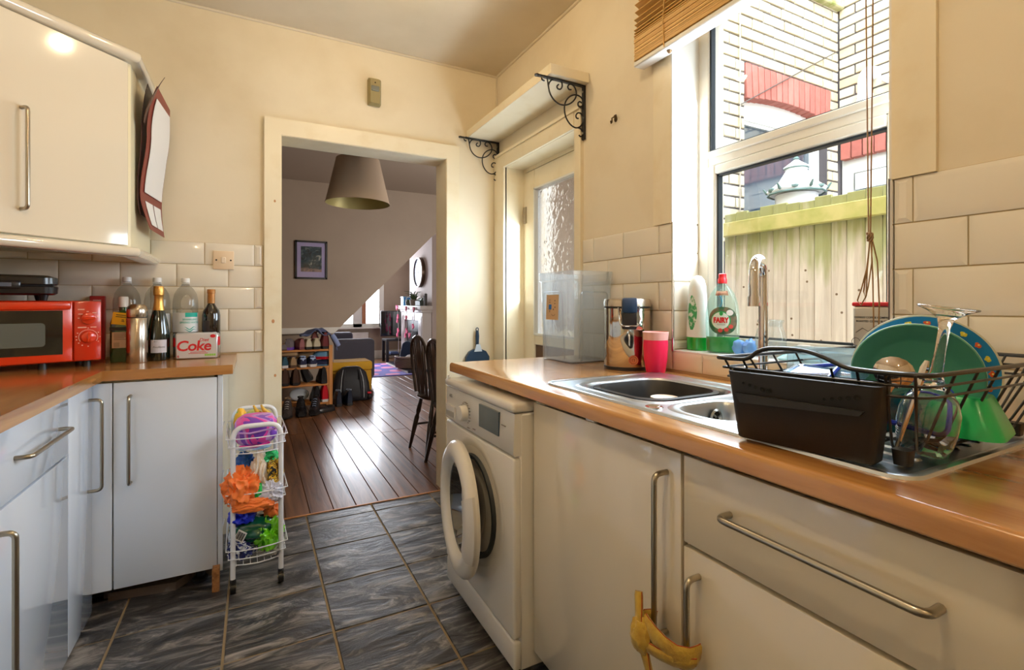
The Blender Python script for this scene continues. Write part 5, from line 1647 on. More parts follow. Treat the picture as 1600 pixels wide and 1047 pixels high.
for y in (1.31, 0.72):
    MB().tube([(1.3005, y, 2.072), (1.2985, y + 0.004, 2.16), (1.3005, y - 0.002, 2.26), (1.30, y, 2.5)], 0.0022, 6).build('ladder_cord', oak, vb)
    MB().lathe([(0.008, 0), (0.009, -0.004), (0.005, -0.010), (0.0005, -0.011)], (1.328, y, 2.066), 14).build('cord_button', mat('pale_brass', C(150, 120, 84), 0.4, 0.5), vb)
CRD = mat('brown_cord', C(146, 112, 72), 0.8)
kx, ky, kz = 1.318, 0.652, 1.309
cd_ = [MB().tube([(kx, ky + 0.014, 2.5), (kx, ky + 0.008, 1.8), (kx, ky + 0.003, kz)], 0.0016, 6),
       MB().tube([(kx, ky - 0.010, 2.5), (kx, ky - 0.006, 1.8), (kx, ky - 0.001, kz)], 0.0016, 6),
       MB().tube([(kx, ky, kz), (kx, ky + 0.006, 1.24), (kx, ky + 0.018, 1.19), (kx, ky + 0.028, 1.158), (kx, ky + 0.020, 1.146), (kx, ky + 0.008, 1.17), (kx, ky + 0.006, 1.23), (kx, ky, kz)], 0.0016, 6),
       MB().tube([(kx, ky, kz), (kx, ky + 0.004, 1.26), (kx, ky + 0.014, 1.18), (kx, ky + 0.010, 1.164), (kx, ky + 0.004, 1.19), (kx, ky - 0.004, 1.25), (kx, ky - 0.004, kz)], 0.0016, 6),
       MB().tube([(kx, ky - 0.002, kz), (kx, ky - 0.006, 1.22), (kx, ky - 0.008, 1.10), (kx, ky - 0.006, 1.02)], 0.0016, 6),
       MB().tube([(kx, ky - 0.004, kz), (kx, ky - 0.016, 1.25), (kx, ky - 0.020, 1.15), (kx, ky - 0.018, 1.06), (kx, ky - 0.016, 1.01)], 0.0016, 6)]
for c_ in cd_:
    c_.build('cord', CRD, vb)
kn_ = MB()
for k in range(4):
    kn_.tube([(kx + 0.004 * cos(t + k), ky + 0.008 * cos(t + k * 1.3), kz + 0.008 * sin(t) + 0.002 * k) for t in [2 * pi * j / 12 for j in range(12)]], 0.0017, 6, True)
stuff(kn_.build('cord_knot', CRD, vb))
# ================================================================ DRYING RACK AND WHAT STANDS IN IT
RK = thing('drying_rack', 'black wire dish drying rack standing on the sink drainer', 'rack', (1.045, 0.497, 0.9045))
BW = mat('black_coated_wire', C(22, 20, 20), 0.38, coat=0.2)
def rpt(x, y, z):
    return (x - 1.045, y - 0.497, z - 0.9045)
fl_, fr_, br_, bl_ = (0.782, 0.648), (0.832, 0.340), (1.335, 0.326), (1.325, 0.650)
def loop(z, ins, hump=False):
    cx, cy = 1.045, 0.497
    sh_ = lambda p: (p[0] + (cx - p[0]) * ins, p[1] + (cy - p[1]) * ins)
    a, b, c, d = sh_(fl_), sh_(fr_), sh_(br_), sh_(bl_)
    L3 = lambda p, z_: rpt(p[0], p[1], z_)
    mid = lambda p, q_, t: (p[0] + (q_[0] - p[0]) * t, p[1] + (q_[1] - p[1]) * t)
    pts = [L3(mid(a, b, 0.02), z)]
    if hump:
        for t, dz in ((0.12, 0), (0.19, 0.002), (0.24, 0.017), (0.30, 0.024), (0.42, 0.026), (0.52, 0.023), (0.60, 0.014), (0.68, 0.002), (0.78, 0)):
            pts.append(L3(mid(a, b, t), z + dz))
    corner = [L3(b, z), L3(c, z), L3(d, z), L3(a, z)]
    P = pts + corner + [pts[0]]
    return round_path(P, 0.04, 6)
o = MB().tube(loop(1.048, 0.0, True), 0.0038, 8).build('rim_wire', BW, RK)
MB().tube(loop(1.030, 0.03), 0.0022, 7).build('side_wire', BW, RK)
MB().tube(loop(1.013, 0.06), 0.0022, 7).build('side_wire', BW, RK)
# U-shaped ribs running front to back
zb_ = 0.924
for k in range(9):
    t = 0.04 + 0.115 * k
    f0 = (fl_[0] + (fr_[0] - fl_[0]) * t, fl_[1] + (fr_[1] - fl_[1]) * t)
    b0 = (bl_[0] + (br_[0] - bl_[0]) * t, bl_[1] + (br_[1] - bl_[1]) * t)
    fy_ = 0.497 + (f0[1] - 0.497) * 0.86
    if k in (2, 3, 4):
        pts = [rpt(0.89, fy_, zb_), rpt(1.235, fy_, zb_), rpt(b0[0], b0[1], 1.048)]
    else:
        pts = [rpt(f0[0], f0[1], 1.048), rpt(0.862 + 0.02 * t, fy_, zb_), rpt(1.235, fy_, zb_), rpt(b0[0], b0[1], 1.048)]
    MB().tube(round_path(pts, 0.012, 4), 0.0021, 7).build('rib_wire', BW, RK)
for k in range(6):
    t = 0.16 + 0.14 * k
    rr_ = (fr_[0] + (br_[0] - fr_[0]) * t, fr_[1] + (br_[1] - fr_[1]) * t)
    ll_ = (fl_[0] + (bl_[0] - fl_[0]) * t, fl_[1] + (bl_[1] - fl_[1]) * t)
    x_ = 1.045 + (rr_[0] - 1.045) * 0.88
    MB().tube(round_path([rpt(rr_[0], rr_[1], 1.048), rpt(x_, 0.382, zb_ + 0.004), rpt(x_, 0.606, zb_ + 0.004), rpt(ll_[0], ll_[1], 1.048)], 0.012, 4), 0.0021, 7).build('rib_wire', BW, RK)
for (x, y) in ((0.868, 0.618), (0.868, 0.384), (1.248, 0.376), (1.248, 0.614)):
    q = rpt(x, y, 0.905)
    MB().loft([rrect(q[0] - 0.010, q[0] + 0.010, q[1] - 0.010, q[1] + 0.010, 0.004, 0.0025), rrect(q[0] - 0.012, q[0] + 0.012, q[1] - 0.012, q[1] + 0.012, 0.004, 0.026)]).build('foot', MT['black'], RK)

# black utensil box hooked on the front
ub = thing('utensil_box', 'black plastic cutlery box hooked on the front of the drying rack', 'box', (0.820, 0.507, 0.9075), radians(9.5))
rings = []
for off, zz in ((0.014, 0.0), (0.012, 0.002), (0.001, 0.112), (0.0, 0.120), (0.0025, 0.121), (0.0025, 0.114), (0.015, 0.004), (0.017, 0.0035)):
    rings.append(rrect(-0.034 + off, 0.034 - off * 0.6, -0.118 + off, 0.118 - off, 0.012, zz, 5))
MB().loft(rings).build('box', mat('matt_black_plastic', C(24, 22, 20), 0.5, bump=(300, 0.05)), ub)
bb = MB().prism([(0.100, 0.082), (-0.098, 0.082), (-0.092, 0.074), (0.092, 0.066)], 'X', -0.0365, -0.028)
bb.build('moulded_band', MT['black'], ub)
for k in range(5):
    for (y0_, sg) in ((0.086, -1), (-0.088, 1)):
        y_ = y0_ + sg * k * 0.011
        rr_ = 0.0022 + 0.0005 * (k if sg < 0 else 4 - k)
        MB().lathe([(rr_ , 0.0), (0.0003, -0.0004)], n=10).xf(Matrix.Translation((-0.0337, y_, 0.101 - 0.0022 * k)) @ Matrix.Rotation(radians(-90), 4, 'Y')).build('drain_hole', mat('hole_black', C(4, 4, 4), 0.9) if k == 0 and sg < 0 else bpy.data.materials['hole_black'], ub)
# serving spoon standing in the box
spn = thing('serving_spoon', 'shiny steel serving spoon leaning out of the black cutlery box', 'spoon', (0.858, 0.392, 0.918))
sb2 = MB()
vs, fs = [], []
for i in range(9):
    for j in range(16):
        r = i / 8
        a = 2 * pi * j / 16
        vs.append((0.020 * r * cos(a), -0.012 * (1 - r * r), 0.030 * r * sin(a)))
for i in range(8):
    for j in range(16):
        fs.append((i * 16 + j, i * 16 + (j + 1) % 16, (i + 1) * 16 + (j + 1) % 16, (i + 1) * 16 + j))
sb2.add(vs, fs)
sb2.xf(Matrix.Translation((0.0, 0.0, 0.128)) @ Matrix.Rotation(radians(-63), 4, 'Z') @ Matrix.Rotation(radians(14), 4, 'Y') @ Matrix.Scale(1.30, 4, (1, 0, 0)) @ Matrix.Scale(0.80, 4, (0, 0, 1)))
sb2.build('bowl', mat('mirror_spoon_steel', C(214, 204, 196), 0.05, 1.0), spn)
MB().tube([(-0.012, 0.03, 0.006), (-0.008, 0.02, 0.05), (-0.003, 0.008, 0.095), (0.0, 0.004, 0.110)], [0.004, 0.0035, 0.004, 0.007], 8).build('handle', MT['chrome'], spn)
kf_ = thing('table_knife', 'steel knife handle end poking up behind the serving spoon', 'knife', (0.872, 0.398, 0.918), rot=(radians(12), radians(10), 0))
MB().tube([(0, 0, 0.0), (0, 0, 0.09), (0, 0, 0.14), (0, 0, 0.152)], [0.003, 0.004, 0.006, 0.003], 8).build('handle', MT['chrome'], kf_)
# plates
gp = thing('green_plate', 'sea green plate with a pale rim edge standing on edge in the rack', 'plate', (1.052, 0.448, 1.022), rot=(0, radians(82), radians(20)))
GREEN = mat('sea_green_glaze', C(74, 150, 132), 0.4, coat=0.15)
MB().lathe([(0.0005, 0.004), (0.060, 0.004), (0.068, 0.0), (0.0925, -0.010), (0.0945, -0.008)], n=56).build('face', GREEN, gp)
MB().lathe([(0.0945, -0.008), (0.0950, -0.0065), (0.093, -0.004), (0.070, 0.006), (0.060, 0.009), (0.0005, 0.009)], n=56).build('back', mat('pale_green_rim', C(190, 214, 190), 0.4), gp)
bp3 = thing('flower_plate', 'white plate with a blue border of small flowers behind the green plate', 'plate', (1.112, 0.462, 1.022), rot=(0, radians(83), radians(22)))
WPL = mat('white_melamine', C(236, 228, 206), 0.35)
MB().lathe([(0.0005, 0.004), (0.074, 0.004), (0.084, -0.001)], n=60).build('well', WPL, bp3)
MB().lathe([(0.084, -0.001), (0.1065, -0.011)], n=60).build('border', mat('azure_border', C(40, 140, 214), 0.35), bp3)
MB().lathe([(0.1065, -0.011), (0.1095, -0.012), (0.1095, -0.009), (0.08, 0.004), (0.074, 0.008), (0.0005, 0.008)], n=60).build('rim', WPL, bp3)
YF, OF, RF_ = mat('yellow_flower_print', C(236, 216, 60), 0.5), mat('orange_flower_print', C(226, 96, 44), 0.5), mat('flower_centre', C(250, 236, 140), 0.5)
for k in range(22):
    a = 2 * pi * k / 22 + 0.08
    fm_ = MB()
    for j in range(5):
        b_ = 2 * pi * j / 5 + k
        fm_.lathe([(0.0026, 0), (0.0002, 0.0003)], (0.0033 * cos(b_), 0.0033 * sin(b_), 0), 7)
    fm_.cur = 1
    fm_.lathe([(0.0016, 0.0001), (0.0002, 0.0006)], (0, 0, 0), 7)
    rr_ = 0.0955
    fm_.xf(Matrix.Translation((rr_ * cos(a), rr_ * sin(a), -0.0070)) @ Matrix.Rotation(pi, 4, 'X'))
    fm_.build('flower_print', [YF if (k * 7) % 5 < 2 else OF, RF_], bp3)
# upturned wine glass
wg = thing('wine_glass', 'clear stemmed wine glass standing upside down in the rack', 'glass', (0.930, 0.386, 0.919), rot=(radians(7.5), radians(2), 0))
k = NT('clear_wine_glass')
k.b.inputs['Base Color'].default_value = (1, 1, 1, 1)
k.b.inputs['Transmission Weight'].default_value = 1.0
k.b.inputs['Roughness'].default_value = 0.0
k.b.inputs['IOR'].default_value = 1.47
MT['wineglass'] = k.m
op = [(0.0325, 0.0), (0.0365, 0.02), (0.0395, 0.045), (0.0385, 0.066), (0.032, 0.086), (0.020, 0.102), (0.0115, 0.114), (0.0085, 0.126)]
ip = [(0.003, 0.108), (0.016, 0.0995), (0.0305, 0.0845), (0.0372, 0.066), (0.0383, 0.045), (0.0353, 0.02), (0.0314, 0.0)]
MB().lathe(ip[::-1][:0] + [(0.0005, 0.106)] + ip + op + [(0.0068, 0.16), (0.0072, 0.196), (0.0105, 0.210), (0.024, 0.220), (0.0365, 0.2255), (0.0375, 0.227), (0.0365, 0.2285), (0.015, 0.2285), (0.0005, 0.2285)], n=48).build('glass', MT['wineglass'], wg, smooth=80)
# green bowl on its side
gbw = thing('green_bowl', 'bright green plastic bowl turned upside down at the right of the rack', 'bowl', (1.085, 0.392, 0.931), radians(10))
EM = mat('emerald_plastic', C(10, 190, 110), 0.3, sss=0.15, coat=0.2)
MB().loft([rrect(-0.070, 0.070, -0.060, 0.060, 0.03, 0.0), rrect(-0.069, 0.069, -0.059, 0.059, 0.03, 0.005), rrect(-0.046, 0.046, -0.038, 0.038, 0.022, 0.058), rrect(-0.043, 0.043, -0.035, 0.035, 0.02, 0.063), rrect(-0.030, 0.030, -0.024, 0.024, 0.016, 0.062)], False, True).build('bowl', EM, gbw)
# clear food boxes with blue seals
CLR = thin('clear_box_plastic', (0.90, 0.95, 0.97, 1), 1.3, 0.08, 0.10, C(206, 226, 236))
SEAL = mat('royal_blue_seal', C(28, 66, 220), 0.35, coat=0.2)
def foodbox(label, loc, rot, sx, sy, sz):
    f_ = thing('food_box', label, 'food container', loc, rot=rot)
    rings = []
    for off, zz in ((0.012, 0.0), (0.010, 0.003), (0.001, sz - 0.010), (0.0, sz - 0.004), (-0.004, sz), (-0.003, sz + 0.002), (0.002, sz - 0.006), (0.012, 0.005)):
        rings.append(rrect(-sx / 2 + off, sx / 2 - off, -sy / 2 + off, sy / 2 - off, 0.016, zz, 5))
    MB().loft(rings).build('box', CLR, f_)
    rp_ = [Vector(p) for p in rrect(-sx / 2 - 0.001, sx / 2 + 0.001, -sy / 2 - 0.001, sy / 2 + 0.001, 0.017, sz + 0.003, 5)]
    MB().tube(rp_, 0.0042, 7, True).build('seal', SEAL, f_)
    return f_
foodbox('clear food box with a blue seal tipped on its side behind the wine glass', (0.982, 0.432, 0.972), (radians(66), radians(14), radians(-52)), 0.095, 0.080, 0.034)
foodbox('clear food box with a blue seal lying open just behind the black cutlery box', (0.955, 0.565, 0.948), (radians(-12), radians(-16), radians(12)), 0.12, 0.090, 0.062)
lid_ = thing('box_lid', 'frosted clear plastic lid leaning at the back left of the rack', 'lid', (1.030, 0.582, 0.938), rot=(radians(0), radians(-68), radians(28)))
MB().loft([rrect(0.0, 0.13, -0.080, 0.080, 0.015, 0.0), rrect(0.002, 0.128, -0.078, 0.078, 0.014, 0.006), rrect(0.012, 0.118, -0.068, 0.068, 0.012, 0.0065), rrect(0.014, 0.116, -0.066, 0.066, 0.012, 0.002)]).build('lid', thin('frosted_lid_plastic', (0.86, 0.94, 0.97, 1), 1.0, 0.2, 0.35, C(206, 228, 236)), lid_)
tq = thing('turquoise_tub', 'turquoise plastic tub on its side behind the spoon in the rack', 'tub', (1.000, 0.470, 0.955), rot=(radians(78), 0, radians(20)))
MB().loft([rrect(-0.035, 0.035, -0.030, 0.030, 0.012, 0.0), rrect(-0.043, 0.043, -0.037, 0.037, 0.014, 0.05), rrect(-0.040, 0.040, -0.034, 0.034, 0.013, 0.05), rrect(-0.033, 0.033, -0.028, 0.028, 0.012, 0.003)]).build('tub', thin('turquoise_plastic', (0.20, 0.66, 0.74, 1), 1.0, 0.1, 0.5, C(20, 150, 176)), tq)
bl2 = thing('flat_lid', 'translucent pale blue plastic lid lying flat over the food boxes in the rack', 'lid', (0.945, 0.545, 1.016), rot=(radians(4), radians(-8), radians(12)))
MB().loft([rrect(-0.045, 0.045, -0.060, 0.060, 0.014, 0.0), rrect(-0.047, 0.047, -0.062, 0.062, 0.015, 0.003), rrect(-0.040, 0.040, -0.055, 0.055, 0.012, 0.0035), rrect(-0.038, 0.038, -0.053, 0.053, 0.012, 0.0015)]).build('lid', thin('pale_blue_plastic', (0.66, 0.84, 0.98, 1), 1.0, 0.1, 0.25, C(150, 196, 240)), bl2)

# ================================================================ WIRE TROLLEY WITH BAGS
tl = thing('wire_trolley', 'white three tier wire trolley on castors stuffed with bags beside the corner cabinet', 'trolley', (0.006, 2.40, 0.0), radians(1.5))
WW = mat('white_coated_wire', C(236, 236, 240), 0.3, coat=0.3)
HX = 0.086
for (y, zt, nm) in ((-0.165, 0.660, 'front_frame'), (0.165, 0.672, 'rear_frame')):
    MB().tube(round_path([(-HX, y, 0.062), (-HX, y, zt), (HX, y, zt), (HX, y, 0.062)], 0.05, 8), 0.0098, 12).build(nm, WW, tl)
for zt in (0.115, 0.335, 0.555):
    for q_, (dz, ins) in enumerate(((0.0, -0.012), (0.028, 0.006), (0.062, 0.014))):
        x1, y1 = HX + 0.010 + ins, 0.165 + 0.004 + ins * 0.4
        pts = [(-x1, -y1, zt + dz), (x1, -y1, zt + dz), (x1, y1, zt + dz), (-x1, y1, zt + dz)]
        P = []
        for a, b in zip(pts, pts[1:] + pts[:1]):
            for t in (0, 0.25, 0.5, 0.75):
                ox = oy = 0
                if abs(a[1] - b[1]) < 1e-6:
                    oy = (-0.022 if a[1] < 0 else 0.022) * sin(pi * t)
                P.append((a[0] + (b[0] - a[0]) * t, a[1] + (b[1] - a[1]) * t + oy, zt + dz))
        MB().tube(P, 0.0023, 6, True).build('basket_wire', WW, tl)
    for k_ in range(7):
        x_ = -0.075 + 0.025 * k_
        MB().tube([(x_, -0.176, zt), (x_, 0.176, zt)], 0.0016, 5).build('floor_wire', WW, tl)
    for sx_ in (-1, 1):
        for y_ in (-0.12, 0.0, 0.12):
            MB().tube([(sx_ * (HX + 0.022), y_, zt + 0.064), (sx_ * (HX + 0.014), y_, zt + 0.02), (sx_ * (HX - 0.002), y_, zt)], 0.0020, 5).build('side_wire', WW, tl)
for (x, y) in ((-HX, -0.165), (HX, -0.165), (-HX, 0.165), (HX, 0.165)):
    cq = bpy.data.objects.new('castor', None)
    COL.objects.link(cq)
    cq.parent = tl
    cq.location = (x, y, 0)
    MB().box(-0.011, 0.011, -0.006, 0.024, 0.030, 0.056, 0.004, 1).cyl((0, 0, 0.05), (0, 0, 0.068), 0.008, n=10).build('fork', MT['black'], cq)
    MB().cyl((-0.010, 0.012, 0.024), (0.010, 0.012, 0.024), 0.0238, n=18).build('wheel', MT['black'], cq)
    MB().cyl((-0.0125, 0.012, 0.024), (0.0125, 0.012, 0.024), 0.006, n=10).build('hub', MT['steel'], cq)

def cloth(name, label, cat, loc, r, m, seed, amp=0.35, freq=2.2, flat=0.8, sub=4, rotz=0.0):
    o = MB().folds((0, 0, r[2] * flat), r[0], r[1], r[2], seed, amp, freq * 0.8, min(5, sub + 1), flat).build(name, m, loc=loc, rot=(0, 0, rotz), smooth=70)
    return tag(o, label, cat)
def print_fabric(name, cols, scale):
    k = NT(name)
    vo = k.n('ShaderNodeTexNoise')
    vo.inputs['Scale'].default_value = scale
    vo.inputs['Detail'].default_value = 2
    vo.inputs['Distortion'].default_value = 1.6
    k.l(k.coords((1, 1, 1)), vo.inputs['Vector'])
    n = len(cols)
    r = k.n('ShaderNodeValToRGB')
    r.color_ramp.interpolation = 'CONSTANT'
    while len(r.color_ramp.elements) < n:
        r.color_ramp.elements.new(0.5)
    for i, (e, c) in enumerate(zip(r.color_ramp.elements, cols)):
        e.position = 0.30 + 0.40 * i / max(1, n - 1) if i else 0.0
        e.color = c
    k.l(vo.outputs['Fac'], r.inputs['Fac'])
    k.l(r.outputs['Color'], k.b.inputs['Base Color'])
    k.b.inputs['Roughness'].default_value = 0.45
    return k.m
PUR = print_fabric('pink_purple_print', [C(120, 60, 180), C(236, 70, 170), C(206, 150, 214), C(130, 70, 190), C(240, 190, 214), C(196, 40, 140)], 5)
ORG = mat('orange_bag_fabric', C(250, 128, 48), 0.5, bump=(30, 0.5), sheen=0.2)
tx, ty = 0.006, 2.40
# top tier
pb = thing('patterned_bag', 'pink and purple patterned folded bag on the top tier of the white trolley', 'bag', (tx, ty - 0.03, 0.560))
rings = []
for i in range(13):
    y_ = -0.125 + 0.25 * i / 12
    e_ = sqrt(max(0.02, 1 - (2 * (i / 12 - 0.5)) ** 4))
    ring = []
    for j in range(20):
        a = 2 * pi * j / 20
        w_ = 1 + 0.10 * noise.noise(Vector((cos(a) * 2, y_ * 14, sin(a) * 2)))
        ring.append((0.080 * e_ * w_ * (abs(cos(a)) ** 0.5) * (1 if cos(a) > 0 else -1), y_, 0.058 + 0.056 * e_ * w_ * (abs(sin(a)) ** 0.7) * (1 if sin(a) > 0 else -1)))
    rings.append(ring)
MB().loft(rings).build('bag', PUR, pb, smooth=70)
MB().tube([(-0.07, -0.13, 0.075), (-0.02, -0.136, 0.070), (0.04, -0.134, 0.078), (0.07, -0.126, 0.076)], 0.004, 6).build('zip', mat('lilac_zip', C(196, 150, 210), 0.5), pb)
MB().tube([(-0.06, -0.128, 0.02), (0.0, -0.134, 0.014), (0.05, -0.130, 0.024)], 0.0045, 6).build('piping', mat('magenta_piping', C(216, 30, 140), 0.5), pb)
cloth('blue_card_sleeve', 'pale blue and white folded packet under the purple bag on the trolley', 'packet', (tx - 0.01, ty - 0.11, 0.556), (0.068, 0.05, 0.008), mat('pale_blue_pack', C(150, 196, 226), 0.4, var=(20, C(236, 238, 244), 0.45, 0.6)), 31, 0.12, 2.0, 0.7, 3)
bn_ = thing('bananas', 'two spotty ripe bananas behind the purple bag on the trolley', 'fruit', (tx + 0.035, ty + 0.105, 0.575))
BAN = mat('ripe_banana_skin', C(226, 186, 58), 0.5, var=(26, C(96, 64, 28), 0.55, 0.68))
for dx in (0.0, 0.030):
    MB().tube([(-0.045 + dx, -0.01, 0.118), (-0.036 + dx, -0.008, 0.098), (-0.016 + dx, 0.0, 0.07), (0.008 + dx, 0.006, 0.038), (0.02 + dx, 0.01, 0.006)], [0.004, 0.007, 0.016, 0.017, 0.006], 10).build('banana', BAN, bn_)
cloth('yellow_packet', 'small yellow and green packet at the back left of the trolley top tier', 'packet', (tx - 0.060, ty + 0.095, 0.575), (0.026, 0.020, 0.056), mat('yellow_green_pack', C(246, 190, 40), 0.4, var=(18, C(90, 180, 90), 0.52, 0.6)), 8, 0.2, 1.6, 0.9, 3)
cloth('lime_packet', 'pale lime green packet between the bananas and the yellow packet', 'packet', (tx - 0.012, ty + 0.115, 0.575), (0.036, 0.022, 0.050), mat('lime_pack', C(206, 220, 128), 0.4), 12, 0.2, 1.5, 0.9, 3)
# middle tier
cloth('orange_bag', 'crumpled orange fabric bag spilling out of the middle tier of the trolley', 'bag', (tx - 0.048, ty - 0.150, 0.345), (0.066, 0.056, 0.074), ORG, 4, 0.42, 2.0, 0.9)
cloth('orange_cloth', 'orange fabric hanging over the front wire of the middle tier', 'cloth', (tx - 0.012, ty - 0.182, 0.322), (0.074, 0.022, 0.030), ORG, 14, 0.28, 2.0, 0.85)
cloth('cream_cloth', 'crumpled cream cotton cloth in the middle of the trolley middle tier', 'cloth', (tx + 0.012, ty - 0.135, 0.385), (0.034, 0.040, 0.080), mat('cream_cotton', C(238, 222, 204), 0.8, bump=(40, 0.4)), 21, 0.42, 2.0, 0.9)
cloth('patterned_scarf', 'yellow and black patterned fabric at the right of the trolley middle tier', 'cloth', (tx + 0.066, ty - 0.120, 0.390), (0.034, 0.048, 0.064), print_fabric('yellow_black_print', [C(40, 40, 44), C(236, 190, 50), C(130, 96, 40), C(232, 200, 70), C(40, 70, 60)], 34), 17, 0.35, 3.0, 0.9)
cloth('clear_bag', 'thin crumpled clear carrier bag at the front of the trolley middle tier', 'bag', (tx + 0.050, ty - 0.168, 0.342), (0.048, 0.024, 0.046), mat('crinkled_white_film', C(216, 216, 232), 0.2, coat=0.5, bump=(36, 0.7)), 27, 0.35, 3.0, 0.9)
cloth('green_twist', 'small bright green bag twist between the orange bag and cream cloth', 'bag', (tx + 0.006, ty - 0.172, 0.362), (0.018, 0.014, 0.036), mat('bright_green_film', C(40, 206, 96), 0.3, coat=0.4), 33, 0.5, 2.0, 0.9, 3, )
cloth('green_bag', 'bright green crumpled bag under the top tier on the right of the trolley', 'bag', (tx + 0.050, ty - 0.110, 0.495), (0.036, 0.040, 0.022), mat('mint_green_film', C(30, 190, 110), 0.3, coat=0.4), 35, 0.4, 2.0, 0.85, 3)
cloth('blue_bag', 'dark blue crumpled bag behind the cream cloth on the trolley', 'bag', (tx - 0.040, ty - 0.075, 0.430), (0.040, 0.050, 0.050), mat('cobalt_bag', C(30, 90, 170), 0.4, coat=0.3), 37, 0.5, 2.2, 0.9, 3)
cloth('royal_blue_bag', 'royal blue plastic bag showing beneath the middle tier of the trolley', 'bag', (tx - 0.048, ty - 0.130, 0.262), (0.046, 0.050, 0.036), mat('royal_blue_film', C(24, 44, 206), 0.3, coat=0.4, bump=(30, 0.5)), 39, 0.5, 2.2, 0.9, 3)
cloth('orange_wrap', 'orange plastic wrap under the middle tier at the right of the trolley', 'bag', (tx + 0.058, ty - 0.100, 0.256), (0.032, 0.04, 0.036), ORG, 41, 0.4, 2.0, 0.9, 3)
# bottom tier
gp_ = thing('green_packet', 'shiny dark green packet with a barcode on the lower tier of the trolley', 'packet', (tx - 0.008, ty - 0.120, 0.180))
MB().blob((0, 0, 0.052), 0.080, 0.058, 0.052, 6, 0.25, 2.0, 4, 0.95).build('packet', mat('dark_green_film', C(14, 84, 58), 0.18, coat=0.8, bump=(22, 0.5)), gp_, smooth=70)
bc = MB().box(-0.018, 0.018, -0.001, 0.0, -0.022, 0.022)
bc.build('barcode_patch', MT['paper'], gp_, loc=(-0.047, -0.0562, 0.050), rot=(radians(4), radians(28), radians(-22)))
bs = MB()
for k_ in range(10):
    bs.box(-0.015 + k_ * 0.0030, -0.0136 + k_ * 0.0030 + 0.0006 * (k_ % 3), -0.0016, -0.001, -0.016, 0.016)
stuff(bs.build('barcode_bars', MT['dark_print'], gp_, loc=(-0.047, -0.0562, 0.050), rot=(radians(4), radians(28), radians(-22))))
cloth('navy_bag', 'navy and white printed carrier bag at the bottom left of the trolley', 'bag', (tx - 0.050, ty - 0.130, 0.124), (0.048, 0.048, 0.052), print_fabric('navy_white_print', [C(30, 40, 110), C(34, 44, 120), C(226, 230, 240), C(36, 50, 130), C(20, 24, 60)], 20), 43, 0.4, 2.2, 0.9)
cloth('lime_bag', 'glossy lime green carrier bag at the bottom right of the trolley', 'bag', (tx + 0.046, ty - 0.140, 0.150), (0.050, 0.040, 0.060), mat('lime_green_film', C(118, 206, 30), 0.15, coat=0.9, bump=(26, 0.6)), 47, 0.5, 2.4, 0.9, 4, radians(30))
cloth('grey_clear_bag', 'grey crinkled clear bag under the lime green bag on the trolley', 'bag', (tx + 0.050, ty - 0.135, 0.120), (0.046, 0.042, 0.026), mat('grey_crinkled_film', C(150, 146, 142), 0.15, coat=0.7, bump=(36, 0.7)), 49, 0.5, 3.0, 0.9)
cloth('dark_tray', 'black flat cloth bundle lying along the middle tier front of the trolley', 'cloth', (tx + 0.03, ty - 0.120, 0.338), (0.060, 0.060, 0.014), MT['black'], 51, 0.3, 2.0, 0.8, 3)
# ================================================================ LIVING ROOM
# pendant lamp
pl = thing('pendant_lamp', 'grey tapered drum lampshade hanging beyond the doorway', 'lamp', (0.652, 3.61, 0))
SHD = mat('grey_linen_shade', C(186, 168, 148), 0.85, bump=(220, 0.15))
MB().lathe([(0.148, 2.176), (0.2195, 1.862)], n=48).build('shade', SHD, pl, smooth=60)
MB().lathe([(0.1465, 2.176), (0.218, 1.862)], n=48).build('lining', mat('pale_gold_lining', C(176, 166, 110), 0.45, 0.3), pl, smooth=60)
MB().lathe([(0.219, 1.861), (0.2215, 1.861), (0.2215, 1.867), (0.219, 1.867), (0.219, 1.861)], n=48).build('lower_hoop', SHD, pl)
fr2 = MB().lathe([(0.022, 2.150), (0.022, 2.156)], n=14)
for k_ in range(3):
    a = 2 * pi * k_ / 3
    fr2.tube([(0.02 * cos(a), 0.02 * sin(a), 2.153), (0.147 * cos(a), 0.147 * sin(a), 2.172)], 0.002, 5)
fr2.build('shade_ring', MT['steel'], pl)
MB().cyl((0, 0, 2.08), (0, 0, 2.16), 0.018, n=14).build('lampholder', MT['white'], pl)
MB().lathe([(0.0005, 1.985), (0.02, 1.99), (0.029, 2.015), (0.022, 2.05), (0.013, 2.082)], n=18).build('bulb', mat('opal_bulb', C(226, 222, 210), 0.3), pl)
MB().cyl((0, 0, 2.16), (0, 0, ZC), 0.0022, n=6).build('flex', mat('taupe_flex', C(120, 104, 92), 0.7), pl)
MB().lathe([(0.045, ZC), (0.045, ZC - 0.02), (0.02, ZC - 0.03), (0.0005, ZC - 0.03)], n=20).build('ceiling_rose', MT['white'], pl)
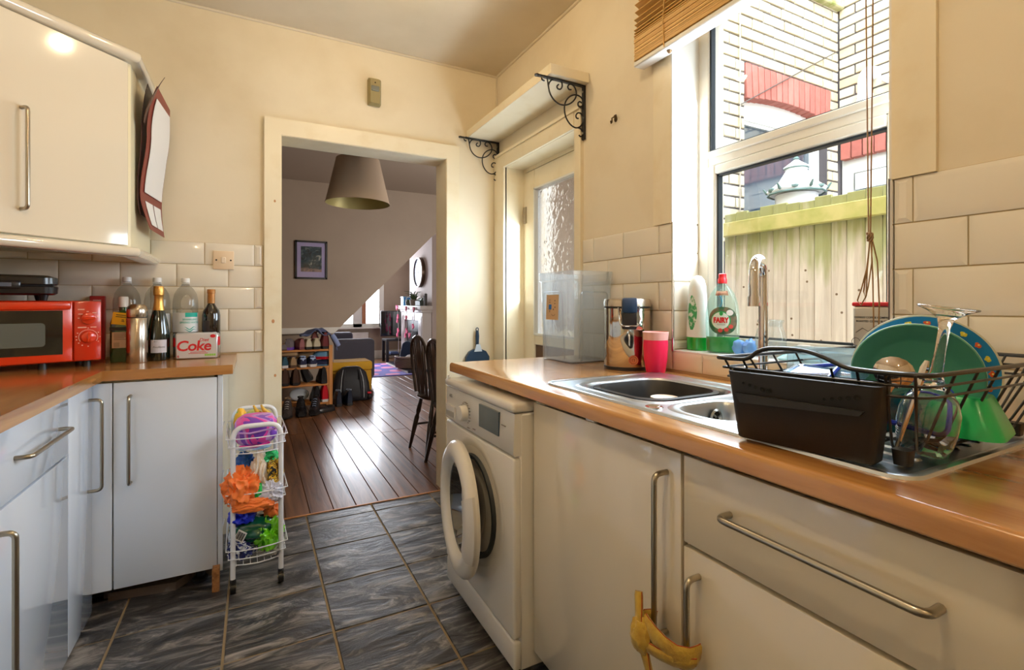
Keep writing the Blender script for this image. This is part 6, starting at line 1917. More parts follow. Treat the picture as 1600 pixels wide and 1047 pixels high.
# framed picture on the stair wall
pc = thing('framed_picture', 'small black framed print of dark green and sand shapes on the sloping stair wall', 'picture', (0.598, 6.299, 1.670))
fr3 = MB()
fw_, fh_ = 0.178, 0.226
for b in ((-fw_, fw_, fh_ - 0.02, fh_), (-fw_, fw_, -fh_, -fh_ + 0.02), (-fw_, -fw_ + 0.02, -fh_, fh_), (fw_ - 0.02, fw_, -fh_, fh_)):
    fr3.box(b[0], b[1], -0.030, 0.0, b[2], b[3])
fr3.build('frame', mat('black_frame', C(20, 18, 20), 0.4), pc, smooth=0)
MB().box(-fw_ + 0.018, fw_ - 0.018, -0.010, -0.002, -fh_ + 0.018, fh_ - 0.018).build('mount', mat('lilac_mount', C(196, 180, 226), 0.8), pc, smooth=0)
def artmat():
    k = NT('abstract_landscape_print')
    v = k.coords((1, 1, 1))
    f = k.noise(v, 16, 6, 0.65, 1.2)
    sp_ = k.n('ShaderNodeSeparateXYZ')
    tc = k.n('ShaderNodeTexCoord')
    k.l(tc.outputs['Object'], sp_.inputs[0])
    a = k.ramp(f, [(0.40, C(16, 22, 30)), (0.55, C(44, 72, 84)), (0.66, C(190, 186, 176))])
    b = k.ramp(f, [(0.35, C(120, 96, 100)), (0.6, C(196, 156, 140))])
    m_ = k.n('ShaderNodeMath', operation='MULTIPLY_ADD')
    m_.inputs[1].default_value = 0.12
    k.l(f, m_.inputs[0])
    k.l(sp_.outputs['Z'], m_.inputs[2])
    rr_ = k.ramp(m_.outputs[0], [(0.0, (1, 1, 1, 1)), (0.005, (0, 0, 0, 1))])
    ml = k.n('ShaderNodeMath', operation='ADD')
    ml.inputs[1].default_value = 0.06
    k.l(m_.outputs[0], ml.inputs[0])
    k.l(ml.outputs[0], rr_.node.inputs['Fac'])
    mx = k.n('ShaderNodeMix', data_type='RGBA')
    k.l(rr_, mx.inputs['Factor'])
    k.l(a, mx.inputs['A'])
    k.l(b, mx.inputs['B'])
    k.l(mx.outputs['Result'], k.b.inputs['Base Color'])
    return k.m
MB().box(-0.115, 0.115, -0.0125, -0.0095, -0.150, 0.150).build('print', artmat(), pc, loc=(0, 0, 0.01), smooth=0)
MB().box(-fw_ + 0.018, fw_ - 0.018, -0.0185, -0.0165, -fh_ + 0.018, fh_ - 0.018).build('glazing', MT['glass'], pc, smooth=0)

# shoe rack
sr_ = thing('shoe_rack', 'slatted pine shoe rack with four shelves against the stair wall', 'shoe rack', (0.40, 5.74, 0))
RX0, RX1, RD = -0.36, 0.345, 0.13
for x in (RX1 - 0.034, RX0):
    for y in (-RD, RD - 0.02):
        MB().box(x, x + 0.036, y, y + 0.022, 0, 0.705, 0.002, 1).build('post', MT['pine'], sr_)
lev = [0.085, 0.285, 0.470, 0.655]
for z in lev:
    for y in (-RD + 0.002, -0.04, 0.03, RD - 0.024):
        MB().box(RX0 + 0.005, RX1 - 0.036, y - 0.0, y + 0.020, z - 0.012, z + 0.010, 0.004, 1).build('slat', MT['pine_x'], sr_)

# shoes: sole, upper, lining
def shoe(name, label, loc, rotz, kind, cu, cs, cl_=None, L=0.27, rot=None, group=None, extra=None):
    t = thing(name, label, 'boot' if kind == 'boot' else 'shoe', loc, rotz, group, rot)
    n = 11
    def sec(i, scale=1.0, ins=0.0):
        u = i / (n - 1)                     # 0 heel .. 1 toe
        w = 0.034 + 0.016 * sin(pi * min(1, u * 1.05)) + (0.006 if u > 0.55 else 0)
        if u > 0.9:
            w *= 0.72
        if u == 0:
            w *= 0.78
        return (u - 0.42) * L, (w - ins) * scale
    sole = []
    th = 0.028 if kind != 'flat' else 0.012
    for z, e in ((0, 0.002), (th, 0.0)):
        ring = []
        for i in range(n):
            y, w = sec(i)
            ring.append((w - e, y, z + (0.012 * ((i / (n - 1)) - 0.7) / 0.3 if i / (n - 1) > 0.7 and z == 0 else 0)))
        for i in range(n - 1, -1, -1):
            y, w = sec(i)
            ring.append((-(w - e), y, z + (0.012 * ((i / (n - 1)) - 0.7) / 0.3 if i / (n - 1) > 0.7 and z == 0 else 0)))
        sole.append(ring)
    MB().loft(sole).build('sole', cs, t)
    up = []
    hb = {'boot': 0.15, 'sneaker': 0.085, 'flat': 0.05}[kind]
    for i in range(n):
        u = i / (n - 1)
        y, w = sec(i, 1.0, 0.002)
        if kind == 'boot':
            hgt = hb if u < 0.42 else hb - (hb - 0.055) * min(1, (u - 0.42) / 0.28) ** 0.7 if u < 0.75 else 0.055 - 0.016 * (u - 0.75) / 0.25
        else:
            hgt = hb * (1 - 0.15 * sin(pi * min(1, u / 0.45))) if u < 0.45 else hb * 1.02 - (hb - 0.045) * min(1, (u - 0.45) / 0.4) if u < 0.85 else 0.042 - 0.016 * (u - 0.85) / 0.15
        ring = []
        for j in range(11):
            a = pi * j / 10
            c_, s_ = cos(a), sin(a)
            ring.append((w * (abs(c_) ** 0.55) * (1 if c_ > 0 else -1) * (1 - 0.32 * s_ ** 3), y, th + hgt * (abs(s_) ** 0.8)))
        up.append(ring)
    MB().loft(up, True, True, False).build('upper', cu, t, smooth=60)
    yo = (0.18 - 0.42) * L
    ztop = th + hb
    MB().lathe([(0.030, -0.004), (0.032, 0.006), (0.027, 0.008), (0.022, -0.012), (0.0005, -0.014)], (0, yo + 0.012, ztop - 0.006), 18, 1.0, 1.35).build('collar', cl_ or MT['dark'], t)
    if kind != 'flat':
        lc = MB()
        for q in range(4):
            y_ = (0.47 + 0.07 * q - 0.42) * L
            z_ = th + (hb * 0.92 - (hb - 0.05) * (0.02 + 0.22 * q))
            if kind == 'boot':
                z_ = th + hb - (hb - 0.06) * min(1, (0.05 + 0.07 * q) / 0.28) ** 0.7 + 0.002
            lc.tube([(-0.018, y_, z_ - 0.004), (0, y_ + 0.006, z_ + 0.003), (0.018, y_, z_ - 0.004)], 0.0025, 5)
        lc.build('laces', extra or MT['dark_print'], t)
    return t
S = lambda n, r, g, b, ro=0.5: mat(n, C(r, g, b), ro)
BLK = S('black_shoe_leather', 26, 26, 30, 0.3); BRN = S('brown_shoe_leather', 74, 48, 36, 0.45); TAN = S('tan_suede', 168, 140, 106, 0.85)
NVY = S('navy_suede', 34, 38, 74, 0.7); WSO = S('white_rubber_sole', 226, 224, 226, 0.6); DSO = S('dark_rubber_sole', 34, 32, 32, 0.7)
BSO = S('brown_rubber_sole', 92, 66, 48, 0.7); RDL = S('red_boot_leather', 206, 24, 44, 0.4); OXB = S('oxblood_leather', 110, 26, 34, 0.4)
MAR = S('dusty_pink_leather', 150, 84, 84, 0.5); TEAL = S('teal_canvas', 40, 84, 104, 0.7); SKY = S('sky_blue_canvas', 110, 160, 196, 0.7)
GRY = S('grey_mesh', 120, 112, 116, 0.8); CRM = S('cream_leather', 206, 196, 170, 0.5); PALE = S('pale_blue_heel_patch', 178, 198, 236, 0.5); GUM = S('gum_sole', 178, 146, 96, 0.6)
ry, sy = 5.70, 5.74
rz_ = lambda k_: lev[k_] + 0.0115
PIH = pi / 2
# top shelf (heels towards the viewer: toes point away, +Y)
shoe('strappy_sandal', 'striped grey and tan sandal at the left end of the top shelf', (0.255, ry, rz_(3)), radians(8), 'flat', GRY, BSO, TAN, 0.25)
shoe('purple_trainer', 'grey trainer with a purple edge on the top shelf, second from the left', (0.330, ry + 0.01, rz_(3)), radians(-14), 'sneaker', GRY, S('purple_sole', 120, 80, 190), GRY, 0.25)
shoe('red_trainer', 'dusty red trainer on the top shelf left of the cream pair', (0.425, ry + 0.02, rz_(3)), radians(10), 'sneaker', MAR, OXB, OXB, 0.26)
shoe('cream_trainer', 'cream leather trainer on the top shelf, left one of the pair', (0.502, ry - 0.012, rz_(3)), radians(4), 'sneaker', CRM, DSO, CRM, 0.22)
shoe('cream_trainer', 'cream leather trainer on the top shelf, right one of the pair', (0.590, ry - 0.012, rz_(3)), radians(-3), 'sneaker', CRM, DSO, CRM, 0.22)
shoe('oxblood_boot', 'oxblood ankle boot at the right end of the top shelf', (0.676, ry + 0.01, rz_(3)), 0, 'boot', OXB, DSO, MT['dark'], 0.24, extra=MAR)
shoe('pink_boot', 'dusty pink boot standing behind the cream trainers on the top shelf', (0.585, ry + 0.085, rz_(3)), radians(-6), 'boot', MAR, RDL, OXB, 0.22)
# second shelf
shoe('teal_trainer', 'teal canvas trainer with a white sole at the left of the second shelf', (0.262, ry, rz_(2)), radians(10), 'sneaker', TEAL, WSO, TEAL, 0.25, extra=WSO)
shoe('brown_suede_shoe', 'pale brown suede shoe beside the teal trainer on the second shelf', (0.352, ry, rz_(2)), radians(4), 'sneaker', TAN, BSO, GRY, 0.25)
shoe('tan_slipper', 'tan slipper lying on top of the teal trainer, second shelf', (0.320, ry - 0.02, rz_(2) + 0.115), radians(70), 'flat', TAN, BSO, BSO, 0.20)
for x_, tx_ in ((0.452, 'left'), (0.548, 'right')):
    t = shoe('navy_trainer', 'navy suede trainer with pale heel patch, second shelf, %s of the pair' % tx_, (x_, ry - 0.005, rz_(2)), radians(0), 'sneaker', NVY, WSO, PALE, 0.25)
    MB().prism([(-0.026, 0.10), (0.026, 0.10), (0.028, 0.088), (0.012, 0.084), (0.0, 0.066), (-0.012, 0.084), (-0.028, 0.088)], 'Y', -0.42 * 0.25 - 0.004, -0.42 * 0.25 + 0.003).build('heel_patch', PALE, t)
shoe('beige_trainer', 'beige trainer with a gum sole behind the navy pair, second shelf', (0.500, ry + 0.08, rz_(2) + 0.072), radians(68), 'sneaker', TAN, GUM, TAN, 0.20)
shoe('sky_blue_shoe', 'sky blue canvas shoe with a striped sole stacked at the right of the second shelf', (0.655, ry + 0.0, rz_(2) + 0.07), radians(62), 'sneaker', SKY, RDL, NVY, 0.17, extra=WSO)
shoe('striped_shoe', 'dark striped canvas shoe under the sky blue one on the second shelf', (0.652, ry + 0.0, rz_(2)), radians(62), 'flat', NVY, SKY, NVY, 0.17)
# third shelf
for x_, tx_ in ((0.285, 'left'), (0.385, 'right')):
    shoe('brown_boot', 'dark brown leather ankle boot on the third shelf, %s one of the pair' % tx_, (x_, ry, rz_(1)), radians(-2), 'boot', BRN, DSO, BRN, 0.25)
shoe('black_boot', 'glossy black boot leaning over in the middle of the third shelf', (0.520, ry + 0.02, rz_(1) + 0.03), 0, 'boot', BLK, DSO, MT['dark'], 0.25, rot=(0, radians(-24), 0), extra=WSO)
shoe('black_boot', 'upright glossy black boot at the right end of the third shelf', (0.650, ry, rz_(1)), radians(5), 'boot', BLK, DSO, MT['dark'], 0.25)
# bottom shelf and floor in front
shoe('red_boot', 'black boot with a bright red collar on the bottom shelf, left one of the pair', (0.585, ry + 0.01, rz_(0)), radians(4), 'boot', BLK, DSO, RDL, 0.24, extra=RDL)
shoe('red_boot', 'black boot with a bright red collar on the bottom shelf, right one of the pair', (0.672, ry + 0.01, rz_(0)), radians(-2), 'boot', RDL, WSO, RDL, 0.24, extra=BLK)
shoe('walking_boot', 'worn brown and grey walking boot on the floor at the left of the rack', (0.295, 5.50, 0.002), radians(172), 'boot', S('worn_brown_boot', 64, 56, 54, 0.7), DSO, TAN, 0.28, extra=WSO)
shoe('black_ankle_boot', 'black lace-up boot on the floor below the third shelf, toe towards the room', (0.425, 5.53, 0.002), radians(178), 'boot', BLK, DSO, MT['dark'], 0.28)
shoe('black_ankle_boot', 'chunky black boot on the floor in front of the red collared boots', (0.565, 5.53, 0.002), radians(165), 'boot', BLK, DSO, MT['dark'], 0.28, extra=PALE)
shoe('black_shoe', 'flat black shoe on the floor beside the right post of the rack', (0.665, 5.56, 0.002), radians(110), 'flat', BLK, DSO, MT['dark'], 0.24)
for x_, tx_ in ((0.830, 'left'), (0.945, 'right')):
    shoe('navy_boot', 'navy blue wellington style boot with grey lining beside the rack, %s one' % tx_, (x_, 5.86, 0.002), radians(4), 'boot', S('navy_rubber', 26, 34, 52, 0.25), DSO, S('grey_fleece', 130, 140, 156, 0.9), 0.26)
cloth('white_box_lid', 'pale blue and white cardboard on the bottom shelf behind the boots', 'cardboard', (0.43, 5.80, rz_(0)), (0.10, 0.03, 0.07), mat('pale_card', C(206, 216, 228), 0.7), 61, 0.05, 1.0, 0.95, 2)
# denim jacket thrown over the top
jk = thing('denim_jacket', 'blue denim jacket thrown over the shoes on top of the rack', 'jacket', (0.60, 5.70, 0.82))
DEN = mat('faded_denim', C(104, 118, 158), 0.8, var=(9, C(70, 80, 120), 0.4, 0.7), bump=(30, 0.4))
vs, fs = [], []
nu, nv = 26, 12
for i in range(nu):
    for j in range(nv):
        u, v = i / (nu - 1), j / (nv - 1)
        x = -0.17 + 0.37 * u
        y = -0.10 + 0.22 * v
        z = 0.055 - 0.10 * (abs(u - 0.45) / 0.55) ** 2.2 - 0.05 * (1 - v) * sin(pi * u * 2.4) ** 2
        if u > 0.78:
            z -= 0.34 * (u - 0.78) ** 1.0
        z += 0.016 * noise.noise(Vector((u * 7, v * 5, 2.0))) + 0.010 * sin(v * 11 + u * 5)
        vs.append((x, y, z))
for i in range(nu - 1):
    for j in range(nv - 1):
        a = i * nv + j
        fs.append((a, a + nv, a + nv + 1, a + 1))
ob = MB().add(vs, fs).build('body', DEN, jk, smooth=80)
so_ = ob.modifiers.new('thickness', 'SOLIDIFY')
so_.thickness = 0.008
MB().tube([(0.14, -0.10, -0.005), (0.16, -0.105, -0.04), (0.185, -0.105, -0.085), (0.205, -0.10, -0.125)], [0.026, 0.028, 0.028, 0.026], 10).build('sleeve', mat('light_denim', C(140, 158, 206), 0.8, bump=(40, 0.3)), jk)

# mustard footstool with a backpack leaning on it
ot = thing('footstool', 'mustard yellow upholstered footstool by the end of the grey sofa', 'footstool', (1.04, 6.42, 0))
MUS = mat('mustard_upholstery', C(206, 156, 36), 0.8, bump=(160, 0.2))
MB().box(-0.26, 0.26, -0.20, 0.20, 0.33, 0.44, 0.025, 3).build('cushion_top', MUS, ot)
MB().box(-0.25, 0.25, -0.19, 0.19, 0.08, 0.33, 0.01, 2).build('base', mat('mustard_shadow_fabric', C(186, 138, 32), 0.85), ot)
for (x, y) in ((-0.22, -0.16), (0.22, -0.16), (-0.22, 0.16), (0.22, 0.16)):
    MB().cyl((x, y, 0), (x, y, 0.08), 0.014, 0.018, 10).build('leg', MT['darkwood'], ot)
bk = thing('backpack', 'black backpack with reflective piping leaning against the mustard footstool', 'backpack', (1.02, 6.06, 0.002), rot=(radians(-7), 0, radians(-4)))
NAV = mat('black_nylon', C(24, 24, 30), 0.6, bump=(200, 0.2))
MB().loft([rrect(-0.20, 0.20, -0.08, 0.10, 0.04, 0.0), rrect(-0.215, 0.215, -0.10, 0.11, 0.05, 0.03), rrect(-0.20, 0.20, -0.10, 0.11, 0.06, 0.20), rrect(-0.17, 0.17, -0.07, 0.10, 0.06, 0.33), rrect(-0.10, 0.10, -0.03, 0.08, 0.05, 0.395), rrect(-0.06, 0.06, 0.0, 0.06, 0.03, 0.405)]).build('bag', NAV, bk)
MB().loft([rrect(-0.12, 0.10, -0.125, -0.08, 0.02, 0.03), rrect(-0.13, 0.11, -0.135, -0.08, 0.025, 0.06), rrect(-0.11, 0.09, -0.115, -0.07, 0.02, 0.24)]).build('front_pocket', NAV, bk)
for xs_ in (-0.10, 0.10):
    MB().tube([(xs_, -0.105, 0.05), (xs_ * 1.0, -0.112, 0.16), (xs_ * 0.92, -0.10, 0.26), (xs_ * 0.8, -0.06, 0.36)], [0.016, 0.02, 0.02, 0.014], 8).build('strap', NAV, bk)
for xs_ in (-0.125, 0.13):
    MB().tube([(xs_, -0.112, 0.03), (xs_, -0.118, 0.16), (xs_ * 0.92, -0.105, 0.27), (xs_ * 0.74, -0.06, 0.365)], 0.0035, 6).build('piping', mat('reflective_piping', C(196, 200, 206), 0.4), bk)
MB().box(0.17, 0.215, -0.125, -0.095, 0.07, 0.095, 0.006, 1).build('red_tab', mat('red_webbing', C(206, 34, 50), 0.6), bk)
MB().blob((0.20, -0.09, 0.04), 0.035, 0.03, 0.036, 3, 0.3, 2, 2).build('side_pouch', NAV, bk)
# sofa seen from its end
sf = thing('sofa', 'charcoal grey fabric sofa seen end on beyond the shoe rack', 'sofa', (1.10, 7.1, 0))
CHA = mat('charcoal_fabric', C(74, 72, 84), 0.85, bump=(140, 0.2), sheen=0.2)
MB().box(-0.42, 0.42, 0.0, 0.20, 0.10, 0.655, 0.05, 4).build('arm', CHA, sf)
MB().box(-0.42, 0.40, 0.20, 1.75, 0.10, 0.42, 0.03, 2).build('base', CHA, sf)
MB().box(-0.42, -0.22, 0.20, 1.75, 0.42, 0.78, 0.05, 3).build('backrest', CHA, sf)
for q in range(2):
    MB().box(-0.21, 0.40, 0.22 + 0.77 * q, 0.97 + 0.77 * q, 0.42, 0.55, 0.04, 3).build('seat_cushion', CHA, sf)
MB().box(-0.42, 0.42, 1.75, 1.95, 0.10, 0.655, 0.05, 4).build('arm', CHA, sf)
for (x, y) in ((-0.36, 0.06), (0.36, 0.06), (-0.36, 1.88), (0.36, 1.88)):
    MB().cyl((x, y, 0), (x, y, 0.10), 0.022, 0.030, 12).build('leg', MT['darkwood'], sf)
# radiator under the bay window
rdt = thing('radiator', 'white panel radiator under the bay window beyond the sofa', 'radiator', (1.66, 10.42, 0))
MB().box(-0.42, 0.42, -0.05, 0.04, 0.12, 0.545, 0.006, 1).build('panel', MT['white_trim'], rdt)
MB().box(-0.425, 0.425, -0.055, 0.045, 0.545, 0.560, 0.004, 1).build('top_grille', MT['white'], rdt)
for k_ in range(20):
    MB().box(-0.40 + k_ * 0.041, -0.385 + k_ * 0.041, -0.056, -0.05, 0.14, 0.53, 0.003, 1).build('flute', MT['white_trim'], rdt)
# television and its stand
ts = thing('tv_stand', 'black open TV bench in the far corner by the fireplace', 'tv stand', (2.56, 9.75, 0))
BKW = mat('black_ash', C(34, 30, 34), 0.5)
MB().box(-0.30, 0.42, -0.19, 0.19, 0.42, 0.455, 0.002, 1).build('top', BKW, ts)
MB().box(-0.26, 0.38, -0.17, 0.17, 0.14, 0.16, 0.002, 1).build('shelf', BKW, ts)
for (x, y) in ((-0.30, -0.19), (0.37, -0.19), (-0.30, 0.14), (0.37, 0.14)):
    MB().box(x, x + 0.05, y, y + 0.05, 0, 0.42).build('leg', BKW, ts)
tag(MB().box(-0.07, 0.10, -0.1, 0.08, 0, 0.045, 0.006, 1).build('media_box', mat('blue_grey_box', C(90, 110, 150), 0.4), loc=(2.42, 9.70, 0.161)), 'small blue grey box on the lower shelf of the TV bench', 'box')
tv = thing('television', 'dark flat screen television on the black bench, switched off', 'television', (2.62, 9.72, 0.456), radians(-4))
MB().box(-0.43, 0.43, -0.025, 0.02, 0.055, 0.555, 0.006, 2).build('case', MT['black'], tv)
MB().box(-0.415, 0.415, -0.027, -0.024, 0.075, 0.54).build('screen', mat('black_screen_glass', C(18, 18, 22), 0.06, 0, 1.0), tv)
MB().box(-0.16, 0.16, -0.10, 0.08, 0.0, 0.012, 0.004, 1).cyl((0, 0, 0.01), (0, 0, 0.07), 0.03, n=14).build('stand', MT['black'], tv)
# rug
rg = thing('rug', 'purple rug with pink oval spots in front of the fireplace', 'rug', (1.88, 8.62, 0.003))
MB().box(-0.48, 0.40, -0.82, 0.86, 0, 0.010, 0.004, 1).build('pile', mat('violet_pile', C(74, 60, 172), 0.95, sheen=0.3), rg)
for (x, y, a, b_) in ((-0.22, -0.55, 0.13, 0.14), (0.10, -0.68, 0.12, 0.09), (0.26, -0.30, 0.12, 0.13), (-0.08, -0.12, 0.13, 0.14), (0.22, 0.18, 0.12, 0.12), (-0.28, 0.30, 0.13, 0.13), (0.05, 0.52, 0.13, 0.12), (0.30, 0.70, 0.09, 0.10), (-0.30, 0.72, 0.12, 0.08)):
    MB().lathe([(1, 0.0), (0.98, 0.0012), (0.0005, 0.0014)], (x, y, 0.010), 24, a, b_).xf(Matrix.Identity(4)).build('spot', bpy.data.materials.get('pink_pile') or mat('pink_pile', C(232, 150, 186), 0.95), rg)
# fireplace
fp = thing('fireplace', 'white wooden fire surround with mantel and dark hearth on the chimney breast', 'fireplace', (2.648, 8.645, 0))
FPW = mat('fire_surround_white', C(222, 214, 208), 0.4)
for y0_ in (-0.66, 0.44):
    MB().box(-0.165, 0.0, y0_, y0_ + 0.22, 0.05, 1.00, 0.004, 1).build('jamb', FPW, fp)
    MB().box(-0.172, -0.16, y0_ + 0.04, y0_ + 0.18, 0.14, 0.94, 0.004, 1).build('jamb_panel', FPW, fp)
MB().box(-0.165, 0.0, -0.44, 0.44, 0.86, 1.00, 0.004, 1).build('frieze', FPW, fp)
MB().box(-0.18, 0.0, -0.68, 0.68, 1.00, 1.045, 0.006, 2).build('moulding', FPW, fp)
MB().box(-0.215, 0.0, -0.72, 0.72, 1.045, 1.115, 0.008, 2).build('mantel_shelf', FPW, fp)
MB().box(-0.12, -0.06, -0.44, 0.44, 0.05, 0.86).build('cast_iron_insert', mat('cast_iron', C(36, 34, 36), 0.4, 0.5), fp)
MB().box(-0.13, -0.119, -0.24, 0.24, 0.05, 0.66).build('fire_opening', MT['dark'], fp)
MB().box(-0.42, 0.0, -0.70, 0.70, 0.003, 0.05, 0.004, 1).build('hearth_slab', mat('navy_black_slate', C(34, 38, 54), 0.3), fp)
MB().box(-0.45, -0.42, -0.72, 0.72, 0.003, 0.035, 0.003, 1).build('hearth_trim', FPW, fp)
# garland of hearts
gl_ = thing('heart_garland', 'string of pink felt hearts looped over the white mantel', 'garland', (2.43, 8.645, 1.06))
PK1, PK2, STR = mat('pink_felt', C(240, 100, 140), 0.8), mat('crimson_felt', C(170, 34, 60), 0.8), mat('white_string', C(216, 210, 206), 0.8)
gp1 = [(-0.012, 0.72, 0.02), (-0.014, 0.66, -0.12), (-0.012, 0.62, -0.34), (-0.012, 0.60, -0.60), (-0.012, 0.62, -0.85)]
gp2 = [(-0.012, 0.06, 0.03), (-0.014, 0.05, -0.10), (-0.014, 0.02, -0.30), (-0.014, 0.12, -0.44), (-0.012, 0.04, -0.62)]
gp3 = [(-0.012, -0.40, 0.03), (-0.013, -0.44, -0.10), (-0.012, -0.40, -0.28), (-0.013, -0.28, -0.42), (-0.012, -0.10, -0.46)]
for g_ in (gp1, gp2, gp3):
    MB().tube([tuple(p) for p in round_path(g_, 0.06, 3)], 0.004, 5).build('string', STR, gl_)
def heart(s):
    pts = []
    for k_ in range(22):
        t = 2 * pi * k_ / 22
        pts.append((s * 16 * sin(t) ** 3 / 16, s * (13 * cos(t) - 5 * cos(2 * t) - 2 * cos(3 * t) - cos(4 * t)) / 16))
    return pts
for (y, z, s_, m_, tilt) in ((0.70, 0.02, 0.055, PK1, 10), (0.63, -0.16, 0.05, PK1, -60), (0.66, -0.24, 0.045, PK1, -50), (0.60, -0.42, 0.055, PK1, 20), (0.66, -0.50, 0.05, PK1, -20), (0.05, 0.01, 0.05, PK2, 5), (0.05, -0.16, 0.05, PK2, 0), (0.02, -0.40, 0.055, PK1, 40), (0.10, -0.48, 0.05, PK1, 75), (-0.42, 0.0, 0.05, PK2, 0), (-0.38, -0.30, 0.05, PK1, 30), (-0.16, -0.46, 0.055, PK1, 0)):
    h_ = MB().prism(heart(s_), 'X', -0.010, 0.010)
    h_.build('heart', m_, gl_, loc=(-0.022, y, z), rot=(radians(tilt), 0, 0))
# things on the mantel
tn2 = thing('blue_tin', 'bright blue storage tin at the far end of the mantel shelf', 'tin', (2.545, 9.22, 1.1155))
MB().box(-0.07, 0.07, -0.10, 0.10, 0, 0.15, 0.012, 2).build('body', mat('sky_blue_enamel', C(60, 140, 206), 0.35), tn2)
MB().box(-0.075, 0.075, -0.105, 0.105, 0.145, 0.170, 0.008, 2).build('lid', mat('pale_blue_enamel', C(120, 176, 220), 0.35), tn2)
pt_ = thing('potted_plant', 'spiky green plant in a pale pot in the middle of the mantel shelf', 'plant', (2.54, 8.66, 1.1155))
MB().lathe([(0.0005, 0.0), (0.06, 0.0), (0.078, 0.10), (0.078, 0.11), (0.07, 0.11), (0.066, 0.09), (0.0005, 0.088)], n=24).build('pot', mat('stone_pot', C(146, 132, 120), 0.7), pt_)
LEAF = mat('aloe_leaf', C(72, 92, 56), 0.5)
for k_ in range(16):
    a = 2 * pi * k_ / 16 + 0.3
    e_ = 0.10 + 0.05 * (k_ % 3)
    MB().tube([(0.02 * cos(a), 0.02 * sin(a), 0.09), (0.06 * cos(a), 0.06 * sin(a), 0.10 + e_ * 0.7), (e_ * cos(a) * 1.05, e_ * sin(a) * 1.05, 0.11 + e_ * 0.75)], [0.012, 0.010, 0.001], 5).build('leaf', LEAF, pt_)
hb2 = thing('handled_basket', 'small wire handled planter at the front of the mantel behind the plant', 'planter', (2.50, 8.86, 1.1155))
MB().lathe([(0.0005, 0.0), (0.05, 0.0), (0.06, 0.07), (0.055, 0.075), (0.0005, 0.068)], n=20).build('pot', mat('grey_green_pot', C(90, 98, 86), 0.6), hb2)
MB().tube([(0.058 * cos(t), 0, 0.07 + 0.09 * sin(t)) for t in [pi * k_ / 12 for k_ in range(13)]], 0.005, 6).build('handle', MT['white'], hb2)
MB().blob((0, 0, 0.085), 0.045, 0.045, 0.03, 3, 0.4, 3, 2).build('moss', LEAF, hb2)
sp3 = thing('succulent_box', 'dark box of small succulents near the right end of the mantel', 'planter', (2.54, 8.24, 1.1155))
MB().box(-0.06, 0.06, -0.14, 0.14, 0, 0.085, 0.006, 1).build('box', mat('dark_green_box', C(60, 70, 62), 0.6), sp3)
for k_ in range(5):
    MB().blob((0.0, -0.10 + 0.05 * k_, 0.10), 0.035, 0.032, 0.032, k_, 0.4, 3, 2).build('succulent', LEAF, sp3)
for (y, h_, lab) in ((8.03, 0.17, 'tall grey candle at the near end of the mantel'), (7.965, 0.20, 'slim dark candle at the very near end of the mantel')):
    tag(MB().lathe([(0.0005, 0), (0.024, 0), (0.024, h_), (0.016, h_ + 0.004), (0.003, h_ + 0.004), (0.002, h_ + 0.02), (0.0005, h_ + 0.02)], n=16).build('candle', mat('candle_grey', C(120, 112, 104), 0.6) if h_ < 0.18 else mat('candle_dark', C(70, 66, 62), 0.6), loc=(2.54, y, 1.1155)), lab, 'candle')
# round clock
ck2 = thing('wall_clock', 'round wall clock with a white rim on the chimney breast above the mantel', 'clock', (2.648, 8.59, 1.712))
RC = lambda m: m.xf(Matrix.Rotation(radians(-90), 4, 'Y'))
RC(MB().lathe([(0.245, 0.0), (0.245, 0.06), (0.262, 0.065), (0.268, 0.05), (0.268, 0.0)], n=48)).build('case', mat('dark_bronze_case', C(78, 56, 40), 0.35, 0.5), ck2)
RC(MB().lathe([(0.246, 0.058), (0.25, 0.072), (0.268, 0.072), (0.272, 0.058)], n=48)).build('rim', mat('white_rim', C(236, 230, 230), 0.3), ck2)
RC(MB().lathe([(0.246, 0.048), (0.0005, 0.048)], n=48)).build('dial', mat('pale_blue_dial', C(176, 190, 216), 0.3), ck2)
for k_ in range(12):
    a = 2 * pi * k_ / 12
    mk_ = MB().box(-0.004, 0.004, 0.19, 0.232, 0.0485, 0.0495)
    mk_.xf(Matrix.Rotation(radians(-90), 4, 'Y') @ Matrix.Rotation(a, 4, 'Z')).build('hour_mark', MT['dark_print'], ck2)
for a, l_ in ((2.2, 0.12), (4.0, 0.18)):
    MB().box(-0.006, 0.006, -0.02, l_, 0.050, 0.052).xf(Matrix.Rotation(radians(-90), 4, 'Y') @ Matrix.Rotation(a, 4, 'Z')).build('hand', MT['dark_print'], ck2)
# toy basket on the hearth
bsk = thing('wicker_basket', 'low round wicker basket of toys at the edge of the hearth', 'basket', (2.36, 8.42, 0.052))
wk = MB()
for q in range(9):
    z_ = 0.012 + q * 0.019
    r_ = 0.20 + 0.02 * sin(q / 8 * pi)
    wk.tube([((r_ + 0.006 * (1 if (k_ + q) % 2 else -1)) * cos(2 * pi * k_ / 36), (r_ + 0.006 * (1 if (k_ + q) % 2 else -1)) * sin(2 * pi * k_ / 36), z_) for k_ in range(36)], 0.0105, 5, True)
stuff(wk.build('weave', mat('brown_wicker', C(112, 90, 74), 0.7), bsk))
MB().lathe([(0.0005, 0.004), (0.19, 0.004), (0.195, 0.18)], n=28).build('lining', mat('wicker_inside', C(84, 66, 54), 0.8), bsk)
MB().tube([(0.215 * cos(2 * pi * k_ / 32), 0.215 * sin(2 * pi * k_ / 32), 0.185) for k_ in range(32)], 0.014, 7, True).build('rim', mat('pale_wicker', C(160, 140, 122), 0.7), bsk)
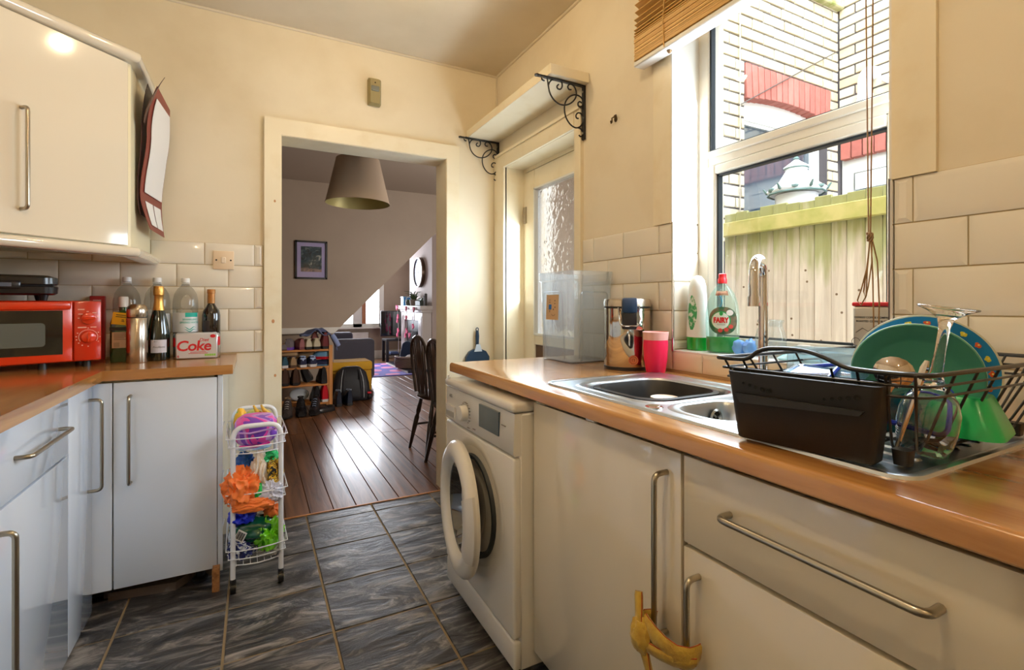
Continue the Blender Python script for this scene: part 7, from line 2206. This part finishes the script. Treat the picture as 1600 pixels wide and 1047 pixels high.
tb_ = [('navy_cushion', 'dark navy soft toy standing at the back of the wicker basket', (0.02, 0.09, 0.16), (0.13, 0.09, 0.21), C(30, 44, 70)),
       ('white_soft_toy', 'white fluffy soft toy at the front of the wicker basket', (0.02, -0.12, 0.15), (0.12, 0.09, 0.10), C(206, 200, 200)),
       ('lilac_ball', 'lilac soft ball at the left of the wicker basket', (-0.13, 0.06, 0.16), (0.08, 0.08, 0.07), C(170, 160, 214)),
       ('pink_ball', 'crimson pink small ball in the middle of the wicker basket', (-0.13, -0.06, 0.155), (0.045, 0.045, 0.045), C(206, 60, 110)),
       ('grey_ball', 'dark plum ball beside the pink one in the wicker basket', (-0.16, 0.0, 0.155), (0.05, 0.05, 0.05), C(70, 60, 90))]
for i_, (nm, lab, p_, r_, col_) in enumerate(tb_):
    tag(MB().blob((0, 0, r_[2] * 0.9), *r_, i_ + 70, 0.18, 1.6, 3, 0.9).build(nm, mat(nm + '_plush', col_, 0.9, sheen=0.3), loc=(2.36 + p_[0], 8.42 + p_[1], 0.052 + p_[2] - 0.12), smooth=70), lab, 'toy')

# windsor chairs
def windsor(label, x, y, rz):
    c = thing('dining_chair', label, 'chair', (x, y, 0), rz)
    DW = MT['darkwood']
    # local: sitter faces +X, back towards -X
    MB().loft([[( (0.205 + 0.012 * (1 if s_ else 0)) * cos(t) * (1.0 if cos(t) > 0 else 0.92), 0.215 * sin(t), z_) for t in [2 * pi * k_ / 28 for k_ in range(28)]] for z_, s_ in ((0.425, 0), (0.435, 1), (0.450, 1), (0.455, 0))]).build('seat', DW, c)
    for (lx, ly, fx_, fy_) in ((0.13, 0.13, 0.185, 0.19), (0.13, -0.13, 0.185, -0.19), (-0.13, 0.12, -0.21, 0.19), (-0.13, -0.12, -0.21, -0.19)):
        P0, P1 = Vector((lx, ly, 0.43)), Vector((fx_, fy_, 0.0))
        pp = [P0.lerp(P1, t) for t in (0, 0.15, 0.3, 0.36, 0.42, 0.6, 0.75, 1.0)]
        MB().tube(pp, [0.012, 0.015, 0.019, 0.013, 0.019, 0.018, 0.015, 0.011], 10).build('leg', DW, c)
    MB().tube([(-0.175, 0.165, 0.19), (0.16, 0.165, 0.19)], 0.009, 8).build('stretcher', DW, c)
    MB().tube([(-0.175, -0.165, 0.19), (0.16, -0.165, 0.19)], 0.009, 8).build('stretcher', DW, c)
    MB().tube([(0.0, -0.165, 0.19), (0.0, 0.165, 0.19)], 0.009, 8).build('stretcher', DW, c)
    bk_ = lambda z_: -0.165 - (z_ - 0.45) * 0.10
    hoop = [(bk_(0.45), -0.165, 0.45), (bk_(0.60), -0.185, 0.60), (bk_(0.72), -0.186, 0.72)] + [(bk_(0.74 + 0.16 * sin(t)), -0.186 * cos(t), 0.74 + 0.16 * sin(t)) for t in [pi * k_ / 12 for k_ in range(1, 12)]] + [(bk_(0.72), 0.186, 0.72), (bk_(0.60), 0.185, 0.60), (bk_(0.45), 0.165, 0.45)]
    MB().tube(hoop, 0.0125, 9).build('back_hoop', DW, c)
    for y_ in (-0.125, -0.085, 0.085, 0.125):
        zt = 0.74 + 0.16 * sqrt(max(0, 1 - (y_ / 0.186) ** 2))
        MB().tube([(bk_(0.45), y_ * 0.8, 0.45), (bk_(zt), y_, zt)], 0.006, 7).build('spindle', DW, c)
    sp_ = []
    for z_, w_ in ((0.452, 0.030), (0.50, 0.026), (0.56, 0.042), (0.62, 0.050), (0.68, 0.042), (0.74, 0.052), (0.80, 0.040), (0.90, 0.034)):
        sp_.append([(bk_(z_) - 0.006, -w_, z_), (bk_(z_) + 0.006, -w_, z_), (bk_(z_) + 0.006, w_, z_), (bk_(z_) - 0.006, w_, z_)])
    MB().loft(sp_).build('splat', DW, c)
windsor('dark stained hoop back wooden chair, the nearer of two beyond the doorway', 1.30, 3.25, radians(-2))
windsor('dark stained hoop back wooden chair, the farther of two beyond the doorway', 1.315, 3.68, radians(2))
